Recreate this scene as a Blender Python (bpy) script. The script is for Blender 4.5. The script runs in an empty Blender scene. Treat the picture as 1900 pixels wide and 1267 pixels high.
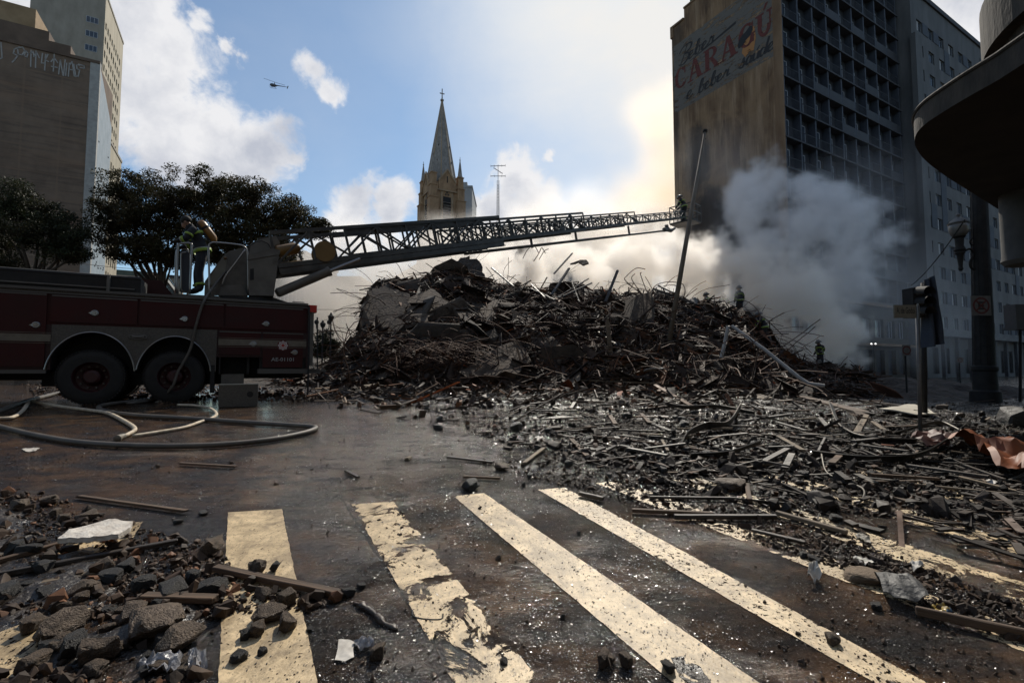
import bpy, bmesh, math, random
import numpy as np
from mathutils import Vector, Matrix, noise as mnoise, Quaternion
R = random.Random(7)
rad = math.radians
SC = bpy.context.scene
COL = SC.collection

# ------------------------------------------------------------------ camera, sky, sun, exposure
F = 897.0; CZ = 1.345; PITCH = math.atan(51.5 / F)
cam = bpy.data.cameras.new('camera'); camo = bpy.data.objects.new('camera', cam); COL.objects.link(camo)
cam.sensor_width = 36; cam.lens = F / 1900 * 36; cam.clip_start = 0.05; cam.clip_end = 3000
camo.location = (0, 0, CZ); camo.rotation_euler = (math.pi / 2 + PITCH, 0, 0)
SC.camera = camo
SC.view_settings.view_transform = 'Standard'; SC.view_settings.look = 'None'
SC.view_settings.gamma = 1; SC.view_settings.use_curve_mapping = False; SC.view_settings.exposure = 0.0
cy = SC.cycles
cy.volume_bounces = 6; cy.max_bounces = 8; cy.diffuse_bounces = 3; cy.glossy_bounces = 3
cy.transparent_max_bounces = 24; cy.volume_step_rate = 2.0; cy.volume_max_steps = 256
cy.sample_clamp_indirect = 6; cy.caustics_reflective = False; cy.caustics_refractive = False
SUN_EL, SUN_AZ = rad(46), rad(14)
sun = bpy.data.lights.new('sun', 'SUN'); sun.energy = 4.4; sun.angle = rad(0.5); sun.color = (1, .93, .82)
suno = bpy.data.objects.new('sun', sun); COL.objects.link(suno)
sdir = Vector((math.sin(SUN_AZ) * math.cos(SUN_EL), math.cos(SUN_AZ) * math.cos(SUN_EL), math.sin(SUN_EL)))
suno.rotation_euler = sdir.to_track_quat('Z', 'Y').to_euler(); suno.location = (0, 0, 60)

def ray(u, v):
    a = (u - 950) / F; b = (v - 633.5) / F
    return Vector((a, math.cos(PITCH) + b * math.sin(PITCH), math.sin(PITCH) - b * math.cos(PITCH)))
def at(u, v, Y):
    d = ray(u, v); t = Y / d.y
    return Vector((d.x * t, Y, CZ + d.z * t))

world = bpy.data.worlds.new('World'); SC.world = world; world.use_nodes = True
wn = world.node_tree; wn.nodes.clear()
def wnode(t, **k):
    n = wn.nodes.new(t)
    for a, b in k.items(): setattr(n, a, b)
    return n
def L(a, b): wn.links.new(a, b)
def wmath(op, a, b=None, c=None, clamp=False):
    n = wnode('ShaderNodeMath', operation=op, use_clamp=clamp)
    for i, s in enumerate((a, b, c)):
        if s is None: continue
        if isinstance(s, (int, float)): n.inputs[i].default_value = s
        else: L(s, n.inputs[i])
    return n.outputs[0]
SKYS = 0.10
sky = wnode('ShaderNodeTexSky', sky_type='NISHITA', sun_disc=False, sun_elevation=SUN_EL, sun_rotation=SUN_AZ)
sky.air_density = 1.0; sky.dust_density = 0.5; sky.ozone_density = 1.6
tc = wnode('ShaderNodeTexCoord')
DIR = tc.outputs['Generated']
def wnoise(scale, detail, rough, off=(0, 0, 0), dist=0.0, zs=1.0):
    m = wnode('ShaderNodeMapping'); L(DIR, m.inputs[0]); m.inputs['Location'].default_value = off; m.inputs['Scale'].default_value = (1, 1, zs)
    n = wnode('ShaderNodeTexNoise'); L(m.outputs[0], n.inputs['Vector'])
    n.inputs['Scale'].default_value = scale; n.inputs['Detail'].default_value = detail
    n.inputs['Roughness'].default_value = rough; n.inputs['Distortion'].default_value = dist
    return n
# warped direction so that the cloud banks get ragged, billowing outlines
nw = wnoise(5.5, 7, .6, (3, 1, 7), .3)
v1 = wnode('ShaderNodeVectorMath', operation='SUBTRACT'); L(nw.outputs['Color'], v1.inputs[0]); v1.inputs[1].default_value = (.5, .5, .5)
v2 = wnode('ShaderNodeVectorMath', operation='SCALE'); L(v1.outputs[0], v2.inputs[0]); v2.inputs['Scale'].default_value = 0.16
v3 = wnode('ShaderNodeVectorMath', operation='ADD'); L(DIR, v3.inputs[0]); L(v2.outputs[0], v3.inputs[1])
v4 = wnode('ShaderNodeVectorMath', operation='NORMALIZE'); L(v3.outputs[0], v4.inputs[0])
def bank(lst):
    out = None
    for (u, v, r, s) in lst:
        d = ray(u, v).normalized()
        dt = wnode('ShaderNodeVectorMath', operation='DISTANCE'); L(v4.outputs[0], dt.inputs[0]); dt.inputs[1].default_value = d
        cosf = 1 / math.sqrt(1 + ((u - 950) ** 2 + (v - 633) ** 2) / F ** 2)
        mr = wnode('ShaderNodeMapRange'); mr.clamp = True
        L(dt.outputs['Value'], mr.inputs['Value'])
        mr.inputs['From Min'].default_value = 0; mr.inputs['From Max'].default_value = 2 * r / F * cosf
        mr.inputs['To Min'].default_value = s; mr.inputs['To Max'].default_value = 0
        out = mr.outputs[0] if out is None else wmath('MAXIMUM', out, mr.outputs[0])
    return out
puffs = bank([(250, 40, 120, 1.1), (230, 160, 120, 1.1), (300, 230, 110, 1.1), (350, 100, 70, 1.0), (330, 150, 70, 1.0),(395, 65, 30, .9), (400, 270, 80, 1.1),
              (470, 290, 70, 1.1), (505, 300, 45, 1.05), (60, 60, 160, 1), (-200, 200, 260, 1.1), (590, 125, 38, .95), (612, 165, 36, .95), (440, 102, 16, .8),
              (660, 395, 60, 1.0), (735, 410, 45, 1.0), (630, 430, 50, .9), (950, 340, 48, 1.05), (920, 395, 60, 1.1), (1000, 400, 60, 1.1), (985, 350, 34, .9), (1018, 312, 15, .85), (860, 420, 60, 1),
              (1830, 40, 120, 1.1), (2150, 300, 300, 1.1), (1750, 20, 60, .9)])
veil = bank([(1180, 20, 230, .95), (1250, 140, 200, .95), (1130, 60, 100, .6), (1300, 380, 200, .8), (1550, 100, 320, .9), (1120, 330, 190, .5), (820, 60, 80, .15), (1020, 110, 120, .25), (560, 230, 100, .12)])
nf = wnoise(16, 9, .62, (1, 4, 2), .4)
nl = wnoise(2.3, 8, .6, (5, 2, 9), .2, 2.0)
edge = wmath('MULTIPLY_ADD', nf.outputs[0], .85, wmath('SUBTRACT', puffs, .86))
mr = wnode('ShaderNodeMapRange', interpolation_type='SMOOTHSTEP'); L(edge, mr.inputs['Value']); mr.inputs['From Min'].default_value = .0; mr.inputs['From Max'].default_value = .34
mask = mr.outputs[0]
vs = wmath('ADD', wmath('MULTIPLY', veil, wmath('MULTIPLY_ADD', nl.outputs[0], 1.2, .45)), wmath('MULTIPLY', nl.outputs[0], .16), clamp=True)
# free clouds outside the part of the sky that the photograph shows
sx = wnode('ShaderNodeSeparateXYZ'); L(DIR, sx.inputs[0])
back = wnode('ShaderNodeMapRange'); L(sx.outputs['Y'], back.inputs['Value']); back.inputs['From Min'].default_value = .45; back.inputs['From Max'].default_value = .2
fr = wnode('ShaderNodeMapRange', interpolation_type='SMOOTHSTEP'); L(nl.outputs[0], fr.inputs['Value']); fr.inputs['From Min'].default_value = .52; fr.inputs['From Max'].default_value = .68
mask = wmath('MAXIMUM', mask, wmath('MULTIPLY', back.outputs[0], fr.outputs[0]))
# cloud colour: bright rims and greyer bodies
cr = wnode('ShaderNodeValToRGB')
nc = wnoise(7, 8, .58, (8, 3, 1), .3)
L(wmath('ADD', nc.outputs[0], wmath('MULTIPLY', wmath('SUBTRACT', edge, .3), -.25)), cr.inputs[0])
cr.color_ramp.elements[0].position = .28; cr.color_ramp.elements[0].color = (.52, .55, .63, 1)
cr.color_ramp.elements[1].position = .56; cr.color_ramp.elements[1].color = (.86, .86, .88, 1)
sc1 = wnode('ShaderNodeMix', data_type='RGBA', blend_type='MULTIPLY'); sc1.inputs[0].default_value = 1
L(cr.outputs[0], sc1.inputs[6]); sc1.inputs[7].default_value = (1 / SKYS,) * 3 + (1,)
skm = wnode('ShaderNodeMix', data_type='RGBA', blend_type='MULTIPLY'); skm.inputs[0].default_value = 1
L(sky.outputs[0], skm.inputs[6]); skm.inputs[7].default_value = (.86, 1.06, 1.13, 1)
mvl = wnode('ShaderNodeMix', data_type='RGBA'); L(vs, mvl.inputs[0]); L(skm.outputs[2], mvl.inputs[6])
mvl.inputs[7].default_value = (.88 / SKYS, .87 / SKYS, .85 / SKYS, 1)
mx = wnode('ShaderNodeMix', data_type='RGBA'); L(mask, mx.inputs[0]); L(mvl.outputs[2], mx.inputs[6]); L(sc1.outputs[2], mx.inputs[7])
bg = wnode('ShaderNodeBackground'); L(mx.outputs[2], bg.inputs[0]); bg.inputs[1].default_value = SKYS
wo = wnode('ShaderNodeOutputWorld'); L(bg.outputs[0], wo.inputs[0])

# ------------------------------------------------------------------ ground shape
E1 = Vector((.869, .495, 0)).normalized(); E2 = Vector((-E1.y, E1.x, 0)); UP = Vector((0, 0, 1))
def sstep(a, b, x):
    t = min(1, max(0, (x - a) / (b - a))); return t * t * (3 - 2 * t)
def G(x, y):
    k = .04
    yy = max(y, -6)
    z = -k * math.log(math.exp(-min(.072 * yy, 3) / k) + math.exp(-.66 / k))
    z -= .39 * sstep(2, 15, x) * sstep(2.5, 6, y)
    return z
def ground(u, v, lift=0.0):
    d = ray(u, v); lo, hi = .2, 400.
    for _ in range(42):
        m = (lo + hi) / 2
        p = d * m
        if CZ + p.z > G(p.x, p.y) + lift: lo = m
        else: hi = m
    p = d * lo
    return Vector((p.x, p.y, CZ + p.z))

# ------------------------------------------------------------------ materials
MATS = {}
def nmat(name):
    m = bpy.data.materials.new(name); m.use_nodes = True
    return m, m.node_tree, m.node_tree.nodes['Principled BSDF']
def mat(name, c1, c2=None, scale=4.0, rough=.7, metal=0.0, bump=.0, bscale=None, tint=False, r2=None, coord='Object', stretch=(1, 1, 1), lo=.35, hi=.65, dist=0, spec=None, bdist=.02, detail=6):
    if name in MATS: return MATS[name]
    m, nt, b = nmat(name)
    N = nt.nodes; K = nt.links
    c2 = c2 or c1
    t = N.new('ShaderNodeTexCoord'); mp = N.new('ShaderNodeMapping'); K.new(t.outputs[coord], mp.inputs[0]); mp.inputs['Scale'].default_value = stretch
    n = N.new('ShaderNodeTexNoise'); n.inputs['Scale'].default_value = scale; n.inputs['Detail'].default_value = detail; n.inputs['Roughness'].default_value = .62; n.inputs['Distortion'].default_value = dist
    K.new(mp.outputs[0], n.inputs['Vector'])
    r = N.new('ShaderNodeValToRGB'); K.new(n.outputs[0], r.inputs[0])
    r.color_ramp.elements[0].position = lo; r.color_ramp.elements[1].position = hi
    r.color_ramp.elements[0].color = (*c1, 1); r.color_ramp.elements[1].color = (*c2, 1)
    out = r.outputs[0]
    if tint:
        a = N.new('ShaderNodeAttribute'); a.attribute_name = 'tint'
        mm = N.new('ShaderNodeMix'); mm.data_type = 'RGBA'; mm.blend_type = 'MULTIPLY'; mm.inputs[0].default_value = 1
        K.new(out, mm.inputs[6]); K.new(a.outputs['Color'], mm.inputs[7]); out = mm.outputs[2]
    K.new(out, b.inputs['Base Color'])
    b.inputs['Roughness'].default_value = rough; b.inputs['Metallic'].default_value = metal
    if spec is not None: b.inputs['Specular IOR Level'].default_value = spec
    if r2 is not None:
        mr = N.new('ShaderNodeMapRange'); K.new(n.outputs[0], mr.inputs[0]); mr.inputs[1].default_value = .35; mr.inputs[2].default_value = .65
        mr.inputs[3].default_value = rough; mr.inputs[4].default_value = r2; K.new(mr.outputs[0], b.inputs['Roughness'])
    if bump:
        n2 = N.new('ShaderNodeTexNoise'); n2.inputs['Scale'].default_value = bscale or scale * 6; n2.inputs['Detail'].default_value = 5; K.new(mp.outputs[0], n2.inputs['Vector'])
        bp = N.new('ShaderNodeBump'); bp.inputs['Strength'].default_value = bump; bp.inputs['Distance'].default_value = bdist
        K.new(n2.outputs[0], bp.inputs['Height']); K.new(bp.outputs[0], b.inputs['Normal'])
    MATS[name] = m
    return m

# ------------------------------------------------------------------ mesh helpers
WM = {}
def wmx(o): return WM.get(o.name, Matrix.Identity(4))
def tag(o, label=None, cat=None, group=None, kind=None):
    if label: o['label'] = label
    if cat: o['category'] = cat
    if group: o['group'] = group
    if kind: o['kind'] = kind
    return o
def empty(name, loc=(0, 0, 0), mtx=None, label=None, cat=None, group=None, parent=None):
    o = bpy.data.objects.new(name, None); COL.objects.link(o); o.empty_display_size = .2
    M = mtx.copy() if mtx is not None else Matrix.Translation(loc)
    o.matrix_basis = M
    if parent is not None: o.parent = parent; WM[o.name] = wmx(parent) @ M
    else: WM[o.name] = M
    return tag(o, label, cat, group)
def link(name, me, m=None, parent=None, mtx=None):
    o = bpy.data.objects.new(name, me); COL.objects.link(o)
    if mtx is not None: o.matrix_basis = mtx
    if parent is not None: o.parent = parent
    WM[o.name] = (wmx(parent) if parent is not None else Matrix.Identity(4)) @ (mtx if mtx is not None else Matrix.Identity(4))
    if m is not None and not me.materials: me.materials.append(m)
    return o
class MB:
    def __init__(s): s.v = []; s.f = []; s.mi = []; s.cur = 0; s.uvs = None
    def add(s, vs, fs):
        n = len(s.v); s.v += [tuple(p) for p in vs]
        for f in fs: s.f.append([n + i for i in f]); s.mi.append(s.cur)
    def quad(s, a, b, c, d): s.add((a, b, c, d), ((0, 1, 2, 3),))
    def obox(s, c, X, Y, Z):     # centre and three half-extent vectors
        c = Vector(c); X = Vector(X); Y = Vector(Y); Z = Vector(Z)
        vs = [c + X * i + Y * j + Z * k for k in (-1, 1) for j in (-1, 1) for i in (-1, 1)]
        s.add(vs, ((0, 2, 3, 1), (4, 5, 7, 6), (0, 1, 5, 4), (2, 6, 7, 3), (0, 4, 6, 2), (1, 3, 7, 5)))
    def box(s, x0, x1, y0, y1, z0, z1):
        s.obox(((x0 + x1) / 2, (y0 + y1) / 2, (z0 + z1) / 2), ((x1 - x0) / 2, 0, 0), (0, (y1 - y0) / 2, 0), (0, 0, (z1 - z0) / 2))
    def bar(s, a, b, w, h=None, up=(0, 0, 1)):
        a = Vector(a); b = Vector(b); h = w if h is None else h
        d = (b - a); l = d.length
        if l < 1e-6: return
        d /= l; sd = d.cross(Vector(up))
        if sd.length < 1e-3: sd = d.cross(Vector((1, 0, 0)))
        sd.normalize(); u = sd.cross(d)
        s.obox((a + b) / 2, d * l / 2, sd * w / 2, u * h / 2)
    def tube(s, pts, r, n=8, caps=True, flat=1.0):
        pts = [Vector(p) for p in pts]; m = len(pts)
        rs = r if isinstance(r, (list, tuple)) else [r] * m
        vs = []; prev = None
        for i, p in enumerate(pts):
            d = (pts[min(i + 1, m - 1)] - pts[max(i - 1, 0)])
            if d.length < 1e-9: d = Vector((0, 0, 1))
            d.normalize()
            if prev is None:
                a = d.cross(Vector((0, 0, 1)))
                if a.length < 1e-2: a = d.cross(Vector((1, 0, 0)))
            else: a = prev - d * prev.dot(d)
            a.normalize(); prev = a; b = a.cross(d)
            for k in range(n):
                t = 2 * math.pi * k / n
                vs.append(p + a * (math.cos(t) * rs[i]) + b * (math.sin(t) * rs[i] * flat))
        fs = [(i * n + k, i * n + (k + 1) % n, (i + 1) * n + (k + 1) % n, (i + 1) * n + k) for i in range(m - 1) for k in range(n)]
        if caps: fs += [tuple(range(n - 1, -1, -1)), tuple((m - 1) * n + k for k in range(n))]
        s.add(vs, fs)
    def cyl(s, a, b, r0, r1=None, n=16): s.tube([a, b], [r0, r0 if r1 is None else r1], n)
    def lathe(s, c, axis, prof, n=20):     # prof: (along axis, radius)
        c = Vector(c); ax = Vector(axis).normalized()
        s.tube([c + ax * z for z, r in prof], [max(r, 1e-4) for z, r in prof], n) if False else s._lathe(c, ax, prof, n)
    def _lathe(s, c, ax, prof, n, caps=True):
        c = Vector(c); ax = Vector(ax).normalized()
        a = ax.cross(Vector((0, 0, 1)))
        if a.length < 1e-2: a = Vector((1, 0, 0))
        a.normalize(); b = ax.cross(a)
        vs = [c + ax * z + (a * math.cos(2 * math.pi * k / n) + b * math.sin(2 * math.pi * k / n)) * max(r, 1e-4) for z, r in prof for k in range(n)]
        m = len(prof)
        fs = [(i * n + k, i * n + (k + 1) % n, (i + 1) * n + (k + 1) % n, (i + 1) * n + k) for i in range(m - 1) for k in range(n)]
        if caps: fs += [tuple(range(n - 1, -1, -1)), tuple((m - 1) * n + k for k in range(n))]
        s.add(vs, fs)
    def prism(s, poly, ext):            # closed polygon of 3-D points, extruded by a vector
        poly = [Vector(p) for p in poly]; e = Vector(ext); n = len(poly)
        vs = poly + [p + e for p in poly]
        s.add(vs, [tuple(range(n - 1, -1, -1)), tuple(range(n, 2 * n))] + [(i, (i + 1) % n, n + (i + 1) % n, n + i) for i in range(n)])
    def mesh(s, name, mats, smooth=False):
        me = bpy.data.meshes.new(name); me.from_pydata(s.v, [], s.f)
        for m in (mats if isinstance(mats, (list, tuple)) else [mats]): me.materials.append(m)
        if isinstance(mats, (list, tuple)) and len(mats) > 1: me.polygons.foreach_set('material_index', s.mi)
        bm = bmesh.new(); bm.from_mesh(me); bmesh.ops.recalc_face_normals(bm, faces=bm.faces); bm.to_mesh(me); bm.free()
        if smooth: me.polygons.foreach_set('use_smooth', [True] * len(me.polygons))
        return me
    def build(s, name, mats, parent=None, world=False, smooth=False, origin=None, angle=None):
        if world and parent is not None:
            inv = wmx(parent).inverted(); s.v = [tuple(inv @ Vector(p)) for p in s.v]
        mtx = None
        if origin is not None:
            o = Vector(origin); s.v = [tuple(Vector(p) - o) for p in s.v]; mtx = Matrix.Translation(o)
        me = s.mesh(name, mats, smooth)
        if angle: me.polygons.foreach_set('use_smooth', [True] * len(me.polygons)); me.set_sharp_from_angle(angle=rad(angle))
        return link(name, me, None, parent, mtx)
def centre_of(mb):
    a = np.array(mb.v); return Vector(((a[:, 0].min() + a[:, 0].max()) / 2, (a[:, 1].min() + a[:, 1].max()) / 2, a[:, 2].min()))
def lone(mb, name, mats, label, cat, group=None, kind=None, smooth=False, angle=None):
    o = mb.build(name, mats, origin=centre_of(mb), smooth=smooth, angle=angle)
    return tag(o, label, cat, group, kind)
def catmull(pts, n=8):
    P = [Vector(p) for p in pts]; P = [P[0] * 2 - P[1]] + P + [P[-1] * 2 - P[-2]]
    out = []
    for i in range(1, len(P) - 2):
        for k in range(n):
            t = k / n
            out.append(.5 * ((2 * P[i]) + (P[i + 1] - P[i - 1]) * t + (2 * P[i - 1] - 5 * P[i] + 4 * P[i + 1] - P[i + 2]) * t * t + (3 * P[i] - P[i - 1] - 3 * P[i + 1] + P[i + 2]) * t ** 3))
    out.append(P[-2]); return out
def wallgrid(mb, O, X, N, xs, zs, is_open, depth):
    """A wall in the plane through O spanned by X and up, outward normal N; open cells get reveals of the given depth."""
    O = Vector(O); X = Vector(X); N = Vector(N)
    P = lambda x, z, d=0: O + X * x + UP * z - N * d
    for i in range(len(xs) - 1):
        for j in range(len(zs) - 1):
            a, b, c, e = xs[i], xs[i + 1], zs[j], zs[j + 1]
            if is_open(i, j):
                mb.quad(P(a, c), P(b, c), P(b, c, depth), P(a, c, depth)); mb.quad(P(a, e), P(b, e), P(b, e, depth), P(a, e, depth))
                mb.quad(P(a, c), P(a, e), P(a, e, depth), P(a, c, depth)); mb.quad(P(b, c), P(b, e), P(b, e, depth), P(b, c, depth))
            else: mb.quad(P(a, c), P(b, c), P(b, e), P(a, e))

# many small pieces joined into one object of kind stuff
def mass(name, tmpl, items, m, label, cat, kind='stuff'):
    """tmpl: list of (verts Nx3, faces list of equal-length tuples); items: (template, loc, quat, scale3, colour)"""
    groups = {}
    for it in items: groups.setdefault(it[0], []).append(it)
    V = []; Fc = []; T = []; base = 0
    for k, its in groups.items():
        tv, tf = tmpl[k]; tv = np.array(tv); tf = np.array(tf); nv = len(tv)
        for it in its:
            q = it[2]; Rm = np.array(q.to_matrix()); v = (tv * np.array(it[3])) @ Rm.T + np.array(it[1])
            V.append(v); Fc.append(tf + base); base += nv; T.append(np.tile(np.array((*it[4], 1.0)), (nv, 1)))
    V = np.concatenate(V); T = np.concatenate(T)
    k0 = [f.shape[1] for f in Fc]
    loops = np.concatenate([f.ravel() for f in Fc]); tot = np.concatenate([np.full(len(f), f.shape[1]) for f in Fc])
    me = bpy.data.meshes.new(name); me.vertices.add(len(V)); me.vertices.foreach_set('co', V.ravel().astype(np.float32))
    me.loops.add(len(loops)); me.loops.foreach_set('vertex_index', loops.astype(np.int32))
    me.polygons.add(len(tot)); st = np.concatenate([[0], np.cumsum(tot)[:-1]]); me.polygons.foreach_set('loop_start', st.astype(np.int32))
    ca = me.color_attributes.new('tint', 'FLOAT_COLOR', 'POINT'); ca.data.foreach_set('color', T.ravel().astype(np.float32))
    me.update(calc_edges=True); me.materials.append(m); me.validate()
    me.polygons.foreach_set('use_smooth', [False] * len(me.polygons))
    return tag(link(name, me), label, cat, None, kind)
BOXT = ([(x, y, z) for z in (-.5, .5) for y in (-.5, .5) for x in (-.5, .5)], [(0, 2, 3, 1), (4, 5, 7, 6), (0, 1, 5, 4), (2, 6, 7, 3), (0, 4, 6, 2), (1, 3, 7, 5)])
def hull(n, seed, sq=(1, 1, 1)):
    rr = random.Random(seed); bm = bmesh.new()
    for _ in range(n):
        d = Vector((rr.gauss(0, 1), rr.gauss(0, 1), rr.gauss(0, 1))).normalized()
        p = Vector([math.copysign(abs(c) ** .6, c) for c in d]) * rr.uniform(.42, .52)
        bm.verts.new((p.x * sq[0], p.y * sq[1], p.z * sq[2]))
    r = bmesh.ops.convex_hull(bm, input=bm.verts)
    bmesh.ops.delete(bm, geom=[g for g in r['geom_interior'] if isinstance(g, bmesh.types.BMVert)], context='VERTS')
    bmesh.ops.triangulate(bm, faces=bm.faces); bm.verts.index_update()
    t = ([tuple(v.co) for v in bm.verts], [tuple(v.index for v in f.verts) for f in bm.faces]); bm.free(); return t
HULLS = [hull(12, 50 + i) for i in range(10)]
def rq(r=R): return Quaternion((r.gauss(0, 1), r.gauss(0, 1), r.gauss(0, 1), r.gauss(0, 1))).normalized()
def flatq(r=R, tilt=.15, yaw=None):
    y = r.uniform(0, 2 * math.pi) if yaw is None else yaw
    return Quaternion((0, 0, 1), y) @ Quaternion((1, 0, 0), r.gauss(0, tilt)) @ Quaternion((0, 1, 0), r.gauss(0, tilt))
def from_dir(d, roll=0):
    return Vector(d).to_track_quat('X', 'Z') @ Quaternion((1, 0, 0), roll)
# ------------------------------------------------------------------ the ground and the road
def road_material():
    m, nt, b = nmat('wet_road'); N = nt.nodes; K = nt.links
    g = N.new('ShaderNodeNewGeometry'); P = g.outputs['Position']
    def noise(scale, det=6, rough=.6, st=(1, 1, 1), dist=0):
        mp = N.new('ShaderNodeMapping'); K.new(P, mp.inputs[0]); mp.inputs['Scale'].default_value = st
        n = N.new('ShaderNodeTexNoise'); n.inputs['Scale'].default_value = scale; n.inputs['Detail'].default_value = det; n.inputs['Roughness'].default_value = rough; n.inputs['Distortion'].default_value = dist
        K.new(mp.outputs[0], n.inputs['Vector']); return n.outputs[0]
    def mr(s, a, b_, c=0, d=1, sm=True):
        n = N.new('ShaderNodeMapRange'); n.interpolation_type = 'SMOOTHSTEP' if sm else 'LINEAR'; K.new(s, n.inputs[0])
        for i, x in enumerate((a, b_, c, d)): n.inputs[i + 1].default_value = x
        return n.outputs[0]
    def mth(op, a, b_=None, cl=False):
        n = N.new('ShaderNodeMath'); n.operation = op; n.use_clamp = cl
        for i, x in enumerate((a, b_)):
            if x is None: continue
            if isinstance(x, (int, float)): n.inputs[i].default_value = x
            else: K.new(x, n.inputs[i])
        return n.outputs[0]
    def mix(f, a, b_):
        n = N.new('ShaderNodeMix'); n.data_type = 'RGBA'; K.new(f, n.inputs[0])
        for i, x in ((6, a), (7, b_)):
            if isinstance(x, tuple): n.inputs[i].default_value = (*x, 1)
            else: K.new(x, n.inputs[i])
        return n.outputs[2]
    big = noise(.45, 5, .55, (1, 1, 1), .6); mid = noise(2.2, 7, .65, (1, 1.8, 1), .3); fine = noise(26, 5, .6)
    wash = noise(1.1, 7, .6, (.6, 2.4, 1), 1.2)
    sep = N.new('ShaderNodeSeparateXYZ'); K.new(P, sep.inputs[0])
    left = mr(sep.outputs[0], 0.2, -1.6); far = mr(sep.outputs[1], 3.2, 4.4)
    near_r = mth('MULTIPLY', mr(sep.outputs[0], .5, 1.6), mr(sep.outputs[1], 4.2, 3.2))
    mud = mth('ADD', mth('ADD', mth('MULTIPLY', left, far), mth('MULTIPLY', near_r, .9)), mth('MULTIPLY', mr(big, .38, .58), .95), True)
    mud = mth('MULTIPLY', mud, mr(mid, .3, .62))
    asph = mix(mr(fine, .3, .7), (.010, .0088, .0078), (.030, .026, .0225))
    brown = mix(mr(mid, .35, .7), (.030, .0145, .0055), (.090, .047, .019))
    col = mix(mud, asph, brown)
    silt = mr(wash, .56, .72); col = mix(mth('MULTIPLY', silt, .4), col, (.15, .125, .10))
    # soot and fine grit close to the debris
    grit = mth('MULTIPLY', mr(noise(60, 3, .7), .56, .64), mr(noise(1.3, 5, .6), .42, .62)); col = mix(mth('MULTIPLY', grit, .85), col, (.008, .007, .006))
    # joints between the concrete slabs of the carriageway
    dotn = N.new('ShaderNodeVectorMath'); dotn.operation = 'DOT_PRODUCT'; K.new(P, dotn.inputs[0]); dotn.inputs[1].default_value = (E1.x / 3.3, E1.y / 3.3, 0)
    jx = mth('ABSOLUTE', mth('SUBTRACT', mth('FRACT', mth('ADD', mth('ADD', dotn.outputs['Value'], 50.26), mth('MULTIPLY', mid, .008))), .5))
    joint = mr(jx, .0028, .0012); col = mix(mth('MULTIPLY', joint, .8), col, (.008, .007, .006))
    K.new(col, b.inputs['Base Color'])
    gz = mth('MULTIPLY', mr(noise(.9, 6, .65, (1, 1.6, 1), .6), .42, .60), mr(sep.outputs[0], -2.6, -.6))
    ash = mth('MULTIPLY', mth('MULTIPLY', mr(sep.outputs[1], 3.6, 5.0), mr(mid, .40, .56)), mr(sep.outputs[0], -3.0, -1.2)); col = mix(mth('MULTIPLY', ash, .75), col, (.125, .110, .090))  # ash: painted grey standing in for sky sheen on the mid road
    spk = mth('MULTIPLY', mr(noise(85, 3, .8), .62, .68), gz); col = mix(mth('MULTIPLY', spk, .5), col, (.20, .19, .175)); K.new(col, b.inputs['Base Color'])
    wet = mr(noise(.8, 6, .6, (1, 1.5, 1), .8), .28, .50)
    ro = mr(fine, .3, .7, .03, .10)
    n = N.new('ShaderNodeMix'); K.new(wet, n.inputs[0]); n.inputs[2].default_value = .24; K.new(ro, n.inputs[3]); K.new(n.outputs[0], b.inputs['Roughness'])
    b.inputs['Specular IOR Level'].default_value = .5
    rip = noise(9, 4, .6, (.45, 1.6, 1), .8); gr = noise(110, 3, .75); md = noise(34, 4, .7, (.8, 1.3, 1))
    h = mth('ADD', mth('MULTIPLY', rip, 2.2), mth('ADD', mth('MULTIPLY', gr, .60), mth('MULTIPLY', md, 1.5)))
    h = mth('ADD', h, mth('MULTIPLY', mth('MULTIPLY', noise(62, 3, .8), gz), 3.4)); h = mth('SUBTRACT', h, mth('MULTIPLY', joint, .3))
    bp = N.new('ShaderNodeBump'); bp.inputs['Distance'].default_value = .0075; bp.inputs['Strength'].default_value = 1.0
    K.new(h, bp.inputs['Height'])
    # wet grit: tiny facets tipped at random, each a small mirror
    vo = N.new('ShaderNodeTexVoronoi'); vo.inputs['Scale'].default_value = 62; K.new(P, vo.inputs['Vector'])
    sb = N.new('ShaderNodeVectorMath'); sb.operation = 'SUBTRACT'; K.new(vo.outputs['Color'], sb.inputs[0]); sb.inputs[1].default_value = (.5, .5, .5)
    km0 = mr(noise(2.6, 7, .7, (.7, 1.7, 1), .8), .46, .56); km = mth('ADD', mth('MULTIPLY', gz, .30), mth('MULTIPLY', km0, .16))
    rm = N.new('ShaderNodeMix'); K.new(mth('MAXIMUM', gz, km0), rm.inputs[0]); K.new(n.outputs[0], rm.inputs[2]); rm.inputs[3].default_value = .13; K.new(rm.outputs[0], b.inputs['Roughness'])
    scl = N.new('ShaderNodeVectorMath'); scl.operation = 'SCALE'; K.new(sb.outputs[0], scl.inputs[0]); K.new(km, scl.inputs['Scale'])
    ad = N.new('ShaderNodeVectorMath'); ad.operation = 'ADD'; K.new(bp.outputs[0], ad.inputs[0]); K.new(scl.outputs[0], ad.inputs[1])
    nr = N.new('ShaderNodeVectorMath'); nr.operation = 'NORMALIZE'; K.new(ad.outputs[0], nr.inputs[0]); K.new(nr.outputs[0], b.inputs['Normal'])
    return m
M_road = road_material()
def grid_sheet(xs, ys, zf):
    mb = MB(); nx = len(xs)
    mb.v = [(x, y, zf(x, y)) for y in ys for x in xs]
    mb.f = [[j * nx + i, j * nx + i + 1, (j + 1) * nx + i + 1, (j + 1) * nx + i] for j in range(len(ys) - 1) for i in range(nx - 1)]; mb.mi = [0] * len(mb.f); return mb
ys = [-25, -12, -6, -3, -1] + [i * .5 for i in range(0, 36)] + [18 + i * 2 for i in range(0, 22)] + [65, 80, 100, 140, 200, 400, 900]
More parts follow.
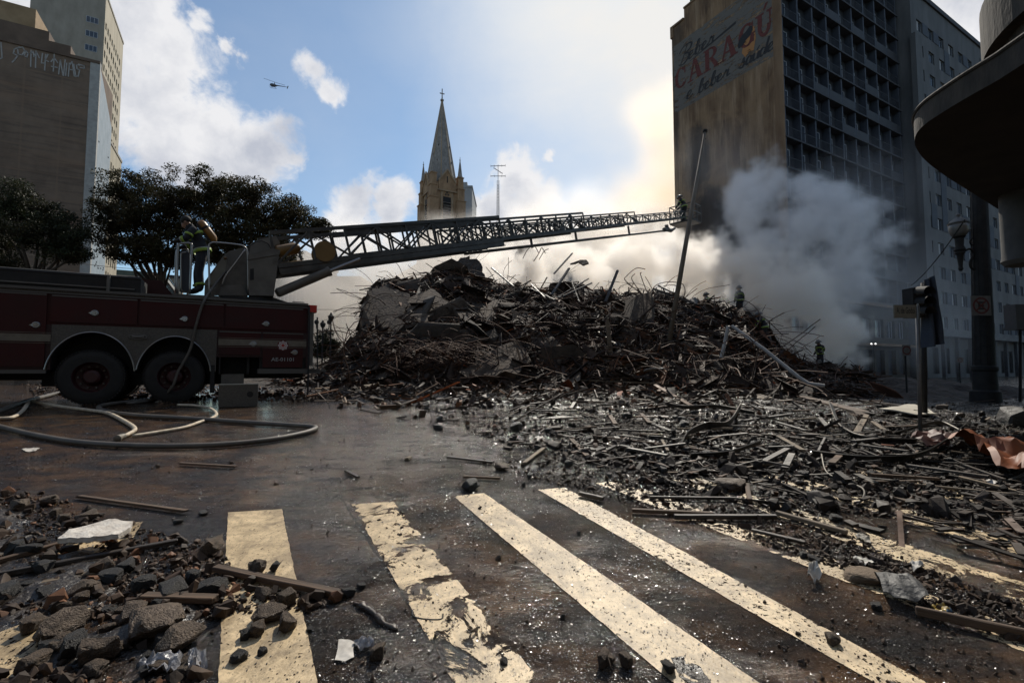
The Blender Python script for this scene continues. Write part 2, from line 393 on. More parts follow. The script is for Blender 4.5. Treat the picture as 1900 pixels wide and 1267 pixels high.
xs = [-900, -400, -200, -120, -80, -60, -40, -30] + [-24 + i for i in range(0, 49)] + [27, 30, 40, 60, 80, 120, 200, 400, 900]
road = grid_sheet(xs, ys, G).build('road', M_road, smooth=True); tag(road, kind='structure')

def paint_material(name, wear, patch, pscale, speck):
    m, nt, b = nmat(name); N = nt.nodes; K = nt.links
    g = N.new('ShaderNodeNewGeometry')
    def noise(scale, det=6, rough=.6, dist=0, st=(1, 1, 1), off=(0, 0, 0)):
        mp = N.new('ShaderNodeMapping'); K.new(g.outputs['Position'], mp.inputs[0]); mp.inputs['Scale'].default_value = st; mp.inputs['Location'].default_value = off
        n = N.new('ShaderNodeTexNoise'); n.inputs['Scale'].default_value = scale; n.inputs['Detail'].default_value = det; n.inputs['Roughness'].default_value = rough; n.inputs['Distortion'].default_value = dist
        K.new(mp.outputs[0], n.inputs['Vector']); return n.outputs[0]
    def thr(s, a, w=.015):
        n = N.new('ShaderNodeMapRange'); K.new(s, n.inputs[0]); n.inputs[1].default_value = a; n.inputs[2].default_value = a + w; return n.outputs[0]
    cr = N.new('ShaderNodeValToRGB'); K.new(noise(6, 8, .7, .5, (1, 1.4, 1)), cr.inputs[0])
    cr.color_ramp.elements[0].position = .28; cr.color_ramp.elements[0].color = (.25, .18, .095, 1)
    cr.color_ramp.elements[1].position = .6; cr.color_ramp.elements[1].color = (.66, .50, .29, 1)
    dirt = N.new('ShaderNodeMix'); dirt.data_type = 'RGBA'
    K.new(thr(noise(40, 6, .8, .3, (1.6, .8, 1)), .54, .12), dirt.inputs[0]); K.new(cr.outputs[0], dirt.inputs[6]); dirt.inputs[7].default_value = (.10, .075, .05, 1)
    mud2 = N.new('ShaderNodeMix'); mud2.data_type = 'RGBA'; K.new(thr(noise(2.3, 9, .78, .8, (1.2, .8, 1)), .47, .16), mud2.inputs[0]); K.new(dirt.outputs[2], mud2.inputs[6]); mud2.inputs[7].default_value = (.20, .145, .08, 1)
    K.new(mud2.outputs[2], b.inputs['Base Color'])
    b.inputs['Roughness'].default_value = .5
    bp = N.new('ShaderNodeBump'); bp.inputs['Strength'].default_value = .5; bp.inputs['Distance'].default_value = .006; K.new(noise(60, 4, .7), bp.inputs['Height']); K.new(bp.outputs[0], b.inputs['Normal'])
    ea = N.new('ShaderNodeAttribute'); ea.attribute_name = 'edge'
    ed_ = N.new('ShaderNodeMath'); ed_.operation = 'MULTIPLY_ADD'; K.new(ea.outputs['Fac'], ed_.inputs[0]); ed_.inputs[1].default_value = -.055
    K.new(noise(pscale, 9, .74, .7, off=(patch, 2, 0)), ed_.inputs[2]); a1 = thr(ed_.outputs[0], wear - .055); a2 = thr(noise(42, 4, .7, .2, (1, 1, 1)), speck)
    mx = N.new('ShaderNodeMath'); mx.operation = 'MAXIMUM'; K.new(a1, mx.inputs[0]); K.new(a2, mx.inputs[1])
    tr = N.new('ShaderNodeBsdfTransparent'); ms = N.new('ShaderNodeMixShader'); K.new(mx.outputs[0], ms.inputs[0]); K.new(b.outputs[0], ms.inputs[1]); K.new(tr.outputs[0], ms.inputs[2])
    K.new(ms.outputs[0], N['Material Output'].inputs['Surface'])
    return m
PM = [paint_material('paint_whole', .67, 1.0, 4.0, .64), paint_material('paint_torn', .545, 7.3, 3.4, .64), paint_material('paint_scuffed', .60, 3.0, 5.0, .585),
      paint_material('paint_faint', .50, 5.0, 4.0, .56)]
STR = [((150, 980), (265, 968), (60, 1310), (-150, 1310), 2), ((423, 951), (523, 945), (597, 1310), (402, 1310), 0), ((652, 936), (730, 931), (1040, 1310), (866, 1310), 1),
       ((842, 921), (898, 915), (1470, 1310), (1298, 1310), 0), ((998, 909), (1048, 905), (1798, 1310), (1697, 1310), 2), ((1105, 897), (1155, 892), (2000, 1206), (2000, 1250), 3),
       ((1245, 890), (1300, 887), (2050, 1130), (2050, 1178), 3), ((1400, 880), (1450, 877), (2050, 1052), (2050, 1085), 3), ((1560, 868), (1620, 866), (2050, 990), (2050, 1012), 3)]
for tl, tr_, br, bl, k in STR:
    A, B, Cc, D = [ground(*p) for p in (tl, tr_, br, bl)]
    mb = MB(); n = 60; w = 12
    rr = random.Random(int(tl[0]))
    for j in range(n + 1):
        t = j / n
        for i in range(w + 1):
            q = i / w
            p = (A.lerp(D, t)).lerp(B.lerp(Cc, t), q)
            jit = (rr.uniform(-.003, .003) if i in (0, w) else 0)
            mb.v.append((p.x + jit, p.y, G(p.x, p.y) + .004))
    mb.f = [[j * (w + 1) + i, j * (w + 1) + i + 1, (j + 1) * (w + 1) + i + 1, (j + 1) * (w + 1) + i] for j in range(n) for i in range(w)]; mb.mi = [0] * len(mb.f)
    o_ = mb.build('crosswalk_stripe', PM[k], parent=road); ca_ = o_.data.color_attributes.new('edge', 'FLOAT_COLOR', 'POINT')
    for q_ in range(len(mb.v)):
        e_ = 0 if (q_ % (w + 1) in (0, w) or q_ // (w + 1) == 0) else 1; ca_.data[q_].color = (e_, e_, e_, 1)

# ------------------------------------------------------------------ buildings
M_conc = mat('stained_wall', (.10, .055, .028), (.30, .20, .115), scale=.45, rough=.9, bump=.4, bscale=3, stretch=(1, 1, .16), lo=.3, hi=.72, dist=.3)
def blank_wall_material():
    """rain-streaked brown render with soot patches that have a shape of their own"""
    m, nt, b = nmat('brown_party_wall'); N = nt.nodes; K = nt.links
    t = N.new('ShaderNodeTexCoord')
    def noise(scale, st=(1, 1, 1), det=7, rough=.65, off=(0, 0, 0), dist=0):
        mp = N.new('ShaderNodeMapping'); K.new(t.outputs['Object'], mp.inputs[0]); mp.inputs['Scale'].default_value = st; mp.inputs['Location'].default_value = off
        n = N.new('ShaderNodeTexNoise'); n.inputs['Scale'].default_value = scale; n.inputs['Detail'].default_value = det; n.inputs['Roughness'].default_value = rough; n.inputs['Distortion'].default_value = dist
        K.new(mp.outputs[0], n.inputs['Vector']); return n.outputs[0]
    def mr(s, a, b_, c=0, d=1):
        n = N.new('ShaderNodeMapRange'); n.interpolation_type = 'SMOOTHSTEP'; K.new(s, n.inputs[0])
        for i, x in enumerate((a, b_, c, d)): n.inputs[i + 1].default_value = x
        return n.outputs[0]
    def mix(f, a, b_):
        n = N.new('ShaderNodeMix'); n.data_type = 'RGBA'; K.new(f, n.inputs[0])
        for i, x in ((6, a), (7, b_)):
            if isinstance(x, tuple): n.inputs[i].default_value = (*x, 1)
            else: K.new(x, n.inputs[i])
        return n.outputs[2]
    c = mix(mr(noise(.5, (1, 1, .35)), .3, .65), (.105, .060, .032), (.24, .155, .085))
    c = mix(mr(noise(1.6, (1, 1, .1), off=(3, 3, 3)), .45, .7, 0, .8), c, (.34, .24, .15))
    c = mix(mr(noise(2.5, (1, 1, .06), off=(9, 3, 1)), .5, .72, 0, .75), c, (.05, .030, .018))
    c = mix(mr(noise(.22, (1, 1, 1.0), off=(1, 8, 4), dist=.5), .50, .68, 0, .6), c, (.30, .19, .10))
    def spot(c, y, z, ry, rz, k):
        sp = N.new('ShaderNodeMapping'); K.new(t.outputs['Object'], sp.inputs[0]); sp.vector_type = 'POINT'
        sp.inputs['Location'].default_value = (0, -y / ry, -z / rz); sp.inputs['Scale'].default_value = (0.001, 1 / ry, 1 / rz)
        ln = N.new('ShaderNodeVectorMath'); ln.operation = 'LENGTH'; K.new(sp.outputs[0], ln.inputs[0])
        ad = N.new('ShaderNodeMath'); ad.operation = 'MULTIPLY_ADD'; K.new(noise(.5), ad.inputs[0]); ad.inputs[1].default_value = 1.2; K.new(ln.outputs['Value'], ad.inputs[2])
        return mix(mr(ad.outputs[0], 1.75, 1.15, 0, k), c, (.016, .013, .012))
    c = spot(c, 10.0, 24.5, 1.9, 5.0, .8); c = spot(c, 8.6, 17.0, 3.2, 4.5, .9); c = spot(c, 3.5, 14.0, 6.0, 6.0, .9); c = spot(c, 12.6, 40.5, 1.2, 2.4, .6); c = spot(c, 12.9, 33, .6, 7, .6); c = spot(c, 6, 5.0, 9.0, 6.0, .9)
    K.new(c, b.inputs['Base Color']); b.inputs['Roughness'].default_value = .92
    bp = N.new('ShaderNodeBump'); bp.inputs['Strength'].default_value = .5; bp.inputs['Distance'].default_value = .06; K.new(noise(2.2), bp.inputs['Height']); K.new(bp.outputs[0], b.inputs['Normal'])
    return m
M_party = blank_wall_material()
M_panel = mat('faded_white_sign_paint', (.21, .22, .235), (.40, .41, .43), scale=.8, rough=.85, stretch=(1, 1, 3), lo=.33, hi=.6, dist=.8)
def flaky(name, c, thr=.60):
    m, nt, b = nmat(name); N = nt.nodes; K = nt.links
    b.inputs['Base Color'].default_value = (*c, 1); b.inputs['Roughness'].default_value = .85
    t = N.new('ShaderNodeTexCoord'); mp = N.new('ShaderNodeMapping'); mp.inputs['Scale'].default_value = (.6, .6, 2.2); g = N.new('ShaderNodeNewGeometry'); K.new(g.outputs['Position'], mp.inputs[0])
    n = N.new('ShaderNodeTexNoise'); n.inputs['Scale'].default_value = 1.3; n.inputs['Detail'].default_value = 9; n.inputs['Roughness'].default_value = .7; K.new(mp.outputs[0], n.inputs['Vector'])
    r = N.new('ShaderNodeMapRange'); K.new(n.outputs[0], r.inputs[0]); r.inputs[1].default_value = thr; r.inputs[2].default_value = thr + .05
    tr = N.new('ShaderNodeBsdfTransparent'); ms = N.new('ShaderNodeMixShader'); K.new(r.outputs[0], ms.inputs[0]); K.new(b.outputs[0], ms.inputs[1]); K.new(tr.outputs[0], ms.inputs[2])
    K.new(ms.outputs[0], N['Material Output'].inputs['Surface']); return m
M_panel = flaky('peeling_sign_white', (.125, .115, .100), .535)
M_redl = flaky('peeling_sign_red', (.11, .028, .022), .575); M_blackl = flaky('peeling_sign_black', (.025, .024, .025), .60)
M_glass = mat('window_glass', (.03, .04, .055), (.06, .08, .11), scale=.3, rough=.08, spec=.6)
M_frame = mat('window_frame', (.35, .38, .42), rough=.5)
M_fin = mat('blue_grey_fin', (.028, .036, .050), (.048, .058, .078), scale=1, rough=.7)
M_dark = mat('dark_recess', (.02, .022, .026), (.035, .037, .04), scale=2, rough=.9)
M_led = mat('ledge_concrete', (.032, .035, .042), (.055, .06, .07), scale=2, rough=.85, bump=.2)
M_rail = mat('rail_panel', (.024, .027, .033), (.04, .044, .052), scale=3, rough=.7)
def frame_mtx(corner, z=0.5):
    return Matrix(((E1.x, E2.x, 0, corner[0]), (E1.y, E2.y, 0, corner[1]), (0, 0, 1, z), (0, 0, 0, 1)))
X, Y_, Z_ = Vector((1, 0, 0)), Vector((0, 1, 0)), UP

def copies(name, me, parent, places, child=None, childmats=None):
    out = []
    for M in places:
        o = link(name, me, None, parent, M)
        if child: link(child[0], child[1], None, o, None)
        out.append(o)
    return out
def window_mesh(w, h, d=.06, bars=1):
    """Frame in the local XZ plane, x 0..w, z 0..h, outward normal -Y."""
    mb = MB(); t = .06
    mb.box(0, w, 0, d, 0, t); mb.box(0, w, 0, d, h - t, h); mb.box(0, t, 0, d, t, h - t); mb.box(w - t, w, 0, d, t, h - t)
    for k in range(1, bars + 1):
        x = w * k / (bars + 1); mb.box(x - t / 2, x + t / 2, 0, d, t, h - t)
    pn = MB(); pn.quad((t, d * .6, t), (w - t, d * .6, t), (w - t, d * .6, h - t), (t, d * .6, h - t))
    return mb, pn

# --- the tall block with the painted advertisement
CC = (26.0, 45.0); CZ0 = .3; CH = 42.3
tb = empty('apartment_tower', mtx=frame_mtx(CC, CZ0), label='tall soot-stained block with a peeling red CARAGÚ advertisement on its blank brown side wall', cat='building')
W, D = 24.6, 13.3
mb = MB()
mb.quad((0, 0, 0), (0, D, 0), (0, D, CH), (0, 0, CH)); mb.quad((0, 0, CH), (0, D - 1.9, CH), (0, D - 1.9, CH + 1.3), (0, 0, CH + 1.3)); mb.quad((0, 0, CH + 1.3), (0, 9.3, CH + 1.3), (0, 9.3, CH + 6.2), (0, 0, CH + 6.2)); mb.build('party_wall', M_party, tb)
mb = MB()
mb.box(.02, W, 1.5, D - .02, 0, CH - .02); mb.box(.02, W, 1.5, 9.2, CH - .02, CH + 6.2); mb.box(.02, 6, 1.5, D - 1.95, CH - .02, CH + 1.25); mb.build('wall', M_dark, tb)
mb = MB(); mb.box(-.12, .35, D - 1.85, D + .1, CH, CH + .25); mb.box(-.1, .4, 9.35, D - 1.87, CH + 1.3, CH + 1.5); mb.box(-.05, W, -.12, 9.3, CH + 6.2, CH + 6.7); mb.box(-.1, .5, D - .3, D + .15, CH - 1.2, CH + .26); mb.build('parapet', M_conc, tb)
# painted panel and lettering on the party wall (its plane is x = 0, read from far to near)
pz0, pz1 = 31.6, 39.9
mb = MB()
for i in range(20):
    for j in range(12):
        y0, y1 = D - .25 - (D - .45) * i / 20, D - .25 - (D - .45) * (i + 1) / 20
        mb.quad((-.012, y0, pz0 + (pz1 - pz0) * j / 12), (-.012, y1, pz0 + (pz1 - pz0) * j / 12), (-.012, y1, pz0 + (pz1 - pz0) * (j + 1) / 12), (-.012, y0, pz0 + (pz1 - pz0) * (j + 1) / 12))
mb.build('sign_panel', M_panel, tb)
def text_mesh(txt, m, name='lettering', bold=0.0, shear=0.0, ext=0.0):
    cu = bpy.data.curves.new('t', 'FONT'); cu.body = txt; cu.offset = bold; cu.shear = shear; cu.extrude = ext; cu.resolution_u = 3
    o = bpy.data.objects.new('t', cu); COL.objects.link(o)
    dg = bpy.context.evaluated_depsgraph_get(); me = bpy.data.meshes.new_from_object(o.evaluated_get(dg))
    bpy.data.objects.remove(o); bpy.data.curves.remove(cu)
    me.name = name; me.materials.clear(); me.materials.append(m); return me
def fit(me, w, h, cx=True):
    a = np.empty(len(me.vertices) * 3, np.float32); me.vertices.foreach_get('co', a); a = a.reshape(-1, 3)
    lo = a.min(0); hi = a.max(0); a[:, 0] = (a[:, 0] - lo[0]) / (hi[0] - lo[0]) * w; a[:, 1] = (a[:, 1] - lo[1]) / (hi[1] - lo[1]) * h
    me.vertices.foreach_set('co', a.ravel()); me.update(); return me
def place_text(me, parent, org, xa, ya, off=0.0):
    xa = Vector(xa).normalized(); ya = Vector(ya).normalized(); n = xa.cross(ya)
    M = Matrix(((xa.x, ya.x, n.x, org[0] + n.x * off), (xa.y, ya.y, n.y, org[1] + n.y * off), (xa.z, ya.z, n.z, org[2] + n.z * off), (0, 0, 0, 1)))
    return link('lettering', me, None, parent, M)
xw = Vector((0, -1, 0))
def arc2(cx_, cz_, rx, rz, a0, a1, n=14): return [(cx_ + rx * math.cos(rad(a0 + (a1 - a0) * k / n)), cz_ + rz * math.sin(rad(a0 + (a1 - a0) * k / n))) for k in range(n + 1)]
def crescent(cx_, cz_, rx, rz, tx, tz, a0, a1):       # swelling stroke of a bold roman letter
    o = arc2(cx_, cz_, rx, rz, a0, a1); n = len(o); i_ = []
    for k in range(n):
        a = rad(a0 + (a1 - a0) * k / (n - 1)); i_.append((cx_ + (rx - tx) * math.cos(a), cz_ + (rz - tz) * math.sin(a)))
    return [[o[k], o[k + 1], i_[k + 1], i_[k]] for k in range(n - 1)]
def bx2(x0, x1, z0, z1): return [[(x0, z0), (x1, z0), (x1, z1), (x0, z1)]]
GL = {'C': crescent(.5, .5, .5, .5, .26, .09, 42, 318) + [[(.80, .62), (.88, .62), (.88, .98), (.80, .86)], [(.80, .05), (.9, .16), (.9, .28), (.82, .2)]],
      'G': crescent(.5, .5, .5, .5, .26, .09, 42, 340) + [[(.80, .62), (.88, .62), (.88, .98), (.80, .86)]] + bx2(.56, 1.0, .40, .47) + bx2(.72, .92, .08, .42),
      'A': [[(.40, 1), (.58, 1), (.92, .05), (.62, .05)], [(.40, 1), (.5, .86), (.20, .05), (.10, .05)]] + bx2(.26, .72, .28, .36) + bx2(-.02, .34, 0, .06) + bx2(.54, 1.02, 0, .06),
      'R': bx2(.10, .36, .04, .96) + bx2(0, .46, 0, .06) + bx2(0, .5, .94, 1.0) + crescent(.46, .74, .40, .26, .22, .07, -90, 90) + bx2(.34, .48, .48, .55) + [[(.42, .50), (.62, .48), (.98, .05), (.70, .05)]] + bx2(.66, 1.04, 0, .06),
      'Ú': bx2(.08, .34, .34, .72) + bx2(-.04, .46, .70, .76) + bx2(.76, .86, .34, .72) + bx2(.62, 1.0, .70, .76) + crescent(.47, .34, .39, .34, .22, .10, 180, 360) + [[(.42, .82), (.54, .82), (.74, 1.0), (.56, 1.0)]]}
pos = D - .4
for ch, w, h in (('C', 1.75, 2.5), ('A', 2.1, 2.5), ('R', 2.0, 2.5), ('A', 2.1, 2.5), ('G', 1.9, 2.5), ('Ú', 1.8, 3.3)):
    mb = MB(); dz = 34.3 - (D - pos) * .012
    for n_, q in enumerate(GL[ch]):
        mb.prism([(-.03 - .0008 * n_, pos - x * w, dz + z * h) for x, z in q], (.012, 0, 0))
    mb.build('painted_letter', M_redl, tb); pos -= w + .12
# brush script, drawn as strokes with a joined hand
SCR = {'B': [[(.25, -.05), (.45, .5), (.62, 1.0)], [(.05, .75), (.25, .98), (.62, 1.05), (.95, .95), (.9, .68), (.55, .52), (.82, .42), (.8, .12), (.45, -.08), (.1, .05)]],
       'b': [[(0, .05), (.25, .4), (.42, .95), (.3, 1.02), (.2, .8), (.12, .3), (.2, .02), (.42, .05), (.5, .3), (.42, .5), (.5, .46), (.7, .5)]],
       'e': [[(0, .1), (.2, .22), (.42, .38), (.38, .54), (.2, .48), (.1, .22), (.2, .02), (.4, .04), (.62, .2)]],
       'r': [[(0, .1), (.15, .3), (.22, .56), (.3, .46), (.46, .48), (.42, .25), (.46, .05), (.66, .12)]],
       's': [[(0, .08), (.2, .3), (.32, .62), (.36, .4), (.42, .18), (.3, .0), (.1, .03), (.3, .02), (.62, .16)]],
       'a': [[(.42, .46), (.2, .5), (.06, .25), (.14, .02), (.3, .08), (.44, .46), (.4, .1), (.48, .02), (.66, .14)]],
       'u': [[(0, .2), (.1, .48), (.08, .12), (.2, .0), (.36, .12), (.46, .48), (.42, .1), (.5, .02), (.68, .16)]],
       'ú': [[(0, .2), (.1, .48), (.08, .12), (.2, .0), (.36, .12), (.46, .48), (.42, .1), (.5, .02), (.68, .16)], [(.3, .62), (.46, .82)]],
       'd': [[(.42, .44), (.2, .5), (.06, .25), (.14, .02), (.32, .1), (.6, 1.05), (.46, .3), (.46, .03), (.66, .12)]],
       'é': [[(0, .1), (.2, .22), (.42, .38), (.38, .54), (.2, .48), (.1, .22), (.2, .02), (.4, .04), (.62, .2)], [(.34, .66), (.48, .84)]]}
def script_word(txt, y0, z0, size, adv, slant=.35, rise=0.0):
    mb = MB(); x = 0; n_ = 0
    for c in txt:
        if c == ' ': x += adv * .7; continue
        for st in SCR[c]:
            k = 1.25 if c == 'B' else 1.0
            P = catmull([Vector((0, y0 - (x + (px + pz * slant * .5) * size * k), z0 + pz * size * k + rise * x)) for px, pz in st], 5)
            for a, b in zip(P, P[1:]):
                d = b - a
                if d.length < 1e-5: continue
                w = .055 + .075 * max(0, -d.normalized().z); s_ = Vector((0, -d.z, d.y)).normalized() * w; e = d.normalized() * .02; n_ += 1
                mb.prism([(-.028 - .0001 * (n_ % 40), *(a - e - s_).yz), (-.028 - .0001 * (n_ % 40), *(b + e - s_).yz), (-.028 - .0001 * (n_ % 40), *(b + e + s_).yz), (-.028 - .0001 * (n_ % 40), *(a - e + s_).yz)], (.01, 0, 0))
        x += adv * (1.6 if c == 'B' else 1.0)
    return mb.build('painted_word', M_blackl, tb)
script_word('Beber', D - .8, 37.1, 1.5, .92)
script_word('e', D - 1.9, 32.45, 1.6, .9); script_word('beber', D - 3.6, 32.35, 1.4, .80); script_word('saúde', D - 8.75, 32.35, 1.45, .76)
mb = MB(); mb.quad((-.03, D - 2.6, 36.75), (-.03, D - 8.6, 37.45), (-.03, D - 8.6, 37.75), (-.03, D - 2.6, 36.8)); mb.build('painted_underline', M_blackl, tb)
# hole knocked through the letter G and the rust stain under it
gy = D - .5 - (1.65 + 2 + 1.9 + 2 + 4 * .17) - .75
hp = [(-.6, -.35), (-.45, .05), (-.2, .3), (.2, .45), (.55, .7), (.75, .6), (.8, .2), (.55, -.15), (.2, -.3), (-.2, -.62), (-.5, -.65)]
mb = MB(); mb.prism([(-.045, gy - a * 1.25, 35.35 + c * 1.2) for a, c in hp], (.03, 0, 0)); mb.build('wall_hole', mat('void_black', (.008, .008, .008)), tb)
mb = MB(); mb.prism([(-.036, gy - a, c) for a, c in ((-.1, 34.5), (.1, 35.0), (.8, 36.0), (1.15, 35.9), (1.3, 34.6), (1.0, 33.4), (.6, 33.6), (.1, 33.2), (-.3, 33.9))], (.02, 0, 0)); mb.build('rust_stain', flaky('rust', (.36, .17, .06), .55), tb)
# facade of recessed bays
fl0, NF, NB, fh, bw = 8.4, 13, 9, 3.0, 2.66
mb = MB(); mb.box(.02, W, .75, 1.5, 0, CH + 6.2)
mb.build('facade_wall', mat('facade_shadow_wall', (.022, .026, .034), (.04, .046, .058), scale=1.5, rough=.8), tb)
fin = MB(); fin.box(0, .22, 0, .75, 0, CH + 6.2 - 8.3); finm = fin.mesh('fin', M_fin)
copies('pilaster', finm, tb, [Matrix.Translation((.18 + bw * i, 0, 8.3)) for i in range(NB + 1)])
mb = MB(); mb.box(-.05, .17, -.06, .75, 0, CH + 6.19); mb.build('corner_pier', M_conc, tb)
led = MB(); led.box(0, W - .2, 0, .8, 0, .16); ledm = led.mesh('ledge', M_led)
copies('floor_ledge', ledm, tb, [Matrix.Translation((.17, -.12, fl0 + fh * j - .16)) for j in range(NF + 1)])
wmb, pmb = window_mesh(1.35, 2.1); wmm = wmb.mesh('window', M_frame); pm = pmb.mesh('pane', M_glass)
wm2, pm2 = window_mesh(.9, 2.3, bars=0); wm2 = wm2.mesh('window', M_frame); pm2 = pm2.mesh('pane', M_glass)
rl = MB(); rl.box(0, bw - .24, 0, .05, .98, 1.03); rl.box(0, bw - .24, 0, .04, .05, .1)
for k in range(13): rl.box(.05 + k * .19, .08 + k * .19, .01, .03, .1, .98)
rlm = rl.mesh('balcony_rail', M_rail)
rl2 = MB(); rl2.box(0, bw - .24, 0, .06, 0, 1.0); rlm2 = rl2.mesh('balcony_panel', M_rail)
cu_ = MB(); cu_.box(0, .5, .02, .05, 0, 2.0); cum = cu_.mesh('curtain', mat('curtain', (.25, .25, .24), (.35, .34, .3), rough=.9))
for i in range(NB):
    for j in range(NF):
        x = .42 + bw * i; z = fl0 + fh * j
        alt = R.random()
        a = link('window', wmm if alt < .6 else wm2, None, tb, Matrix.Translation((x + (.25 if alt < .6 else .9), .68, z + (.15 if alt < .6 else .02))))
        link('pane', pm if alt < .6 else pm2, None, a)
        if R.random() < .25: link('curtain', cum, None, a, Matrix.Translation((.08, .0, .03)))
        link('balcony_rail' if alt < .8 else 'balcony_panel', rlm if alt < .8 else rlm2, None, tb, Matrix.Translation((x + .01, .0, z)))
# lower floors of the block, a pale cornice and a dark ground floor with posts
mb = MB(); wallgrid(mb, (0.2, .3, 0), X, -Y_, [0] + [v for k in range(9) for v in (.5 + 2.66 * k, 2.4 + 2.66 * k)] + [W - .2], [0, .4, 3.2, 4.6, 6.6, 8.0], lambda i, j: i % 2 == 1 and j in (1, 3), .4)
mb.build('podium_wall', mat('podium_render', (.035, .031, .025), (.055, .048, .038), scale=1, rough=.9), tb)
pw, pp = window_mesh(1.9, 2.0, bars=2); pw = pw.mesh('window', M_frame); pp = pp.mesh('pane', M_glass)
for k in range(9):
    a = link('window', pw, None, tb, Matrix.Translation((.7 + 2.66 * k, .6, 4.6))); link('pane', pp, None, a)
mb = MB(); mb.box(-.1, W, -.35, .3, 7.95, 8.22); mb.box(-.1, W, -.9, .3, 3.55, 3.8); mb.build('cornice', M_conc, tb)

# green netting and green party wall seen beside the block
M_green = mat('green_netting', (.012, .06, .028), (.02, .09, .042), scale=2, rough=.9, bump=.5)
c0 = Vector(CC + (0,)) + E2 * 11.0 + E1 * 3.0
c0 = c0 - E1 * 1.5 + E2 * .05
g1 = empty('netted_water_tank', mtx=frame_mtx(c0.xy, CZ0 + CH + 1.4), label='green-netted tank housing on the roof of the CARAGÚ block', cat='roof tank')
mb = MB(); mb.box(-.6, 5, -1.9, .2, 0, 4.5); mb.build('netting', M_green, g1)
mb = MB(); mb.box(-.7, 5.1, -2.0, .3, 4.5, 4.7); mb.build('cap', M_led, g1)

# --- the pale apartment block further along the street
M_b2 = mat('pale_render', (.060, .064, .068), (.105, .11, .115), scale=.5, rough=.85, stretch=(1, 1, .3), bump=.2)
M_b2d = mat('slate_render', (.035, .045, .06), (.055, .068, .09), scale=.7, rough=.85)
c2 = Vector(CC + (0,)) + E1 * 25.0 - E2 * 1.25
b2 = empty('pale_apartment_block', mtx=frame_mtx(c2.xy, CZ0), label='pale blue-grey apartment block with staggered dark windows, behind the lamp post', cat='building')
W2, H2 = 36.0, 47.5
nx2 = 11; xs2 = [0]; 
for k in range(nx2): xs2 += [1.5 + 3.1 * k, 3.1 + 3.1 * k]
xs2.append(W2)
zs2 = [0, .5, 3.6, 5.2]
nfl = 13
for j in range(nfl): zs2 += [6.0 + 3.05 * j, 7.45 + 3.05 * j]
zs2.append(H2 - .3)
opened = lambda i, j: (i % 2 == 1) and ((j >= 4 and j % 2 == 0) or j == 1)
mb = MB(); wallgrid(mb, (0, 0, 0), X, -Y_, xs2, zs2, opened, .25)
mb.quad((0, 0, 0), (0, 14, 0), (0, 14, H2 - 5), (0, 0, H2 - 5)); mb.quad((0, 0, H2 - .3), (W2, 0, H2 - .3), (W2, 14, H2 - .3), (0, 14, H2 - .3)); mb.quad((W2, 0, 0), (W2, 14, 0), (W2, 14, H2 - .3), (W2, 0, H2 - .3))
mb.quad((0.0, 0, H2 - 5), (0, 14, H2 - 5), (0, 14, H2 - .3), (0, 0, H2 - .3))
mb.build('wall', M_b2, b2)
mb = MB(); mb.box(.1, W2 - .1, .3, 13.9, 0.02, H2 - .35); mb.build('inner_core', M_dark, b2)
w3, p3 = window_mesh(1.6, 1.45); w3m = w3.mesh('window', mat('grey_frame', (.16, .18, .2), rough=.5)); p3m = p3.mesh('pane', M_glass)
sh = MB()
for k in range(7): sh.box(.06, .8, .0, .03, .1 + k * .18, .24 + k * .18)
shm = sh.mesh('shutter', mat('shutter', (.3, .31, .32), (.36, .37, .38), rough=.7))
dk = MB(); dk.box(0, 1.5, 0, .05, 0, 1.45); dkm = dk.mesh('dark_panel', M_b2d)
dk2 = MB(); dk2.box(0, 1.5, 0, .05, 0, 3.05); dkm2 = dk2.mesh('dark_panel', M_b2d)
for k in range(nx2):
    for j in range(nfl):
        a = link('window', w3m, None, b2, Matrix.Translation((1.5 + 3.1 * k, .16, 6.0 + 3.05 * j))); link('pane', p3m, None, a)
        if R.random() < .3: link('shutter', shm, None, a, Matrix.Translation((.02, -.035, 0)))
        if R.random() < .5 and k > 0: link('dark_panel', dkm if R.random() < .6 else dkm2, None, b2, Matrix.Translation((3.1 * k - .003, -.05, 6.0 + 3.05 * j)))
mb = MB(); mb.box(-.3, W2, -1.6, -.0, 4.85, 5.15); mb.build('marquee', M_b2, b2)
mb = MB(); mb.box(-.15, W2, -.2, .4, H2 - .3, H2 + .3); mb.build('parapet', M_led, b2)
mb = MB(); mb.box(0, .4, -1.1, -.75, 0, 4.85); em_ = mb.mesh('entrance_post', M_led)
for k in range(9): link('entrance_post', em_, None, b2, Matrix.Translation((1.6 + k * 4, 0, 0)))
# front stair tower standing a little lower
mb = MB(); mb.box(-.5, 1.2, -.55, -.02, 5.2, H2 - 6.2); mb.build('stair_shaft', M_b2, b2)
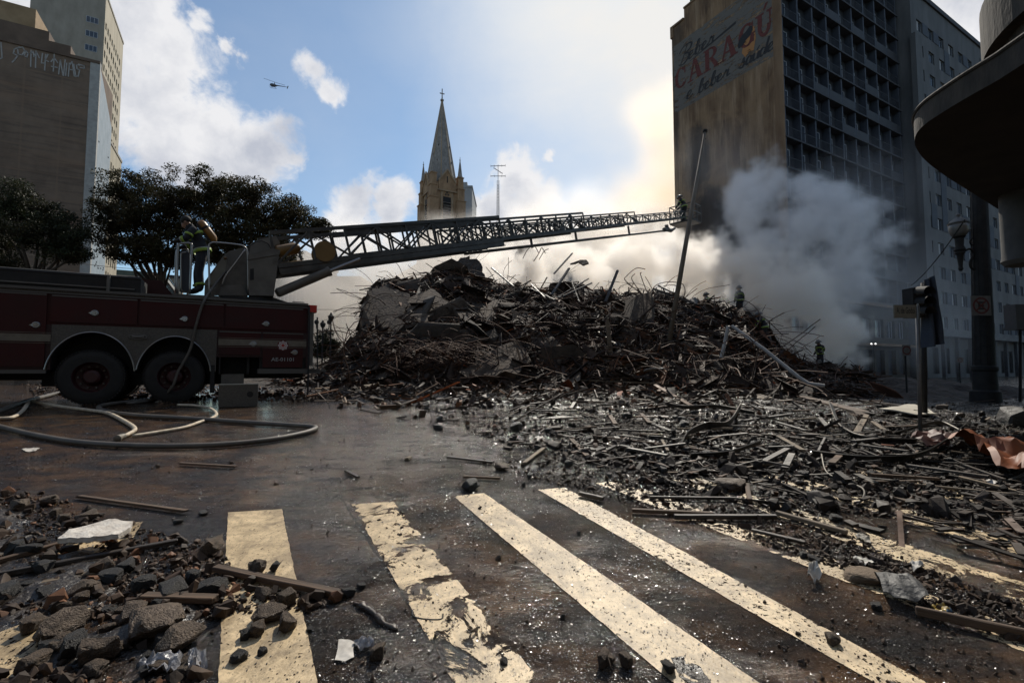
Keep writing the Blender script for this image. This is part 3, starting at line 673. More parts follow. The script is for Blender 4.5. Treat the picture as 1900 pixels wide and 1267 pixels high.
# --- left: the blank wall with painted tags
M_left = mat('weathered_brown_wall', (.075, .052, .038), (.15, .105, .075), scale=.35, rough=.92, bump=.35, bscale=2.5, stretch=(1, 1, .7), lo=.3, hi=.7, dist=.5)
M_tile = mat('pale_blue_tiles', (.20, .24, .265), (.27, .31, .34), scale=1.2, rough=.55, stretch=(1, 1, .5), bump=.15)
M_white = mat('old_white_paint', (.28, .275, .26), (.36, .355, .33), scale=2, rough=.8)
ca = (-54.8, 62.0)
la = empty('warehouse_block', mtx=frame_mtx(ca, .3), label='windowless brown block with white spray tags along the top and a pale blue tiled flank', cat='building')
HA = 41.4
def left_wall_mat():
    m, nt, b = nmat('left_party_wall'); N = nt.nodes; K = nt.links
    t = N.new('ShaderNodeTexCoord')
    def noise(scale, st=(1, 1, 1), off=(0, 0, 0), det=7, dist=0):
        mp = N.new('ShaderNodeMapping'); K.new(t.outputs['Object'], mp.inputs[0]); mp.inputs['Scale'].default_value = st; mp.inputs['Location'].default_value = off
        n = N.new('ShaderNodeTexNoise'); n.inputs['Scale'].default_value = scale; n.inputs['Detail'].default_value = det; n.inputs['Roughness'].default_value = .65; n.inputs['Distortion'].default_value = dist; K.new(mp.outputs[0], n.inputs['Vector']); return n.outputs[0]
    def mr(s, a, b_, c=0, d=1):
        n = N.new('ShaderNodeMapRange'); K.new(s, n.inputs[0])
        for i, x in enumerate((a, b_, c, d)): n.inputs[i + 1].default_value = x
        return n.outputs[0]
    def mix(f, a, b_):
        n = N.new('ShaderNodeMix'); n.data_type = 'RGBA'; K.new(f, n.inputs[0])
        for i, x in ((6, a), (7, b_)):
            if isinstance(x, tuple): n.inputs[i].default_value = (*x, 1)
            else: K.new(x, n.inputs[i])
        return n.outputs[2]
    c = mix(mr(noise(.3, (1, 1, .7)), .3, .7), (.105, .076, .055), (.20, .145, .105))
    c = mix(mr(noise(.6, (.12, 1, 1.2), (4, 1, 2)), .48, .68, 0, .55), c, (.22, .14, .09))
    c = mix(mr(noise(.8, (.2, 1, 2.5), (1, 1, 9)), .5, .7, 0, .6), c, (.05, .038, .03))
    bk = N.new('ShaderNodeTexBrick'); mp = N.new('ShaderNodeMapping'); K.new(t.outputs['Object'], mp.inputs[0]); mp.inputs['Rotation'].default_value = (math.pi / 2, 0, 0); K.new(mp.outputs[0], bk.inputs[0])
    bk.inputs['Scale'].default_value = .28; bk.inputs['Mortar Size'].default_value = .03; bk.offset = 0; bk.inputs['Row Height'].default_value = .9; bk.inputs['Brick Width'].default_value = 1
    f = mr(bk.outputs['Fac'], 0, 1, 0, .35); c = mix(f, c, (.2, .135, .09))
    K.new(c, b.inputs['Base Color']); b.inputs['Roughness'].default_value = .93
    return m
M_lw = left_wall_mat()
mb = MB(); mb.quad((-26, 0, 0), (0, 0, 0), (0, 0, HA), (-26, 0, HA)); mb.build('party_wall', M_lw, la)
mb = MB(); mb.box(-26, -.02, .02, 8.2, 0, HA - .05); mb.build('wall', M_left, la)
mb = MB(); mb.quad((.0, .5, 0), (0, 8.3, 0), (0, 8.3, HA - 5.0), (0, .5, HA + .1)); mb.build('tiled_flank', M_tile, la)
mb = MB(); mb.box(-.9, .12, -.10, .5, 0, HA + .25); mb.build('corner_pier', M_white, la)
mb = MB(); mb.box(-26, .1, -.15, .3, HA, HA + .4); mb.box(-26, -5.2, .5, 6, HA + .4, HA + 3.0); mb.box(-26, -3.0, .3, 4, HA + .4, HA + 1.7); mb.build('roof_parapet', M_left, la)
mb = MB(); mb.box(-26, -7.0, 2.0, 8, HA + 3.0, HA + 6.3); mb.build('roof_house', mat('ochre_render', (.22, .15, .08), (.30, .21, .12), scale=.6, rough=.9), la)
ac = MB(); ac.box(0, .45, 0, .8, 0, .55); ac.box(.1, .5, -.06, .86, -.06, 0); acm = ac.mesh('air_conditioner', mat('ac_grey', (.12, .12, .12), (.2, .2, .19), scale=6, rough=.6))
for y, z in ((3, 13), (2.5, 9.5), (4.5, 10.5), (6.3, 22)): link('air_conditioner', acm, None, la, Matrix.Translation((.02, y, z)))
sm = MB(); sm.box(-.02, .05, 0, .28, 0, .14); smm = sm.mesh('vent_slot', M_dark)
for k in range(34):
    link('vent_slot', smm, None, la, Matrix.Translation((.0, R.uniform(1, 7.4), R.choice([1, 2, 3, 4, 5, 6, 7, 8, 9]) * 3.2 + R.uniform(0, .8) + 2)))
# spray tags: strokes traced on the wall, in wall coordinates
IA = frame_mtx(ca, .3).inverted()
def on_wall(u, v, M, Minv, y0=0.0):
    d = (Minv.to_3x3() @ ray(u, v)); o = Minv @ Vector((0, 0, CZ)); t = (y0 - o.y) / d.y; return o + d * t
TAGS = [[(2, 80), (4, 108), (0, 110)], [(36, 88), (27, 92), (25, 100), (33, 104), (27, 112), (23, 116)], [(33, 90), (42, 88), (46, 95), (41, 103), (34, 101), (33, 93)], [(48, 95), (52, 100), (50, 107), (45, 104), (48, 95)],
        [(58, 94), (57, 124)], [(57, 100), (62, 96), (63, 106)], [(67, 96), (66, 126)], [(63, 105), (68, 98), (73, 108)], [(79, 100), (77, 118), (82, 118)], [(85, 102), (83, 131)], [(89, 102), (84, 112), (90, 115)],
        [(101, 98), (99, 133)], [(95, 115), (101, 108), (107, 117)], [(96, 124), (106, 126)], [(112, 112), (109, 138)], [(112, 112), (117, 140)], [(121, 112), (118, 141)], [(124, 118), (122, 141)], [(129, 118), (127, 142)], [(129, 122), (134, 115), (138, 142)], [(131, 130), (137, 131)],
        [(137, 120), (141, 143)], [(148, 122), (142, 121), (143, 129), (148, 130), (145, 143), (141, 141)], [(146, 120), (156, 123), (157, 128), (149, 126)]]
gm = mat('spray_paint_white', (.26, .25, .235), (.33, .32, .30), rough=.8)
for t in TAGS:
    mb = MB(); P = [on_wall(u, v, None, IA) for u, v in t]
    for a, b_ in zip(P, P[1:]):
        d = (b_ - a).normalized() * .06; mb.bar((a - d) + Vector((0, -.03, 0)), (b_ + d) + Vector((0, -.03, 0)), .22 if False else .02, .2, up=(0, 0, 1)) if False else mb.obox(((a + b_) / 2) + Vector((0, -.03, 0)), (b_ - a) / 2 + d, Vector((0, .012, 0)), (b_ - a).cross(Vector((0, 1, 0))).normalized() * .065)
    mb.build('spray_tag', gm, la)

# --- left: cream tower and its neighbours
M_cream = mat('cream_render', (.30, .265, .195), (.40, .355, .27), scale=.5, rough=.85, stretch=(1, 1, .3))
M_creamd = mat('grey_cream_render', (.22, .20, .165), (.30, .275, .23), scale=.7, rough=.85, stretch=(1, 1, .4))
def slab_tower(name, corner, label, Wf, Dp, H, m, mfront, gx, gz, ww, wh, z0=3.0, front_cols=(), mirror=True):
    """Corner at the front right; front face along -E1, sunny flank along E2 full of windows."""
    t = empty(name, mtx=frame_mtx(corner, .3), label=label, cat='building')
    nz = int((H - z0 - 1) / gz); ny = int((Dp - .6) / gx)
    ys_ = [0]
    for k in range(ny): ys_ += [.6 + gx * k, .6 + gx * k + ww]
    ys_.append(Dp)
    zs_ = [0]
    for k in range(nz): zs_ += [z0 + gz * k, z0 + gz * k + wh]
    zs_.append(H)
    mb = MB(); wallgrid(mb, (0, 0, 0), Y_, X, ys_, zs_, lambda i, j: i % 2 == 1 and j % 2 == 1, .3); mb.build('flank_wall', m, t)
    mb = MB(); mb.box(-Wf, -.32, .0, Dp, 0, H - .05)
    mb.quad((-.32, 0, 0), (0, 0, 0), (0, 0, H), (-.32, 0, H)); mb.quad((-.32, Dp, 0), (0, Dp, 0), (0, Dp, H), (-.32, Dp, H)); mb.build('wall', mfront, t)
    mb = MB(); mb.box(-Wf - .1, .12, -.1, Dp + .1, H, H + .5); mb.build('parapet', mfront, t)
    wb, pb = window_mesh(ww, wh); Rz = Matrix.Rotation(math.pi / 2, 4, 'Z')
    wbm = wb.mesh('window', mat('dark_frame', (.10, .10, .10), rough=.6)); pbm = pb.mesh('pane', M_glass)
    for i in range(ny):
        for j in range(nz):
            a = link('window', wbm, None, t, Matrix.Translation((-.2, .6 + gx * i, z0 + gz * j)) @ Rz); link('pane', pbm, None, a)
    for (x, w_) in front_cols:
        wb2, pb2 = window_mesh(w_, 1.25, bars=2); wbm2 = wb2.mesh('window', M_frame); pbm2 = pb2.mesh('pane', M_glass)
        for j in range(nz):
            a = link('window', wbm2, None, t, Matrix.Translation((x, -.05, z0 + gz * j + .1))); link('pane', pbm2, None, a)
    return t
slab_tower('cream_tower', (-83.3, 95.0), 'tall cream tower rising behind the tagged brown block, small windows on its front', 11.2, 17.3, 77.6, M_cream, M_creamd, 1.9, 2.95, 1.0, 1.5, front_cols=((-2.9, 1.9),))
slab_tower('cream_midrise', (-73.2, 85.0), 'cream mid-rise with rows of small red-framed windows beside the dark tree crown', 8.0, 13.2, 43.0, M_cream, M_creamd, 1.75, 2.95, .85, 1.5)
# glass building with white bands
gb = empty('glass_office', mtx=frame_mtx((-75.0, 104.0), .3), label='low green-glass office with slanting white bands, seen under the tree crown', cat='building')
M_gg = mat('green_glass', (.03, .07, .075), (.07, .13, .14), scale=.5, rough=.12)
mb = MB(); mb.box(-14, -.1, .1, 20, 0, 21.8); mb.build('glazing', M_gg, gb)
for k in range(6):
    mb = MB(); mb.box(-14, .25, -.25, 20.1, 2 + k * 3.6, 2.7 + k * 3.6); mb.build('floor_band', M_white, gb)
for k in range(9):
    mb = MB(); mb.box(.0, .14, 1 + 2.1 * k, 1.12 + 2.1 * k, 2, 21.8); mb.build('mullion', M_led, gb)
eb = empty('beige_house', mtx=frame_mtx((-91.0, 122.0), .3), label='small beige building at the far end of the street, beyond the glass office', cat='building')
mb = MB(); mb.box(-6, 5.4, 0, 9, 0, 24.6); mb.build('wall', mat('far_beige', (.26, .235, .19), (.32, .3, .25), rough=.9), eb)
mb = MB(); mb.box(-6.2, 5.6, -.2, 9.2, 24.6, 25.3); mb.build('parapet', M_led, eb)
fw, fp = window_mesh(.9, 1.4, bars=0); fwm = fw.mesh('window', M_dark); fpm = fp.mesh('pane', M_glass)
for i in range(4):
    for j in range(6):
        a = link('window', fwm, None, eb, Matrix.Translation((-5 + 2.6 * i, -.05, 4 + 3.3 * j))); link('pane', fpm, None, a)

# --- hazy buildings behind the smoke
def plain_block(name, u0, u1, vtop, Y, depth, label, m, wins=(0, 0), wsz=(1.1, 1.5)):
    A = at(u0, vtop, Y); B = at(u1, vtop, Y); w = B.x - A.x; H = A.z - .3
    t = empty(name, (A.x, Y, .3), label=label, cat='building')
    mb = MB(); mb.box(0, w, 0, depth, 0, H); mb.build('wall', m, t)
    mb = MB(); mb.box(-.15, w + .15, -.15, depth + .15, H, H + .5); mb.build('parapet', m, t)
    if wins[0]:
        wb, pb = window_mesh(*wsz, bars=1); wbm = wb.mesh('window', M_frame); pbm = pb.mesh('pane', M_glass)
        for i in range(wins[0]):
            for j in range(wins[1]):
                a = link('window', wbm, None, t, Matrix.Translation((w * (i + .5) / wins[0] - wsz[0] / 2, -.05, H - 2.6 - j * 3.1))); link('pane', pbm, None, a)
    return t
M_hz = mat('pale_concrete', (.22, .23, .24), (.30, .31, .32), scale=.4, rough=.9)
M_hz2 = mat('sand_render', (.28, .24, .18), (.36, .31, .24), scale=.5, rough=.9)
t = plain_block('grey_slab_tower', 846, 876, 348, 130, 16, 'plain grey slab tower half hidden by the church spire and thin smoke', M_hz)
A = at(846, 340, 130); mb = MB(); mb.box(0, at(868, 0, 130).x - A.x, 0, 8, 0, 1.5); mb.v = [(p[0] + .1, p[1], p[2] + at(0, 348, 130).z - .3) for p in mb.v]; mb.build('roof_house', M_hz, t)
plain_block('smoke_veiled_block', 1020, 1208, 433, 85, 14, 'long pale block fading into the white smoke behind the ladder tip', M_hz, (9, 4))
plain_block('sand_coloured_house', 566, 668, 520, 62, 12, 'sand-coloured old house veiled by smoke between the fire engine and the rubble', M_hz2, (5, 2))
plain_block('corner_townhouse', 508, 566, 474, 54, 10, 'pale townhouse with narrow dark windows just behind the ladder ram', M_hz2, (4, 4), (.9, 1.7))
plain_block('antenna_block', 880, 1010, 425, 100, 14, 'roof-aerial building hidden in cumulus-like smoke behind the ladder', M_hz, (6, 4))
ad = empty('television_aerial', at(924, 428, 100), label='thin latticed television aerial standing on a roof between spire and stained block', cat='aerial')
M_ant = mat('aerial_metal', (.16, .16, .17), rough=.5, metal=.6)
mb = MB(); a0 = at(924, 428, 100); a1 = at(924, 372, 100); a2 = at(924, 306, 100)
for dx, dy in ((-.28, 0), (.28, 0), (0, .45)):
    mb.bar((a0.x + dx, 100 + dy, a0.z), (a0.x + dx * .7, 100 + dy * .7, at(0, 335, 100).z), .09)
for k in range(16):
    z = a0.z + k * .62; mb.bar((a0.x - .26, 100, z), (a0.x + .26, 100, z + .6), .05); mb.bar((a0.x + .26, 100, z), (a0.x - .26, 100, z + .6), .05)
mb.bar((a0.x, 100, at(0, 337, 100).z), (a0.x, 100, a2.z), .1); mb.build('mast', M_ant, ad, world=True)
for v, hw, sl in ((308, 1.55, .06), (327, 1.55, .0), (317, .9, -.6)):
    z = at(0, v, 100).z; mb = MB(); mb.bar((a0.x - hw, 100, z - sl), (a0.x + hw, 100, z + sl), .1)
    for k in range(5): x = -hw + hw * .5 * k; mb.bar((a0.x + x, 99.5, z + sl * x / hw), (a0.x + x, 100.5, z + sl * x / hw), .06)
    mb.build('dipole_arm', M_ant, ad, world=True)

# --- unseen blocks added behind the camera to cut the rear sky light
M_bk = mat('sky_block_render', (.10, .085, .07), (.16, .14, .115), scale=.5, rough=.9)
for (cx_, cy_, w_, h_, lab) in ((-34, -24, 40, 38, 'unseen brown block added behind the camera to cut sky light, wider one'), (12, -16, 40, 34, 'unseen brown block added nearer behind the camera to cut sky light, narrower one')):
    t = empty('added_sky_block', mtx=Matrix.Translation((cx_, cy_, -.8)) @ Matrix.Rotation(rad(-8 if cx_ < 0 else 12), 4, 'Z'), label=lab, cat='building')
    mb = MB(); n_ = int(w_ / 3); zz = [0, 1] + [v for k in range(int(h_ / 3.2) - 1) for v in (1.2 + 3.2 * k + (.8 if k else 0), 3.2 + 3.2 * k)] + [h_]
    xx = [0] + [v for k in range(n_) for v in (.6 + 3 * k, 2.6 + 3 * k)] + [w_]
    wallgrid(mb, (w_, 0, 0), -X, Y_, xx, zz, lambda i, j: i % 2 == 1 and j % 2 == 0 and j > 0, .3); mb.build('facade', M_bk, t)
    mb = MB(); mb.box(0, w_, -12, -.32, 0, h_); mb.build('wall', mat('dark_recess', (.02,) * 3), t)
# ------------------------------------------------------------------ church
M_stone = mat('church_stone', (.23, .145, .078), (.37, .25, .145), scale=1.2, rough=.9, bump=.3, stretch=(1, 1, .4))
M_stonel = mat('church_trim', (.27, .20, .13), (.38, .29, .19), scale=2, rough=.9, bump=.2)
M_slate = mat('spire_slate', (.17, .16, .145), (.30, .28, .255), scale=2.5, rough=.8, bump=.3, stretch=(1, 1, .5))
S = 5.55; Yc = 80.0
cp = at(798, 690, Yc)
ch = empty('church', mtx=frame_mtx((cp.x, cp.y), .3), label='brown stone church tower with a tall pointed spire, cross and corner pinnacles', cat='church')
hz = lambda v: at(0, v, Yc + 1).z - .3       # height in the church frame for a picture row
zsh, ztop = hz(352), hz(330)
cx, cyy = S / 2, S / 2
mb = MB(); nlv = 15
mb.box(.18, S - .18, .18, S - .18, 0, hz(338)); mb.build('tower', M_stone, ch)
# clasping corner buttresses in stages
for ix, x in enumerate((0, S)):
    for iy, y in enumerate((0, S)):
        mb = MB()
        for z0, z1, r in ((0, hz(368), .78), (hz(368), hz(345), .62), (hz(345), hz(323), .47)):
            mb.box(x - r + (.3 if ix == 0 else -.3), x + r + (.3 if ix == 0 else -.3), y - r + (.3 if iy == 0 else -.3), y + r + (.3 if iy == 0 else -.3), z0, z1)
            mb.box(x - r - .1 + (.3 if ix == 0 else -.3), x + r + .1 + (.3 if ix == 0 else -.3), y - r - .1 + (.3 if iy == 0 else -.3), y + r + .1 + (.3 if iy == 0 else -.3), z1 - .16, z1)
        mb.build('buttress', M_stone, ch)
        bx = x + (.3 if ix == 0 else -.3); by = y + (.3 if iy == 0 else -.3)
        mb = MB(); mb._lathe(Vector((bx, by, hz(323))), UP, [(0, .58), (.15, .58), (.2, .44), (hz(300) - hz(323), .2), (hz(290) - hz(323), .07), (hz(289) - hz(323), .16), (hz(288) - hz(323), .06), (hz(283) - hz(323), .03)], 8)
        mb.build('pinnacle', M_slate, ch)
# gables, arches and louvres on each face
for face in range(4):
    ang = face * math.pi / 2
    M = Matrix.Translation((cx, cyy, 0)) @ Matrix.Rotation(ang, 4, 'Z') @ Matrix.Translation((-cx, 0 - cyy, 0))
    g = MB(); w = 1.55
    g.prism([(cx - w, -.02, hz(352)), (cx + w, -.02, hz(352)), (cx + w, -.02, hz(335)), (cx, -.02, hz(314)), (cx - w, -.02, hz(335))], (0, .5, 0))
    o = g.mesh('gable', M_stone); link('gable', o, None, ch, M)
    g = MB()
    g.bar((cx - w - .05, -.1, hz(335) - .1), (cx, -.1, hz(313)), .22, .16, up=(0, -1, 0)); g.bar((cx + w + .05, -.1, hz(335) - .1), (cx, -.1, hz(313)), .22, .16, up=(0, -1, 0))
    link('gable_coping', g.mesh('coping', M_stonel), None, ch, M)
    g = MB(); g.box(cx - .08, cx + .08, -.07, -.025, hz(338), hz(326)); link('slit_window', g.mesh('slit', mat('void_black', (.008,) * 3)), None, ch, M)
    # pointed arch surround
    g = MB(); zb, zs = hz(440), hz(362); ra = 1.05
    arc = [Vector((cx - ra, 0, zb)), Vector((cx - ra, 0, zs))]
    for k in range(1, 7): t = k / 6; arc.append(Vector((cx - ra + 2 * ra * (1 - math.cos(t * math.pi / 2.7)) * .72, 0, zs + math.sin(t * math.pi / 2.7) * ra * 1.45)))
    top = Vector((cx, 0, zs + 1.55)); arc = [p for p in arc if p.x < cx] + [top]
    arc = arc + [Vector((2 * cx - p.x, 0, p.z)) for p in reversed(arc[:-1])]
    g.tube([p + Vector((0, .12, 0)) for p in arc], .13, 6); g.tube([Vector((cx + (p.x - cx) * .82, .14, zb + (p.z - zb) * .985)) for p in arc], .07, 6)
    link('arch_moulding', g.mesh('arch', M_stonel), None, ch, M)
    g = MB(); g.prism([Vector((cx + (p.x - cx) * .93, .10, p.z)) for p in arc], (0, .06, 0)); link('arch_infill', g.mesh('infill', M_stone), None, ch, M)
    g = MB(); g.prism([(cx - .72, .075, zb), (cx + .72, .075, zb), (cx + .72, .075, hz(364)), (cx - .72, .075, hz(364))], (0, .02, 0)); link('louvre_void', g.mesh('void', mat('void_black', (.008,) * 3)), None, ch, M)
    lv = MB(); lv.obox((0, 0, 0), (.72, 0, 0), (0, .10, .05), (0, -.015, .022)); lvm = lv.mesh('louvre', M_slate)
    for k in range(13): link('louvre', lvm, None, ch, M @ Matrix.Translation((cx, -.02, zb + .2 + k * .49)))
    g = MB()
    for dx, dz in ((0, .28), (-.24, -.1), (.24, -.1)): g._lathe(Vector((cx + dx, .05, hz(362) + dz + .3)), Vector((0, -1, 0)), [(0, .17), (.03, .17)], 10)
    link('tracery', g.mesh('tracery', mat('tracery_dark', (.05, .04, .03))), None, ch, M)
    g = MB(); g.box(.2, S - .2, -.12, .2, hz(354), hz(352)); link('string_course', g.mesh('course', M_stonel), None, ch, M)
# octagonal spire with ribs
zb, zt = hz(338), hz(172)
def octv(r, z): return [Vector((cx + r * math.cos(rad(22.5 + 45 * k)), cyy + r * math.sin(rad(22.5 + 45 * k)), z)) for k in range(8)]
mb = MB(); nst = 22; rings = [octv(2.75 * (1 - t / nst) + .13 * t / nst, zb + (zt - zb) * t / nst) for t in range(nst + 1)]
mb.add([p for r_ in rings for p in r_], [(i * 8 + k, i * 8 + (k + 1) % 8, (i + 1) * 8 + (k + 1) % 8, (i + 1) * 8 + k) for i in range(nst) for k in range(8)]); mb.build('spire', M_slate, ch)
for k in range(8):
    mb = MB(); mb.tube([rings[0][k], rings[-1][k]], [.12, .05], 5); mb.build('spire_rib', M_stonel, ch)
mb = MB()
for t in range(2, 12, 4):
    for k in range(0, 8, 2):
        q = t + (k % 2); p = (rings[q][k] + rings[q][(k + 1) % 8]) / 2; mb.obox(p, (.06, 0, 0), (0, .06, 0), (0, 0, .16))
mb.build('spire_vents', mat('void_black', (.008,) * 3), ch)['kind'] = 'stuff'
mb = MB(); c_ = Vector((cx, cyy, zt)); h = hz(148) - zt
mb._lathe(c_ + Vector((0, 0, -.3)), UP, [(0, .14), (.3, .12), (.4, .32), (.6, .32), (.75, .12), (h + .3, .05)], 10)
mb.build('finial', M_slate, ch)
mb = MB(); a = c_ + Vector((0, 0, h * .62)); dd = Vector((.8, .35, .25)); mb.bar(a - dd * .62, a + dd * .62, .14); mb.bar(c_ + Vector((0, 0, h * .3)), c_ + Vector((0, 0, h)), .13); mb.build('cross', M_slate, ch)
mb = MB(); mb.box(-.6, S + .6, S, S + 26, 0, 17); mb.prism([(-1, S, 17), (S + 1, S, 17), (S / 2, S, 22)], (0, 26, 0)); mb.build('nave', M_stone, ch)

# ------------------------------------------------------------------ corner building with the round marquee (near, at the right edge)
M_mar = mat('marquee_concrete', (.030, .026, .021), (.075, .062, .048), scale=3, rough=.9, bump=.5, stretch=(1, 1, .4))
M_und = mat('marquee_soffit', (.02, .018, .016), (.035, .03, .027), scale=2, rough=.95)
mq = empty('corner_building', (9.8, 7.0, .1), label='dark corner building with a deep rounded marquee overhanging the pavement', cat='building')
hu = 3.45 + CZ            # underside height
def cpt(u, v, h): d = ray(u, v); t = (h - CZ) / d.z; return Vector((d.x * t, d.y * t, h))
edge_px = [(1900, 118), (1850, 150), (1800, 178), (1755, 205), (1720, 228), (1702, 246), (1697, 262), (1702, 279), (1716, 297), (1735, 313), (1765, 334), (1810, 362), (1870, 400), (1925, 438)]
E_ = [cpt(u, v, hu) for u, v in edge_px]
E_ = [E_[0] + (E_[0] - E_[1]) * 7] + E_
E_.append(E_[-1] + E1 * 12)
E_ = catmull(E_, 5)
mid = Vector((12.0, 6.0, hu))
th = .30
mb = MB(); mb.cur = 0
n = len(E_)
for i in range(n - 1):
    a, b = E_[i], E_[i + 1]
    mb.quad(a, b, b + UP * th, a + UP * th)
    mb.quad(a + UP * th, b + UP * th, b + UP * th + (mid - b).normalized() * .12, a + UP * th + (mid - a).normalized() * .12)
mb.build('rim', M_mar, mq, world=True, angle=40)
mb = MB(); back = [Vector((E_[-1].x + 5, E_[-1].y - 6, hu)), Vector((E_[0].x + 10, E_[0].y, hu))]
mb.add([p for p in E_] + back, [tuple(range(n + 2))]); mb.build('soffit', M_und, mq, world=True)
mb = MB(); mb.add([p + UP * (th - .01) for p in E_] + [p + UP * (th - .01) for p in back], [tuple(range(n + 2))]); mb.build('roof_slab', M_mar, mq, world=True)
mb = MB(); mb.tube([p + UP * (th + .02) for p in E_], .028, 6); mb.build('rim_cap', M_mar, mq, world=True)
# rounded wall of the building above and below the marquee
wc = Vector((12.6, 7.9, 0))
def curved(r, z0, z1, name, m, a0=100, a1=300, lip=None):
    mb = MB(); P = [wc + Vector((r * math.cos(rad(a0 + (a1 - a0) * k / 40)), r * math.sin(rad(a0 + (a1 - a0) * k / 40)), 0)) for k in range(41)]
    for a, b in zip(P, P[1:]): mb.quad(a + UP * z0, b + UP * z0, b + UP * z1, a + UP * z1)
    if lip:
        for k in range(40): mb.add([wc + UP * z0, P[k] + UP * z0, P[k + 1] + UP * z0], [(0, 1, 2)])
    return mb.build(name, m, mq, world=True, angle=40)
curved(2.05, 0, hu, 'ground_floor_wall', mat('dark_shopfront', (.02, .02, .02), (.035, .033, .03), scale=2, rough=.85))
curved(3.28, hu + 3.1, hu + 4.2, 'balcony_front', M_mar, lip=True)
curved(3.05, hu + th, hu + 12, 'upper_wall', M_mar)
for zz in (hu + 3.0, hu + 4.3):
    pass
bb = MB(); c_ = cpt(1895, 455, CZ + 1.9)
bcx = at(1912, 480, 9.3)
mb = MB(); mb._lathe(Vector((bcx.x, bcx.y, at(0, 492, 9.3).z)), UP, [(0, .10), (.02, .36), (.10, .42), (.2, .40), (at(0, 372, 9.3).z - at(0, 492, 9.3).z, .40), (1.6, .40)], 28)
mb.build('hanging_drum', mat('drum_render', (.055, .053, .052), (.08, .077, .073), scale=3, rough=.85), mq, world=True, angle=40)

# ------------------------------------------------------------------ fire engine
M_red = mat('engine_red', (.024, .003, .0028), (.044, .0042, .0038), scale=1.2, rough=.5, r2=.65, bump=.04, spec=.3)
M_redd = mat('dull_red_trim', (.022, .003, .003), rough=.6)
M_alu = mat('tread_plate', (.060, .056, .050), (.095, .088, .078), scale=40, rough=.5, metal=.25, bump=.35, bscale=60)
M_strip = mat('pale_reflective_band', (.12, .105, .08), (.17, .15, .115), scale=6, rough=.6)
M_chrome = mat('chrome', (.26, .25, .24), rough=.3, metal=.9)
M_trim = mat('aluminium_trim', (.09, .085, .08), rough=.5, metal=.4)
M_black = mat('black_rubber', (.007, .007, .007), (.014, .0135, .013), scale=8, rough=.75)
M_under = mat('chassis_black', (.010, .010, .010), (.02, .019, .018), scale=5, rough=.8)
M_grey = mat('machine_grey', (.075, .068, .058), (.125, .115, .098), scale=3, rough=.5, bump=.06)
M_greyd = mat('machine_grey_dark', (.10, .095, .085), (.15, .14, .125), scale=3, rough=.6)
M_yel = mat('cylinder_yellow', (.13, .068, .012), (.18, .10, .02), scale=3, rough=.45)
TO = Vector((-8.39, 9.65, .645))
TM = Matrix(((E1.x, E2.x, 0, TO.x), (E1.y, E2.y, 0, TO.y), (0, 0, 1, TO.z), (0, 0, 0, 1)))
tr = empty('fire_engine', mtx=TM, label='red ladder fire engine with number AE-01101, parked with its aerial ladder raised over the rubble', cat='fire engine')
TI = TM.inverted()
def tp(u, v, w=0.0):
    d = TI.to_3x3() @ ray(u, v); o = TI @ Vector((0, 0, CZ)); t = (w - o.y) / d.y; return o + d * t
SR = tp(571, 600).x; S0 = -6.2; WT = 2.45
HB, HM, HT = .69, 1.57, tp(300, 549).z
s_wl, s_wr = tp(95, 620).x, tp(402, 640).x
# core
mb = MB(); mb.box(S0, SR - .02, .62, WT - .62, .55, HT - .1); mb.box(S0, SR - .02, .05, WT - .05, HM, HT - .06); mb.box(S0, s_wl, .06, WT - .06, HB, HM); mb.box(tp(482, 650).x, SR - .02, .06, WT - .06, HB + .02, HM)
mb.build('body_core', M_under, tr)
def slab(name, m, s0, s1, h0, h1, w0=0.0, t=.045, inset=0):
    mb = MB(); mb.box(s0, s1, w0, w0 + t, h0, h1); return mb.build(name, m, tr)
sd = [tp(95, 560).x, tp(258, 560).x, tp(417, 580).x, tp(563, 590).x]
slab('side_panel', M_red, S0, SR, HM, HT, .03, .03)
doors = [(S0, -3.4, HB + .06, HT - .09), (-3.37, sd[0] - .06, HB + .06, HT - .09), (sd[0], sd[1] - .02, HM + .05, HT - .10), (sd[1] + .02, sd[2] - .02, HM + .05, HT - .10), (sd[2] + .02, sd[3], HM + .05, HT - .10)]
for k, (a, b, c, d) in enumerate(doors):
    mb = MB(); mb.box(a, b, .0, .04, c, d); mb.v = mb.v
    o = mb.build('locker_door', M_red, tr)
    t2 = MB(); t2.box(a + .01, b - .01, -.008, .012, d - .035, d - .006); t2.build('drip_trim', M_trim, o)
slab('lower_panel', M_redd, S0, s_wl, HB, HM, .035, .03); slab('sill_trim', M_trim, S0, s_wl - .05, HB - .07, HB, .0, .06)
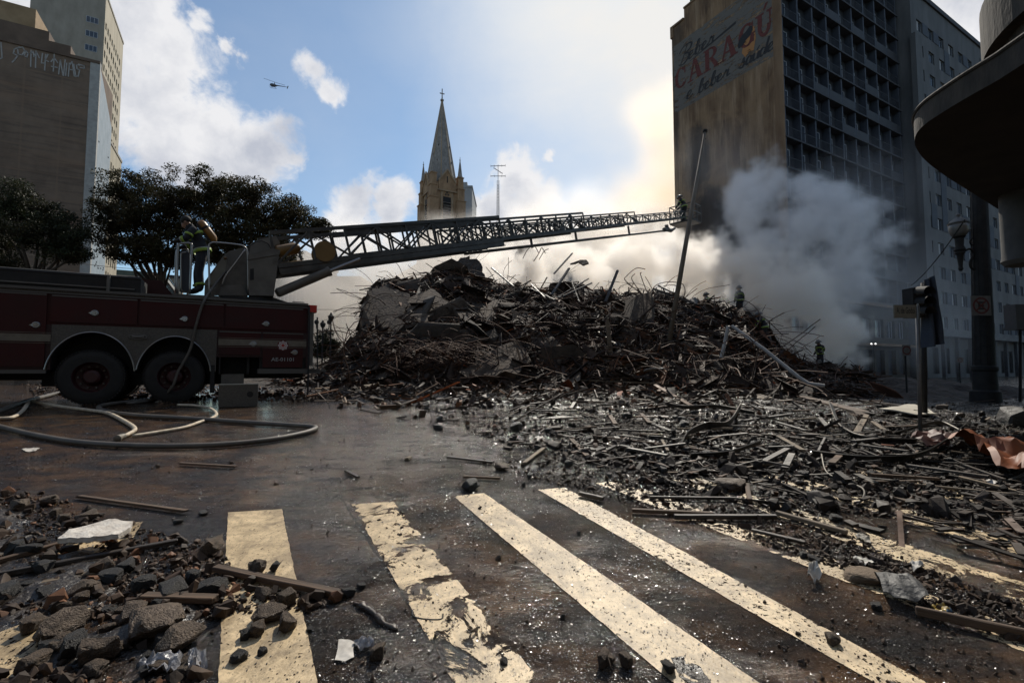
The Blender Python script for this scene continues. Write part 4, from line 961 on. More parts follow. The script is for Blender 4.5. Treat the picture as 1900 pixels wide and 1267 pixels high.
# tread-plate panel over the wheels, with two arches
AX = [0.0, 1.37]; ARX, ARZ, WC = [.70, .66], [.90, .86], .54
mb = MB(); N_ = 90; prev = None
for k in range(N_ + 1):
    s = s_wl + (s_wr - s_wl) * k / N_; low = HB - .05
    for ax, rx, rz in zip(AX, ARX, ARZ):
        if abs(s - ax) < rx: low = max(low, WC + rz * math.sqrt(1 - ((s - ax) / rx) ** 2))
    cur = (Vector((s, .01, min(low, HM - .01))), Vector((s, .01, HM)))
    if prev: mb.prism([prev[0], cur[0], cur[1], prev[1]], (0, .03, 0))
    prev = cur
mb.build('wheel_panel', M_alu, tr)
for ax, rx, rz in zip(AX, ARX, ARZ):
    mb = MB(); mb.tube([(ax + rx * math.cos(t), -.005, WC + rz * math.sin(t)) for t in [rad(a) for a in range(8, 173, 6)]], .014, 6); mb.build('arch_trim', M_chrome, tr)
    mb = MB(); P = [(ax + rx * math.cos(rad(a)), WC + rz * math.sin(rad(a))) for a in range(4, 177, 8)]
    for (a, b), (c, d) in zip(P, P[1:]): mb.quad((a, .02, b), (c, .02, d), (c, .62, d), (a, .62, b))
    mb.build('wheel_well', M_under, tr)
# rear lower lockers, the open locker and bands
sc0, sc1, sc2, sc3 = tp(407, 640).x, tp(483, 640).x, tp(488, 640).x, tp(562, 640).x
slab('rear_side_panel', M_redd, s_wr, SR, tp(483, 663).z, HM, .035, .03)
for a, b, c, d in ((sc0, sc1, tp(440, 658).z, HM - .04), (sc2, sc3, HB + .05, HM - .04)):
    mb = MB(); mb.box(a, b, .0, .04, c, d); o = mb.build('locker_door', M_red, tr)
    t2 = MB(); t2.box(a - .005, b + .005, -.008, .012, d - .004, d + .022); t2.build('drip_trim', M_trim, o)
slab('rear_sill', M_trim, tp(478, 688).x, SR + .3, HB - .09, HB + .02, .0, .3)
mb = MB(); mb.box(sc0, sc1, .5, .52, HB - .1, tp(440, 660).z); mb.box(sc0 + .55, sc0 + .6, .1, .5, HB - .1, tp(440, 660).z); mb.box(sc0, sc0 + .03, .05, .5, HB - .1, 1.15); mb.build('open_locker', M_under, tr)
mb = MB(); mb.box(sc0 + .05, sc0 + .5, .2, .45, HB - .35, HB - .1); mb.build('outrigger_housing', M_greyd, tr)
for a, b in ((S0, s_wl - .005), (s_wr + .03, SR - .02)):
    for h0, h1, m in ((1.235, 1.375, M_strip), (1.20, 1.208, M_strip), (1.40, 1.408, M_strip)):
        slab('reflective_band', m, a, b, h0, h1, -.006, .012)
# latches
def latch(u, v, r=.062):
    p = tp(u, v); mb = MB(); mb._lathe(Vector((p.x, .0, p.z)), Vector((0, -1, 0)), [(0, r), (.012, r), (.02, r * .82), (.014, r * .72), (.014, r * .4), (.026, r * .3), (.026, .001)], 24)
    mb.prism([(p.x - r * .7, -.004, p.z + r * .5), (p.x - r * .7, -.004, p.z - r * .5), (p.x - r * 1.6, -.004, p.z)], (0, -.008, 0)); mb.build('door_latch', M_chrome, tr, angle=30)
for u, v in ((67, 603), (176, 581), (343, 592), (494, 601), (470, 638), (547, 654), (-60, 600)): latch(u, v)
p = tp(256, 625); mb = MB(); mb.tube([(p.x + .15 * math.cos(t), -.01, p.z + .045 * math.sin(t)) for t in [i * math.pi / 10 for i in range(21)]], .012, 6, caps=False); mb.tube([(p.x - .1, -.005, p.z), (p.x + .1, -.005, p.z)], .03, 8); mb.build('side_marker_lamp', M_greyd, tr)
# crest: white lobed star with a red disc
p = tp(525, 641); mb = MB(); mb._lathe(Vector((p.x, -.006, p.z)), Vector((0, -1, 0)), [(0, .125), (.006, .125)], 28); cr_ = mb.build('crest', mat('crest_dark_red', (.10, .01, .01), rough=.5), tr)
mb = MB(); mb.prism([(p.x + (.115 if k % 2 == 0 else .088) * math.cos(math.pi * k / 8), -.013, p.z + (.115 if k % 2 == 0 else .088) * math.sin(math.pi * k / 8)) for k in range(16)], (0, -.004, 0)); mb.build('crest_star', mat('crest_white', (.5, .5, .5), rough=.6), cr_)
mb = MB(); mb.tube([(p.x + .066 * math.cos(t), -.019, p.z + .066 * math.sin(t)) for t in [i * math.pi / 12 for i in range(25)]], .005, 5, caps=False); mb._lathe(Vector((p.x, -.017, p.z)), Vector((0, -1, 0)), [(0, .035), (.005, .035)], 16); mb.build('crest_disc', mat('crest_red', (.4, .03, .02), rough=.5), cr_)
a = tp(503, 670); b = tp(545, 670)
o = place_text(fit(text_mesh('AE-01101', mat('number_white', (.30, .30, .30), rough=.6), bold=.012), b.x - a.x, .085), tr, (a.x, -.004, a.z), X, UP, .004); o.name = 'number_lettering'
# top rail, hose-bed fairing, red hump
slab('top_rail', M_trim, S0, SR, HT - .02, HT + .03, -.02, .06); slab('top_rail', M_trim, S0, SR, HT - .085, HT - .06, -.01, .03)
mb = MB(); mb.box(S0, SR - .02, .03, WT - .03, HT - .05, HT + .01); mb.build('top_deck', M_greyd, tr)
sf = tp(262, 520, .15).x
mb = MB(); mb.box(S0, sf, .12, .95, HT + .03, HT + .36); mb.tube([(S0, .16, HT + .34), (sf, .16, HT + .34)], .05, 8); mb.build('ladder_trough', M_under, tr)
mb = MB(); mb.box(S0, sf - .1, .09, .14, HT + .10, HT + .125); mb.box(sf - .55, sf - .50, .06, .14, HT, HT + .36); mb.build('trough_rail', M_greyd, tr)
mb = MB(); P0 = tp(262, 519, 1.4); P1 = tp(300, 522, 1.4); P2 = tp(322, 548, 1.4); mb.prism([(P0.x - .6, 1.3, P0.z), (P1.x, 1.3, P1.z), (P2.x, 1.3, P2.z), (P0.x - .6, 1.3, HT)], (0, .9, 0)); mb.build('rear_fairing', M_red, tr)
# wheels (dual), axles
def wheel(s, w, name='wheel'):
    W_ = empty(name, (s, w, WC), parent=tr)
    t = MB(); prof = [(-.27, .30), (-.275, .40), (-.26, .50), (-.22, .535), (.0, .545), (.22, .535), (.26, .50), (.27, .40), (.26, .3)]
    t._lathe(Vector((0, .165, 0)), Vector((0, 1, 0)), [(a * .5, r) for a, r in prof], 40, False); t._lathe(Vector((0, .50, 0)), Vector((0, 1, 0)), [(a * .5, r) for a, r in prof], 32, False)
    tt = t.build('tyre', M_black, W_, angle=35)
    g = MB()
    for k in range(56):
        a_ = 2 * math.pi * k / 56; r_ = .54
        for w0, sk in ((.10, .03), (.24, -.03)):
            g.obox((r_ * math.cos(a_ + sk), w0, r_ * math.sin(a_ + sk)), (math.cos(a_) * .012, 0, math.sin(a_) * .012), (0, .075, 0), (-math.sin(a_) * .017, 0, math.cos(a_) * .017))
    g.build('tyre_tread', M_black, W_)['kind'] = 'stuff'
    r = MB(); r._lathe(Vector((0, .06, 0)), Vector((0, 1, 0)), [(-.01, .315), (-.03, .305), (.0, .285), (.14, .27), (.17, .18), (.12, .16), (.03, .14), (.0, .10), (.0, .001)], 32, False); r.build('rim', mat('rim_red', (.045, .004, .004), (.02, .003, .003), scale=5, rough=.55), W_, angle=35)
    n_ = MB()
    for k in range(10): a_ = 2 * math.pi * k / 10; n_._lathe(Vector((.22 * math.cos(a_), .22, .22 * math.sin(a_))), Vector((0, -1, 0)), [(0, .022), (.06, .018)], 6)
    n_.build('wheel_nuts', M_greyd, W_)['kind'] = 'stuff'
    return W_
for s in (0.0, 1.37, -4.9): wheel(s, -.02)
for s in (0.0, 1.37, -4.9):
    o = wheel(s, 0); o.matrix_basis = Matrix.Translation((s, WT, WC)) @ Matrix.Rotation(math.pi, 4, 'Z'); WM[o.name] = TM @ o.matrix_basis
mb = MB()
for s in (0, 1.37, -4.9): mb.cyl((s, .3, WC), (s, WT - .3, WC), .09, n=12); mb._lathe(Vector((s, WT / 2 - .2, WC)), Vector((0, 1, 0)), [(0, .1), (.08, .24), (.32, .24), (.4, .1)], 16)
mb.box(S0, SR, .75, .85, .48, .72); mb.box(S0, SR, 1.6, 1.7, .48, .72); mb.box(-.9, 2.3, .7, 1.75, .35, .55); mb.build('axle', M_under, tr)
p = tp(395, 665); mb = MB(); mb.box(p.x - .04, p.x + .04, .0, .5, .18, HB + .1); mb.build('mud_flap', M_black, tr)
mb = MB(); mb.box(-2.3, -2.05, .1, .5, .28, HB - .05); mb.box(-3.2, -2.6, .15, .6, .3, HB - .06); mb.build('under_bracket', M_under, tr)
# rear face
mb = MB(); mb.box(SR - .02, SR + .05, .03, WT - .03, HB, HT); mb.build('rear_face', M_redd, tr)
mb = MB(); mb.box(SR + .05, SR + .14, .04, .24, HB + .1, HT - .18); mb.build('rear_post', M_grey, tr); mb = MB(); mb.box(SR + .05, SR + .14, WT - .24, WT - .04, HB + .1, HT - .18); mb.build('rear_post', M_grey, tr)
mb = MB(); mb.box(SR + .03, SR + .20, .0, .26, HT - .17, HT + .0); o = mb.build('tail_lamp', mat('tail_lamp_red', (.45, .02, .015), rough=.25), tr)
mb = MB(); mb.box(SR + .05, SR + .45, .0, WT, HB - .05, HB); mb.build('rear_step', M_alu, tr)
a = tp(543, 566, .1); mb = MB(); mb.tube([(a.x, .15, HT), (a.x, .15, HT + .07), (a.x + .26, .15, HT + .07), (a.x + .26, .15, HT)], .012, 6); mb.build('grab_handle', M_trim, tr)
a = tp(586, 592, .0); mb = MB(); mb.tube([(SR + .22, .05, a.z + .05), (SR + .25, .05, HB - .1)], .018, 6); mb.build('rear_grab_rail', M_black, tr)
mb = MB(); mb.tube([(SR + .02, -.05, HT - .05), (SR + .03, -.07, 1.2), (SR + .03, -.06, .02)], .022, 6); mb.build('hanging_strap', M_black, tr)
# cab, mostly outside the frame
cb = MB(); cb.prism([(S0 - .2, .05, .55), (S0 - .2, .05, 2.9), (S0 - 2.0, .05, 2.9), (S0 - 2.35, .05, 1.7), (S0 - 2.4, .05, .55)], (0, WT - .1, 0)); cb.build('cab', M_red, tr)
cb = MB(); cb.prism([(S0 - 1.0, .03, 1.7), (S0 - 1.0, .03, 2.6), (S0 - 1.95, .03, 2.6), (S0 - 2.15, .03, 1.7)], (0, .03, 0)); cb.build('cab_window', M_glass, tr)
# --- turntable
wT = .75
def P3(u, v, w): p = tp(u, v, w); return p
def poly(name, m, px, w, d, par=None):
    mb = MB(); mb.prism([P3(u, v, w) for u, v in px], (0, d, 0)); return mb.build(name, m, par or tr, angle=25)
ttb = MB(); a = P3(385, 549, wT); b = P3(506, 556, wT); ttb.box(a.x, b.x, wT - .1, wT + 1.2, HT, a.z); ttb.build('turntable_base', M_greyd, tr)
ttb = MB(); c_ = P3(455, 560, 1.2); ttb._lathe(Vector((c_.x, 1.25, HT)), UP, [(0, .95), (.10, .95), (.1, .8), (.16, .8)], 36); ttb.build('turntable_ring', M_under, tr, angle=35)
mb = MB(); c_ = P3(500, 560, .6); mb.prism([P3(490, 551, .6), P3(508, 552, .6), P3(548, 566, .6), P3(545, 570, .6), P3(490, 562, .6)], (0, .8, 0)); mb.build('turntable_skirt', M_under, tr)
poly('pedestal_plate', M_grey, [(379, 548), (380, 522), (413, 476), (425, 466), (457, 458), (466, 520), (464, 548)], .85, .07)
poly('pedestal_plate', M_grey, [(379, 548), (380, 522), (413, 476), (425, 466), (457, 458), (466, 520), (464, 548)], 1.75, .07)
o = poly('pedestal_cover', mat('lighter_machine_grey', (.12, .115, .09), (.17, .16, .13), scale=3, rough=.55), [(381, 530), (412, 480), (422, 480), (417, 508), (400, 528)], .83, .02)
o = poly('pedestal_foot', M_greyd, [(405, 548), (412, 530), (448, 528), (460, 548)], .72, .3)
for u, v in ((418, 479), (416, 511), (452, 541)):
    p = P3(u, v, .8); mb = MB(); mb._lathe(p, Vector((0, -1, 0)), [(0, .035), (.03, .035), (.05, .02), (.05, .001)], 14); mb.build('pivot_pin', M_yel if v < 520 else M_chrome, tr)
cab = poly('control_cabinet', M_grey, [(462, 548), (461, 481), (518, 470), (508, 549)], .45, .5)
poly('cabinet_lid', M_grey, [(459, 482), (461, 472), (504, 461), (520, 464), (519, 472)], .43, .55, cab)
poly('cabinet_screen', M_under, [(464, 520), (464, 499), (471, 498), (471, 519)], .44, .01, cab)
for k in range(4): poly('vent_slot', M_greyd, [(506, 480 + k * 3), (506, 479 + k * 3), (514, 478 + k * 3), (514, 479 + k * 3)], .44, .01, cab)
mb = MB(); c_ = P3(483, 466, .8); mb._lathe(Vector((c_.x, .78, c_.z)), Vector((0, 1, 0)), [(0, .26), (.5, .26)], 28); mb.build('winch_drum', M_greyd, tr, angle=35)
mb = MB(); mb.tube([P3(u, v, .7) for u, v in ((461, 470), (464, 456), (474, 449), (486, 447), (497, 452), (504, 462))], .012, 6); mb.build('hydraulic_hose', M_black, tr)
def hoop(px, w, r=.022): mb = MB(); mb.tube(catmull([P3(u, v, w) for u, v in px], 4), r, 8); return mb.build('guard_rail', M_chrome, tr, smooth=True)
hoop([(329, 546), (329, 500), (330, 458), (334, 453), (345, 451), (353, 452), (356, 458), (354, 500), (352, 546)], .55)
hoop([(336, 546), (336, 500), (336, 473), (339, 469), (346, 468)], .9, .016)
hoop([(389, 548), (388, 500), (387, 460), (391, 452), (400, 450), (440, 454), (452, 457), (458, 464), (460, 480), (461, 548)], .5)
hoop([(456, 462), (440, 484), (419, 512), (411, 530)], .6)
hoop([(326, 546), (326, 500), (327, 470), (331, 462), (346, 462), (349, 470), (349, 500), (348, 546)], 1.5)
mb = MB(); a = P3(322, 546, .5); b = P3(392, 546, .5); mb.box(a.x, b.x, .35, 1.6, a.z - .05, a.z); mb.build('operator_platform', M_alu, tr)
mb = MB(); mb.prism([P3(333, 540, 1.0), P3(352, 540, 1.0), P3(352, 470, 1.0), P3(342, 462, 1.0), P3(334, 475, 1.0)], (0, .35, 0)); mb.build('control_console', mat('console_blue_grey', (.03, .035, .05), rough=.6), tr)

# --- aerial ladder: four telescoping sections, in world space
LT = P3(505, 503, 1.0); LB = TM @ Vector((LT.x, 1.0, LT.z)); LE = at(1264, 411, 27.0)
LD = (LE - LB); LL = LD.length; LD.normalize(); LS = LD.cross(UP).normalized(); LU = LS.cross(LD)
M_lad = mat('ladder_grey', (.045, .040, .034), (.085, .077, .066), scale=3, rough=.5, metal=.35)
def tl(u):      # distance along the ladder at which it crosses a picture column
    lo, hi = 0, LL
    for _ in range(40):
        m = (lo + hi) / 2; p = LB + LD * m
        if 950 + F * p.x / (p.y * math.cos(PITCH) + (p.z - CZ) * math.sin(PITCH)) < u: lo = m
        else: hi = m
    return lo
secs = [(0.0, tl(918), .92, .92, .0, .09, .93), (tl(640), tl(1073), .82, .78, .06, .075, .9), (tl(830), tl(1170), .66, .60, .11, .06, .7), (tl(930), LL, .52, .40, .15, .05, .55)]
for si, (t0, t1, wd, ht, off, bw_, pitch) in enumerate(secs):
    ls = empty('ladder_section', mtx=TI @ Matrix(((LD.x, LS.x, LU.x, (LB + LD * t0).x), (LD.y, LS.y, LU.y, (LB + LD * t0).y), (LD.z, LS.z, LU.z, (LB + LD * t0).z), (0, 0, 0, 1))), parent=tr)
    ln = t1 - t0; n = max(3, int(ln / pitch))
    for sd_ in (-1, 1):
        y = sd_ * wd / 2
        mb = MB(); mb.box(0, ln, y - bw_ * .35, y + bw_ * .35, off, off + bw_ * 1.3); mb.build('bottom_rail', M_lad, ls)
        mb = MB(); s0_ = .55 if si == 0 else 0; mb.box(-.0 + s0_ * 0, ln, y - bw_ * .35, y + bw_ * .35, off + ht - bw_, off + ht); mb.build('top_rail', M_lad, ls)
        if si == 0: mb = MB(); mb.box(.0, ln, y - .03, y + .03, off - .14, off - .02); mb.box(0, ln, y - .08, y + .08, off - .16, off - .13); mb.build('beam_flange', M_lad, ls)
        vb = MB(); vb.box(-bw_ * .3, bw_ * .3, -.02, .02, 0, ht - bw_ * 2.2); vbm = vb.mesh('upright', M_lad)
        st = ln / n; hh = ht - bw_ * 2.2; db = MB(); db.bar((0, 0, 0), (st, 0, hh), bw_ * .55, .035, up=(0, 1, 0)); dbm = db.mesh('brace', M_lad)
        for k in range(n + 1): link('upright', vbm, None, ls, Matrix.Translation((min(k * st, ln), y, off + bw_ * 1.3)))
        for k in range(n):
            M = Matrix.Translation((k * st, y, off + bw_ * 1.3)) if k % 2 == 0 else Matrix.Translation(((k + 1) * st, y, off + bw_ * 1.3)) @ Matrix.Scale(-1, 4, (1, 0, 0))
            link('brace', dbm, None, ls, M)
    rg = MB(); rg.cyl((0, -wd / 2, 0), (0, wd / 2, 0), .018, n=6); rgm = rg.mesh('rung', M_lad)
    for k in range(int(ln / .36)):
        if si == 0 and k * .36 > t1 * 1.0: break
        link('rung', rgm, None, ls, Matrix.Translation((.1 + k * .36, 0, off + bw_ * .8)))
# waterway pipe and brackets under the ladder
wp = MB(); wa = LB + LD * tl(860) + LU * (-.20); wb_ = LB + LD * tl(1232) + LU * (-.38); wp.tube([wa, wb_], .055, 8); wp.build('water_pipe', M_lad, tr, world=True)
for u in (985, 1068, 1166):
    mb = MB(); p = LB + LD * tl(u); mb.bar(p + LU * .1, p - LU * .33, .07); mb.build('pipe_bracket', M_lad, tr, world=True)
mb = MB(); p = LB + LD * tl(1236) - LU * .33; mb.tube([p + LU * .25, p, p + LD * .4 - LU * .1, p + LD * .9], [.09, .13, .10, .06], 10); mb.tube([p - LD * .35, p + LD * .1], .12, 8); mb.build('water_nozzle', M_greyd, tr, world=True)
# rescue basket at the tip
bk = empty('rescue_basket', mtx=TI @ Matrix(((LD.x, LS.x, 0, LE.x), (LD.y, LS.y, 0, LE.y), (LD.z * 0, 0, 1, LE.z), (0, 0, 0, 1))), parent=tr)
mb = MB()
for z in (0, .5, .95):
    for a, b in (((0, -.7), (1.0, -.7)), ((1.0, -.7), (1.0, .7)), ((1.0, .7), (0, .7)), ((0, .7), (0, -.7))): mb.bar((a[0], a[1], z), (b[0], b[1], z), .045)
for x in (0, .5, 1.0):
    for y in (-.7, 0, .7): mb.bar((x, y, 0), (x, y, .95), .04)
mb.build('cage', M_lad, bk); mb = MB(); mb.box(0, 1.0, -.7, .7, -.06, -.02); mb.build('floor_plate', M_lad, bk)
# reel and cylinders seen through the lattice at the foot, and the lifting rams
for px, r, w in (([(512, 468), (556, 459)], .15, 1.0), ([(520, 494), (566, 488)], .085, .8)):
    mb = MB(); a = TM @ P3(*px[0], w); b = TM @ P3(*px[1], w); d = (b - a).normalized(); mb._lathe(a, d, [(0, .05), (.05, r), ((b - a).length - .1, r), ((b - a).length, r * .5)], 20); mb.build('yellow_cylinder', M_yel, tr, world=True, angle=40)
mb = MB(); a = TM @ P3(600, 470, 1.0); mb._lathe(a - E2 * .25, E2, [(0, .27), (.04, .27), (.04, .16), (.46, .16), (.46, .27), (.5, .27)], 26); mb.build('yellow_reel', M_yel, tr, world=True, angle=40)
for w in (.62, 1.45):
    a = TM @ P3(512, 545, w); b = TM @ P3(612, 503, w); c_ = TM @ P3(668, 481, w)
    mb = MB(); mb._lathe(a, (b - a).normalized(), [(0, .07), (.05, .115), ((b - a).length - .08, .115), ((b - a).length - .06, .13), ((b - a).length, .13)], 18); mb.build('lifting_ram', M_grey, tr, world=True, angle=40)
    mb = MB(); mb.cyl(b, c_, .05, n=12); mb.build('ram_rod', M_chrome, tr, world=True)
mb = MB(); mb.prism([P3(466, 470, 1.2), P3(520, 452, 1.2), P3(512, 437, 1.2), P3(478, 446, 1.2)], (0, .35, 0)); mb.prism([P3(506, 520, .8), P3(518, 482, .8), P3(548, 500, .8)], (0, .1, 0)); mb.build('ladder_cradle', M_grey, tr)
# dropped outrigger pad with a round hole
pd = empty('outrigger_plate', ground(443, 752), label='grey tread-plate box with a round hole standing on the road under the fire engine', cat='metal box')
a = ground(406, 755); b = ground(478, 752); ht_ = at(0, 714, a.y).z - a.z
mb = MB(); d = (b - a); d.z = 0; mb.obox((a + b) / 2 + UP * ht_ / 2, d / 2, Vector((-d.y, d.x, 0)).normalized() * .16, UP * ht_ / 2); mb.build('box_side', M_alu, pd, world=True)
mb = MB(); mb._lathe((a * .2 + b * .8) + UP * ht_ * .55 - Vector((-d.y, d.x, 0)).normalized() * .158, Vector((d.y, -d.x, 0)), [(0, .055), (.008, .055)], 20); mb.build('round_hole', mat('void_black', (.008,) * 3), pd, world=True)
mb = MB(); mb.obox((a + b) / 2 + UP * (ht_ + .006), d / 2 * 1.02, Vector((-d.y, d.x, 0)).normalized() * .17, UP * .006); mb.build('box_lip', M_chrome, pd, world=True)
# ------------------------------------------------------------------ street furniture on the right
M_pole = mat('dark_painted_iron', (.012, .012, .013), (.024, .023, .022), scale=4, rough=.75, spec=.3, bump=.15)
M_steel = mat('galvanised_steel', (.10, .10, .10), (.16, .155, .15), scale=5, rough=.5, metal=.4)
gp = ground(1829, 746); Yp = gp.y
lp = empty('street_lamp', gp, label='thick fluted lamp post with a globe lantern, scrolled bracket and no-parking plate', cat='street lamp')
topz = at(1816, 352, Yp).z; tx = at(1816, 352, Yp).x - gp.x
mb = MB(); hgt = topz - gp.z; ax_ = Vector((tx, 0, hgt)).normalized(); wp_ = lambda px: px / F * Yp / 2
mb._lathe(Vector((0, 0, 0)), ax_, [(0, wp_(46)), (.35, wp_(44)), (.4, wp_(36)), (1.0, wp_(34)), (1.05, wp_(38)), (1.15, wp_(38)), (1.2, wp_(31)), (hgt * .55, wp_(28)), (hgt, wp_(24)), (hgt + .5, wp_(22))], 24)
for k in range(12):
    a_ = 2 * math.pi * k / 12; mb.bar((math.cos(a_) * wp_(31), math.sin(a_) * wp_(31), 1.2), (tx + math.cos(a_) * wp_(24), math.sin(a_) * wp_(24), hgt), .012)
mb.build('post', M_pole, lp, angle=30)
PX = lambda u, v, Y, o: at(u, v, Y) - o
mb = MB(); mb.tube(catmull([PX(u, v, Yp, gp) for u, v in ((1812, 500), (1803, 498), (1800, 488), (1806, 470), (1799, 462), (1788, 466), (1782, 460))], 6), .035, 8)
mb.tube(catmull([PX(u, v, Yp, gp) for u, v in ((1812, 446), (1805, 442), (1800, 448), (1803, 455), (1808, 452))], 5), .025, 6)
mb.build('bracket', M_pole, lp, smooth=True)
c_ = PX(1783, 503, Yp, gp); k = Yp / F
mb = MB(); mb._lathe(c_, UP, [(0, 2 * k), (4 * k, 4 * k), (8 * k, 3 * k), (30 * k, 5 * k), (34 * k, 8 * k), (36 * k, 7 * k), (40 * k, 9 * k), (48 * k, 6 * k), (62 * k, 7 * k), (65 * k, 10 * k)], 18); mb.build('lantern_stem', M_pole, lp, angle=40)
mb = MB(); mb._lathe(c_, UP, [(65 * k, 9 * k), (72 * k, 13.5 * k), (82 * k, 15.5 * k), (89 * k, 15 * k)], 24); mb.build('lantern_globe', mat('opal_globe', (.14, .135, .125), rough=.35), lp, smooth=True)
mb = MB(); mb._lathe(c_, UP, [(89 * k, 16 * k), (91 * k, 16.5 * k), (96 * k, 12 * k), (101 * k, 5 * k), (103 * k, 3 * k), (107 * k, 3.5 * k), (110 * k, 1 * k)], 24); mb.build('lantern_cap', mat('lantern_cap', (.09, .085, .08), rough=.5), lp, angle=40)
# no parking / stopping plate
q0 = PX(1803, 583, Yp - .35, gp); q1 = PX(1838, 551, Yp - .35, gp); cxs = (q0 + q1) / 2; hs = (q1.x - q0.x) / 2
M_sw = mat('sign_white', (.10, .095, .09), (.14, .135, .13), scale=8, rough=.6); M_sr = mat('sign_red', (.10, .012, .012), rough=.6); M_sk = mat('sign_black', (.015, .015, .015), rough=.6)
mb = MB(); mb.box(cxs.x - hs, cxs.x + hs, cxs.y, cxs.y + .015, cxs.z - hs, cxs.z + hs); sg = mb.build('no_parking_plate', M_sw, lp)
def ring(c, r, t, nrm, m, name, par, n=28):
    mb = MB(); nrm = Vector(nrm).normalized(); a = nrm.cross(UP).normalized(); b = UP
    vs = []
    for k in range(n):
        e = a * math.cos(2 * math.pi * k / n) + b * math.sin(2 * math.pi * k / n); vs += [c + e * r, c + e * (r - t)]
    mb.add(vs, [(2 * k, 2 * k + 1, (2 * k + 3) % (2 * n), (2 * k + 2) % (2 * n)) for k in range(n)]); return mb.build(name, m, par)
ring(cxs + Vector((0, -.006, 0)), hs * .84, hs * .17, (0, -1, 0), M_sr, 'red_ring', sg)
for s in (-1, 1): mb = MB(); mb.bar(cxs + Vector((-hs * .5, -.005, -s * hs * .5)), cxs + Vector((hs * .5, -.005, s * hs * .5)), .006, hs * .13); mb.build('red_slash', M_sr, sg)
place_text(fit(text_mesh('E', M_sk, bold=.03), hs * .62, hs * .8), sg, (cxs.x - hs * .31, cxs.y - .004, cxs.z - hs * .4), X, UP).name = 'letter'
# street name sign on its post
g1 = ground(1708, 806); Y1 = g1.y
sp = empty('street_name_sign', g1, label='thin steel post carrying a small pale street name plate reading A. de Godói', cat='street sign')
mb = MB(); mb.tube([(0, 0, 0), PX(1702, 566, Y1, g1)], .025, 10); mb.build('post', M_steel, sp, smooth=True)
a = PX(1659, 590, Y1, g1); b = PX(1699, 566, Y1, g1)
mb = MB(); mb.box(a.x, b.x, -.01, .01, a.z, b.z); nm = mb.build('name_plate', mat('name_plate_cream', (.12, .11, .085), (.17, .155, .12), scale=10, rough=.6), sp)
place_text(fit(text_mesh('A. de Godói', M_sk, bold=.012), (b.x - a.x) * .82, .095), nm, (a.x + .03, -.013, b.z - .125), X, UP).name = 'lettering'
mb = MB(); a2 = PX(1711, 566, Y1, g1); mb.obox(((b.x + a2.x) / 2, .02, (a.z + b.z) / 2), ((a2.x - b.x) / 2, .05, 0), (-.004, .006, 0), (0, 0, (b.z - a.z) / 2 + .02)); mb.build('name_plate', M_steel, sp)
# traffic light with tarp behind it
g2 = ground(1716, 775); Y2 = g2.y
tlg = empty('traffic_light', g2, label='unlit traffic light with a dark blue tarpaulin hanging from it, behind the street name post', cat='traffic light')
mb = MB(); mb.tube([(0, 0, 0), PX(1713, 525, Y2, g2)], .042, 12); mb.build('post', M_pole, tlg, smooth=True)
a = PX(1684, 590, Y2, g2); b = PX(1706, 536, Y2, g2)
mb = MB(); mb.box(a.x, b.x, -.14, .10, a.z, b.z); hd = mb.build('signal_head', M_pole, tlg)
for k_ in range(3):
    z = b.z - (b.z - a.z) * (k_ + .5) / 3; mb = MB()
    P = [Vector(((a.x + b.x) / 2 + .11 * math.cos(t), -.14, z + .11 * math.sin(t))) for t in [rad(x) for x in range(-10, 191, 20)]]
    for p, q in zip(P, P[1:]): mb.quad(p, q, q + Vector((0, -.22, -.03)), p + Vector((0, -.22, -.03)))
    mb.build('visor', M_pole, hd)
    mb = MB(); mb._lathe(Vector(((a.x + b.x) / 2, -.141, z)), Vector((0, -1, 0)), [(0, .095), (.02, .07), (.025, .001)], 16); mb.build('lens', mat('dead_lens', (.03, .025, .025), rough=.25), hd, smooth=True)
mb = MB(); nx_, nz_ = 10, 16
for j in range(nz_ + 1):
    for i in range(nx_ + 1):
        t = i / nx_; s = j / nz_; u = 1715 + (16 + 14 * s) * t + 3 * s; v = 520 + 125 * s - 8 * t
        p = PX(u, v, Y2 - .1, g2); p.y += .09 * math.sin(t * 11 + s * 2) * (.4 + s); mb.v.append(tuple(p))
mb.f = [[j * (nx_ + 1) + i, j * (nx_ + 1) + i + 1, (j + 1) * (nx_ + 1) + i + 1, (j + 1) * (nx_ + 1) + i] for j in range(nz_) for i in range(nx_)]; mb.mi = [0] * len(mb.f)
mb.build('tarpaulin', mat('tarp_navy', (.012, .018, .035), (.02, .028, .05), scale=3, rough=.6), tlg, smooth=True)
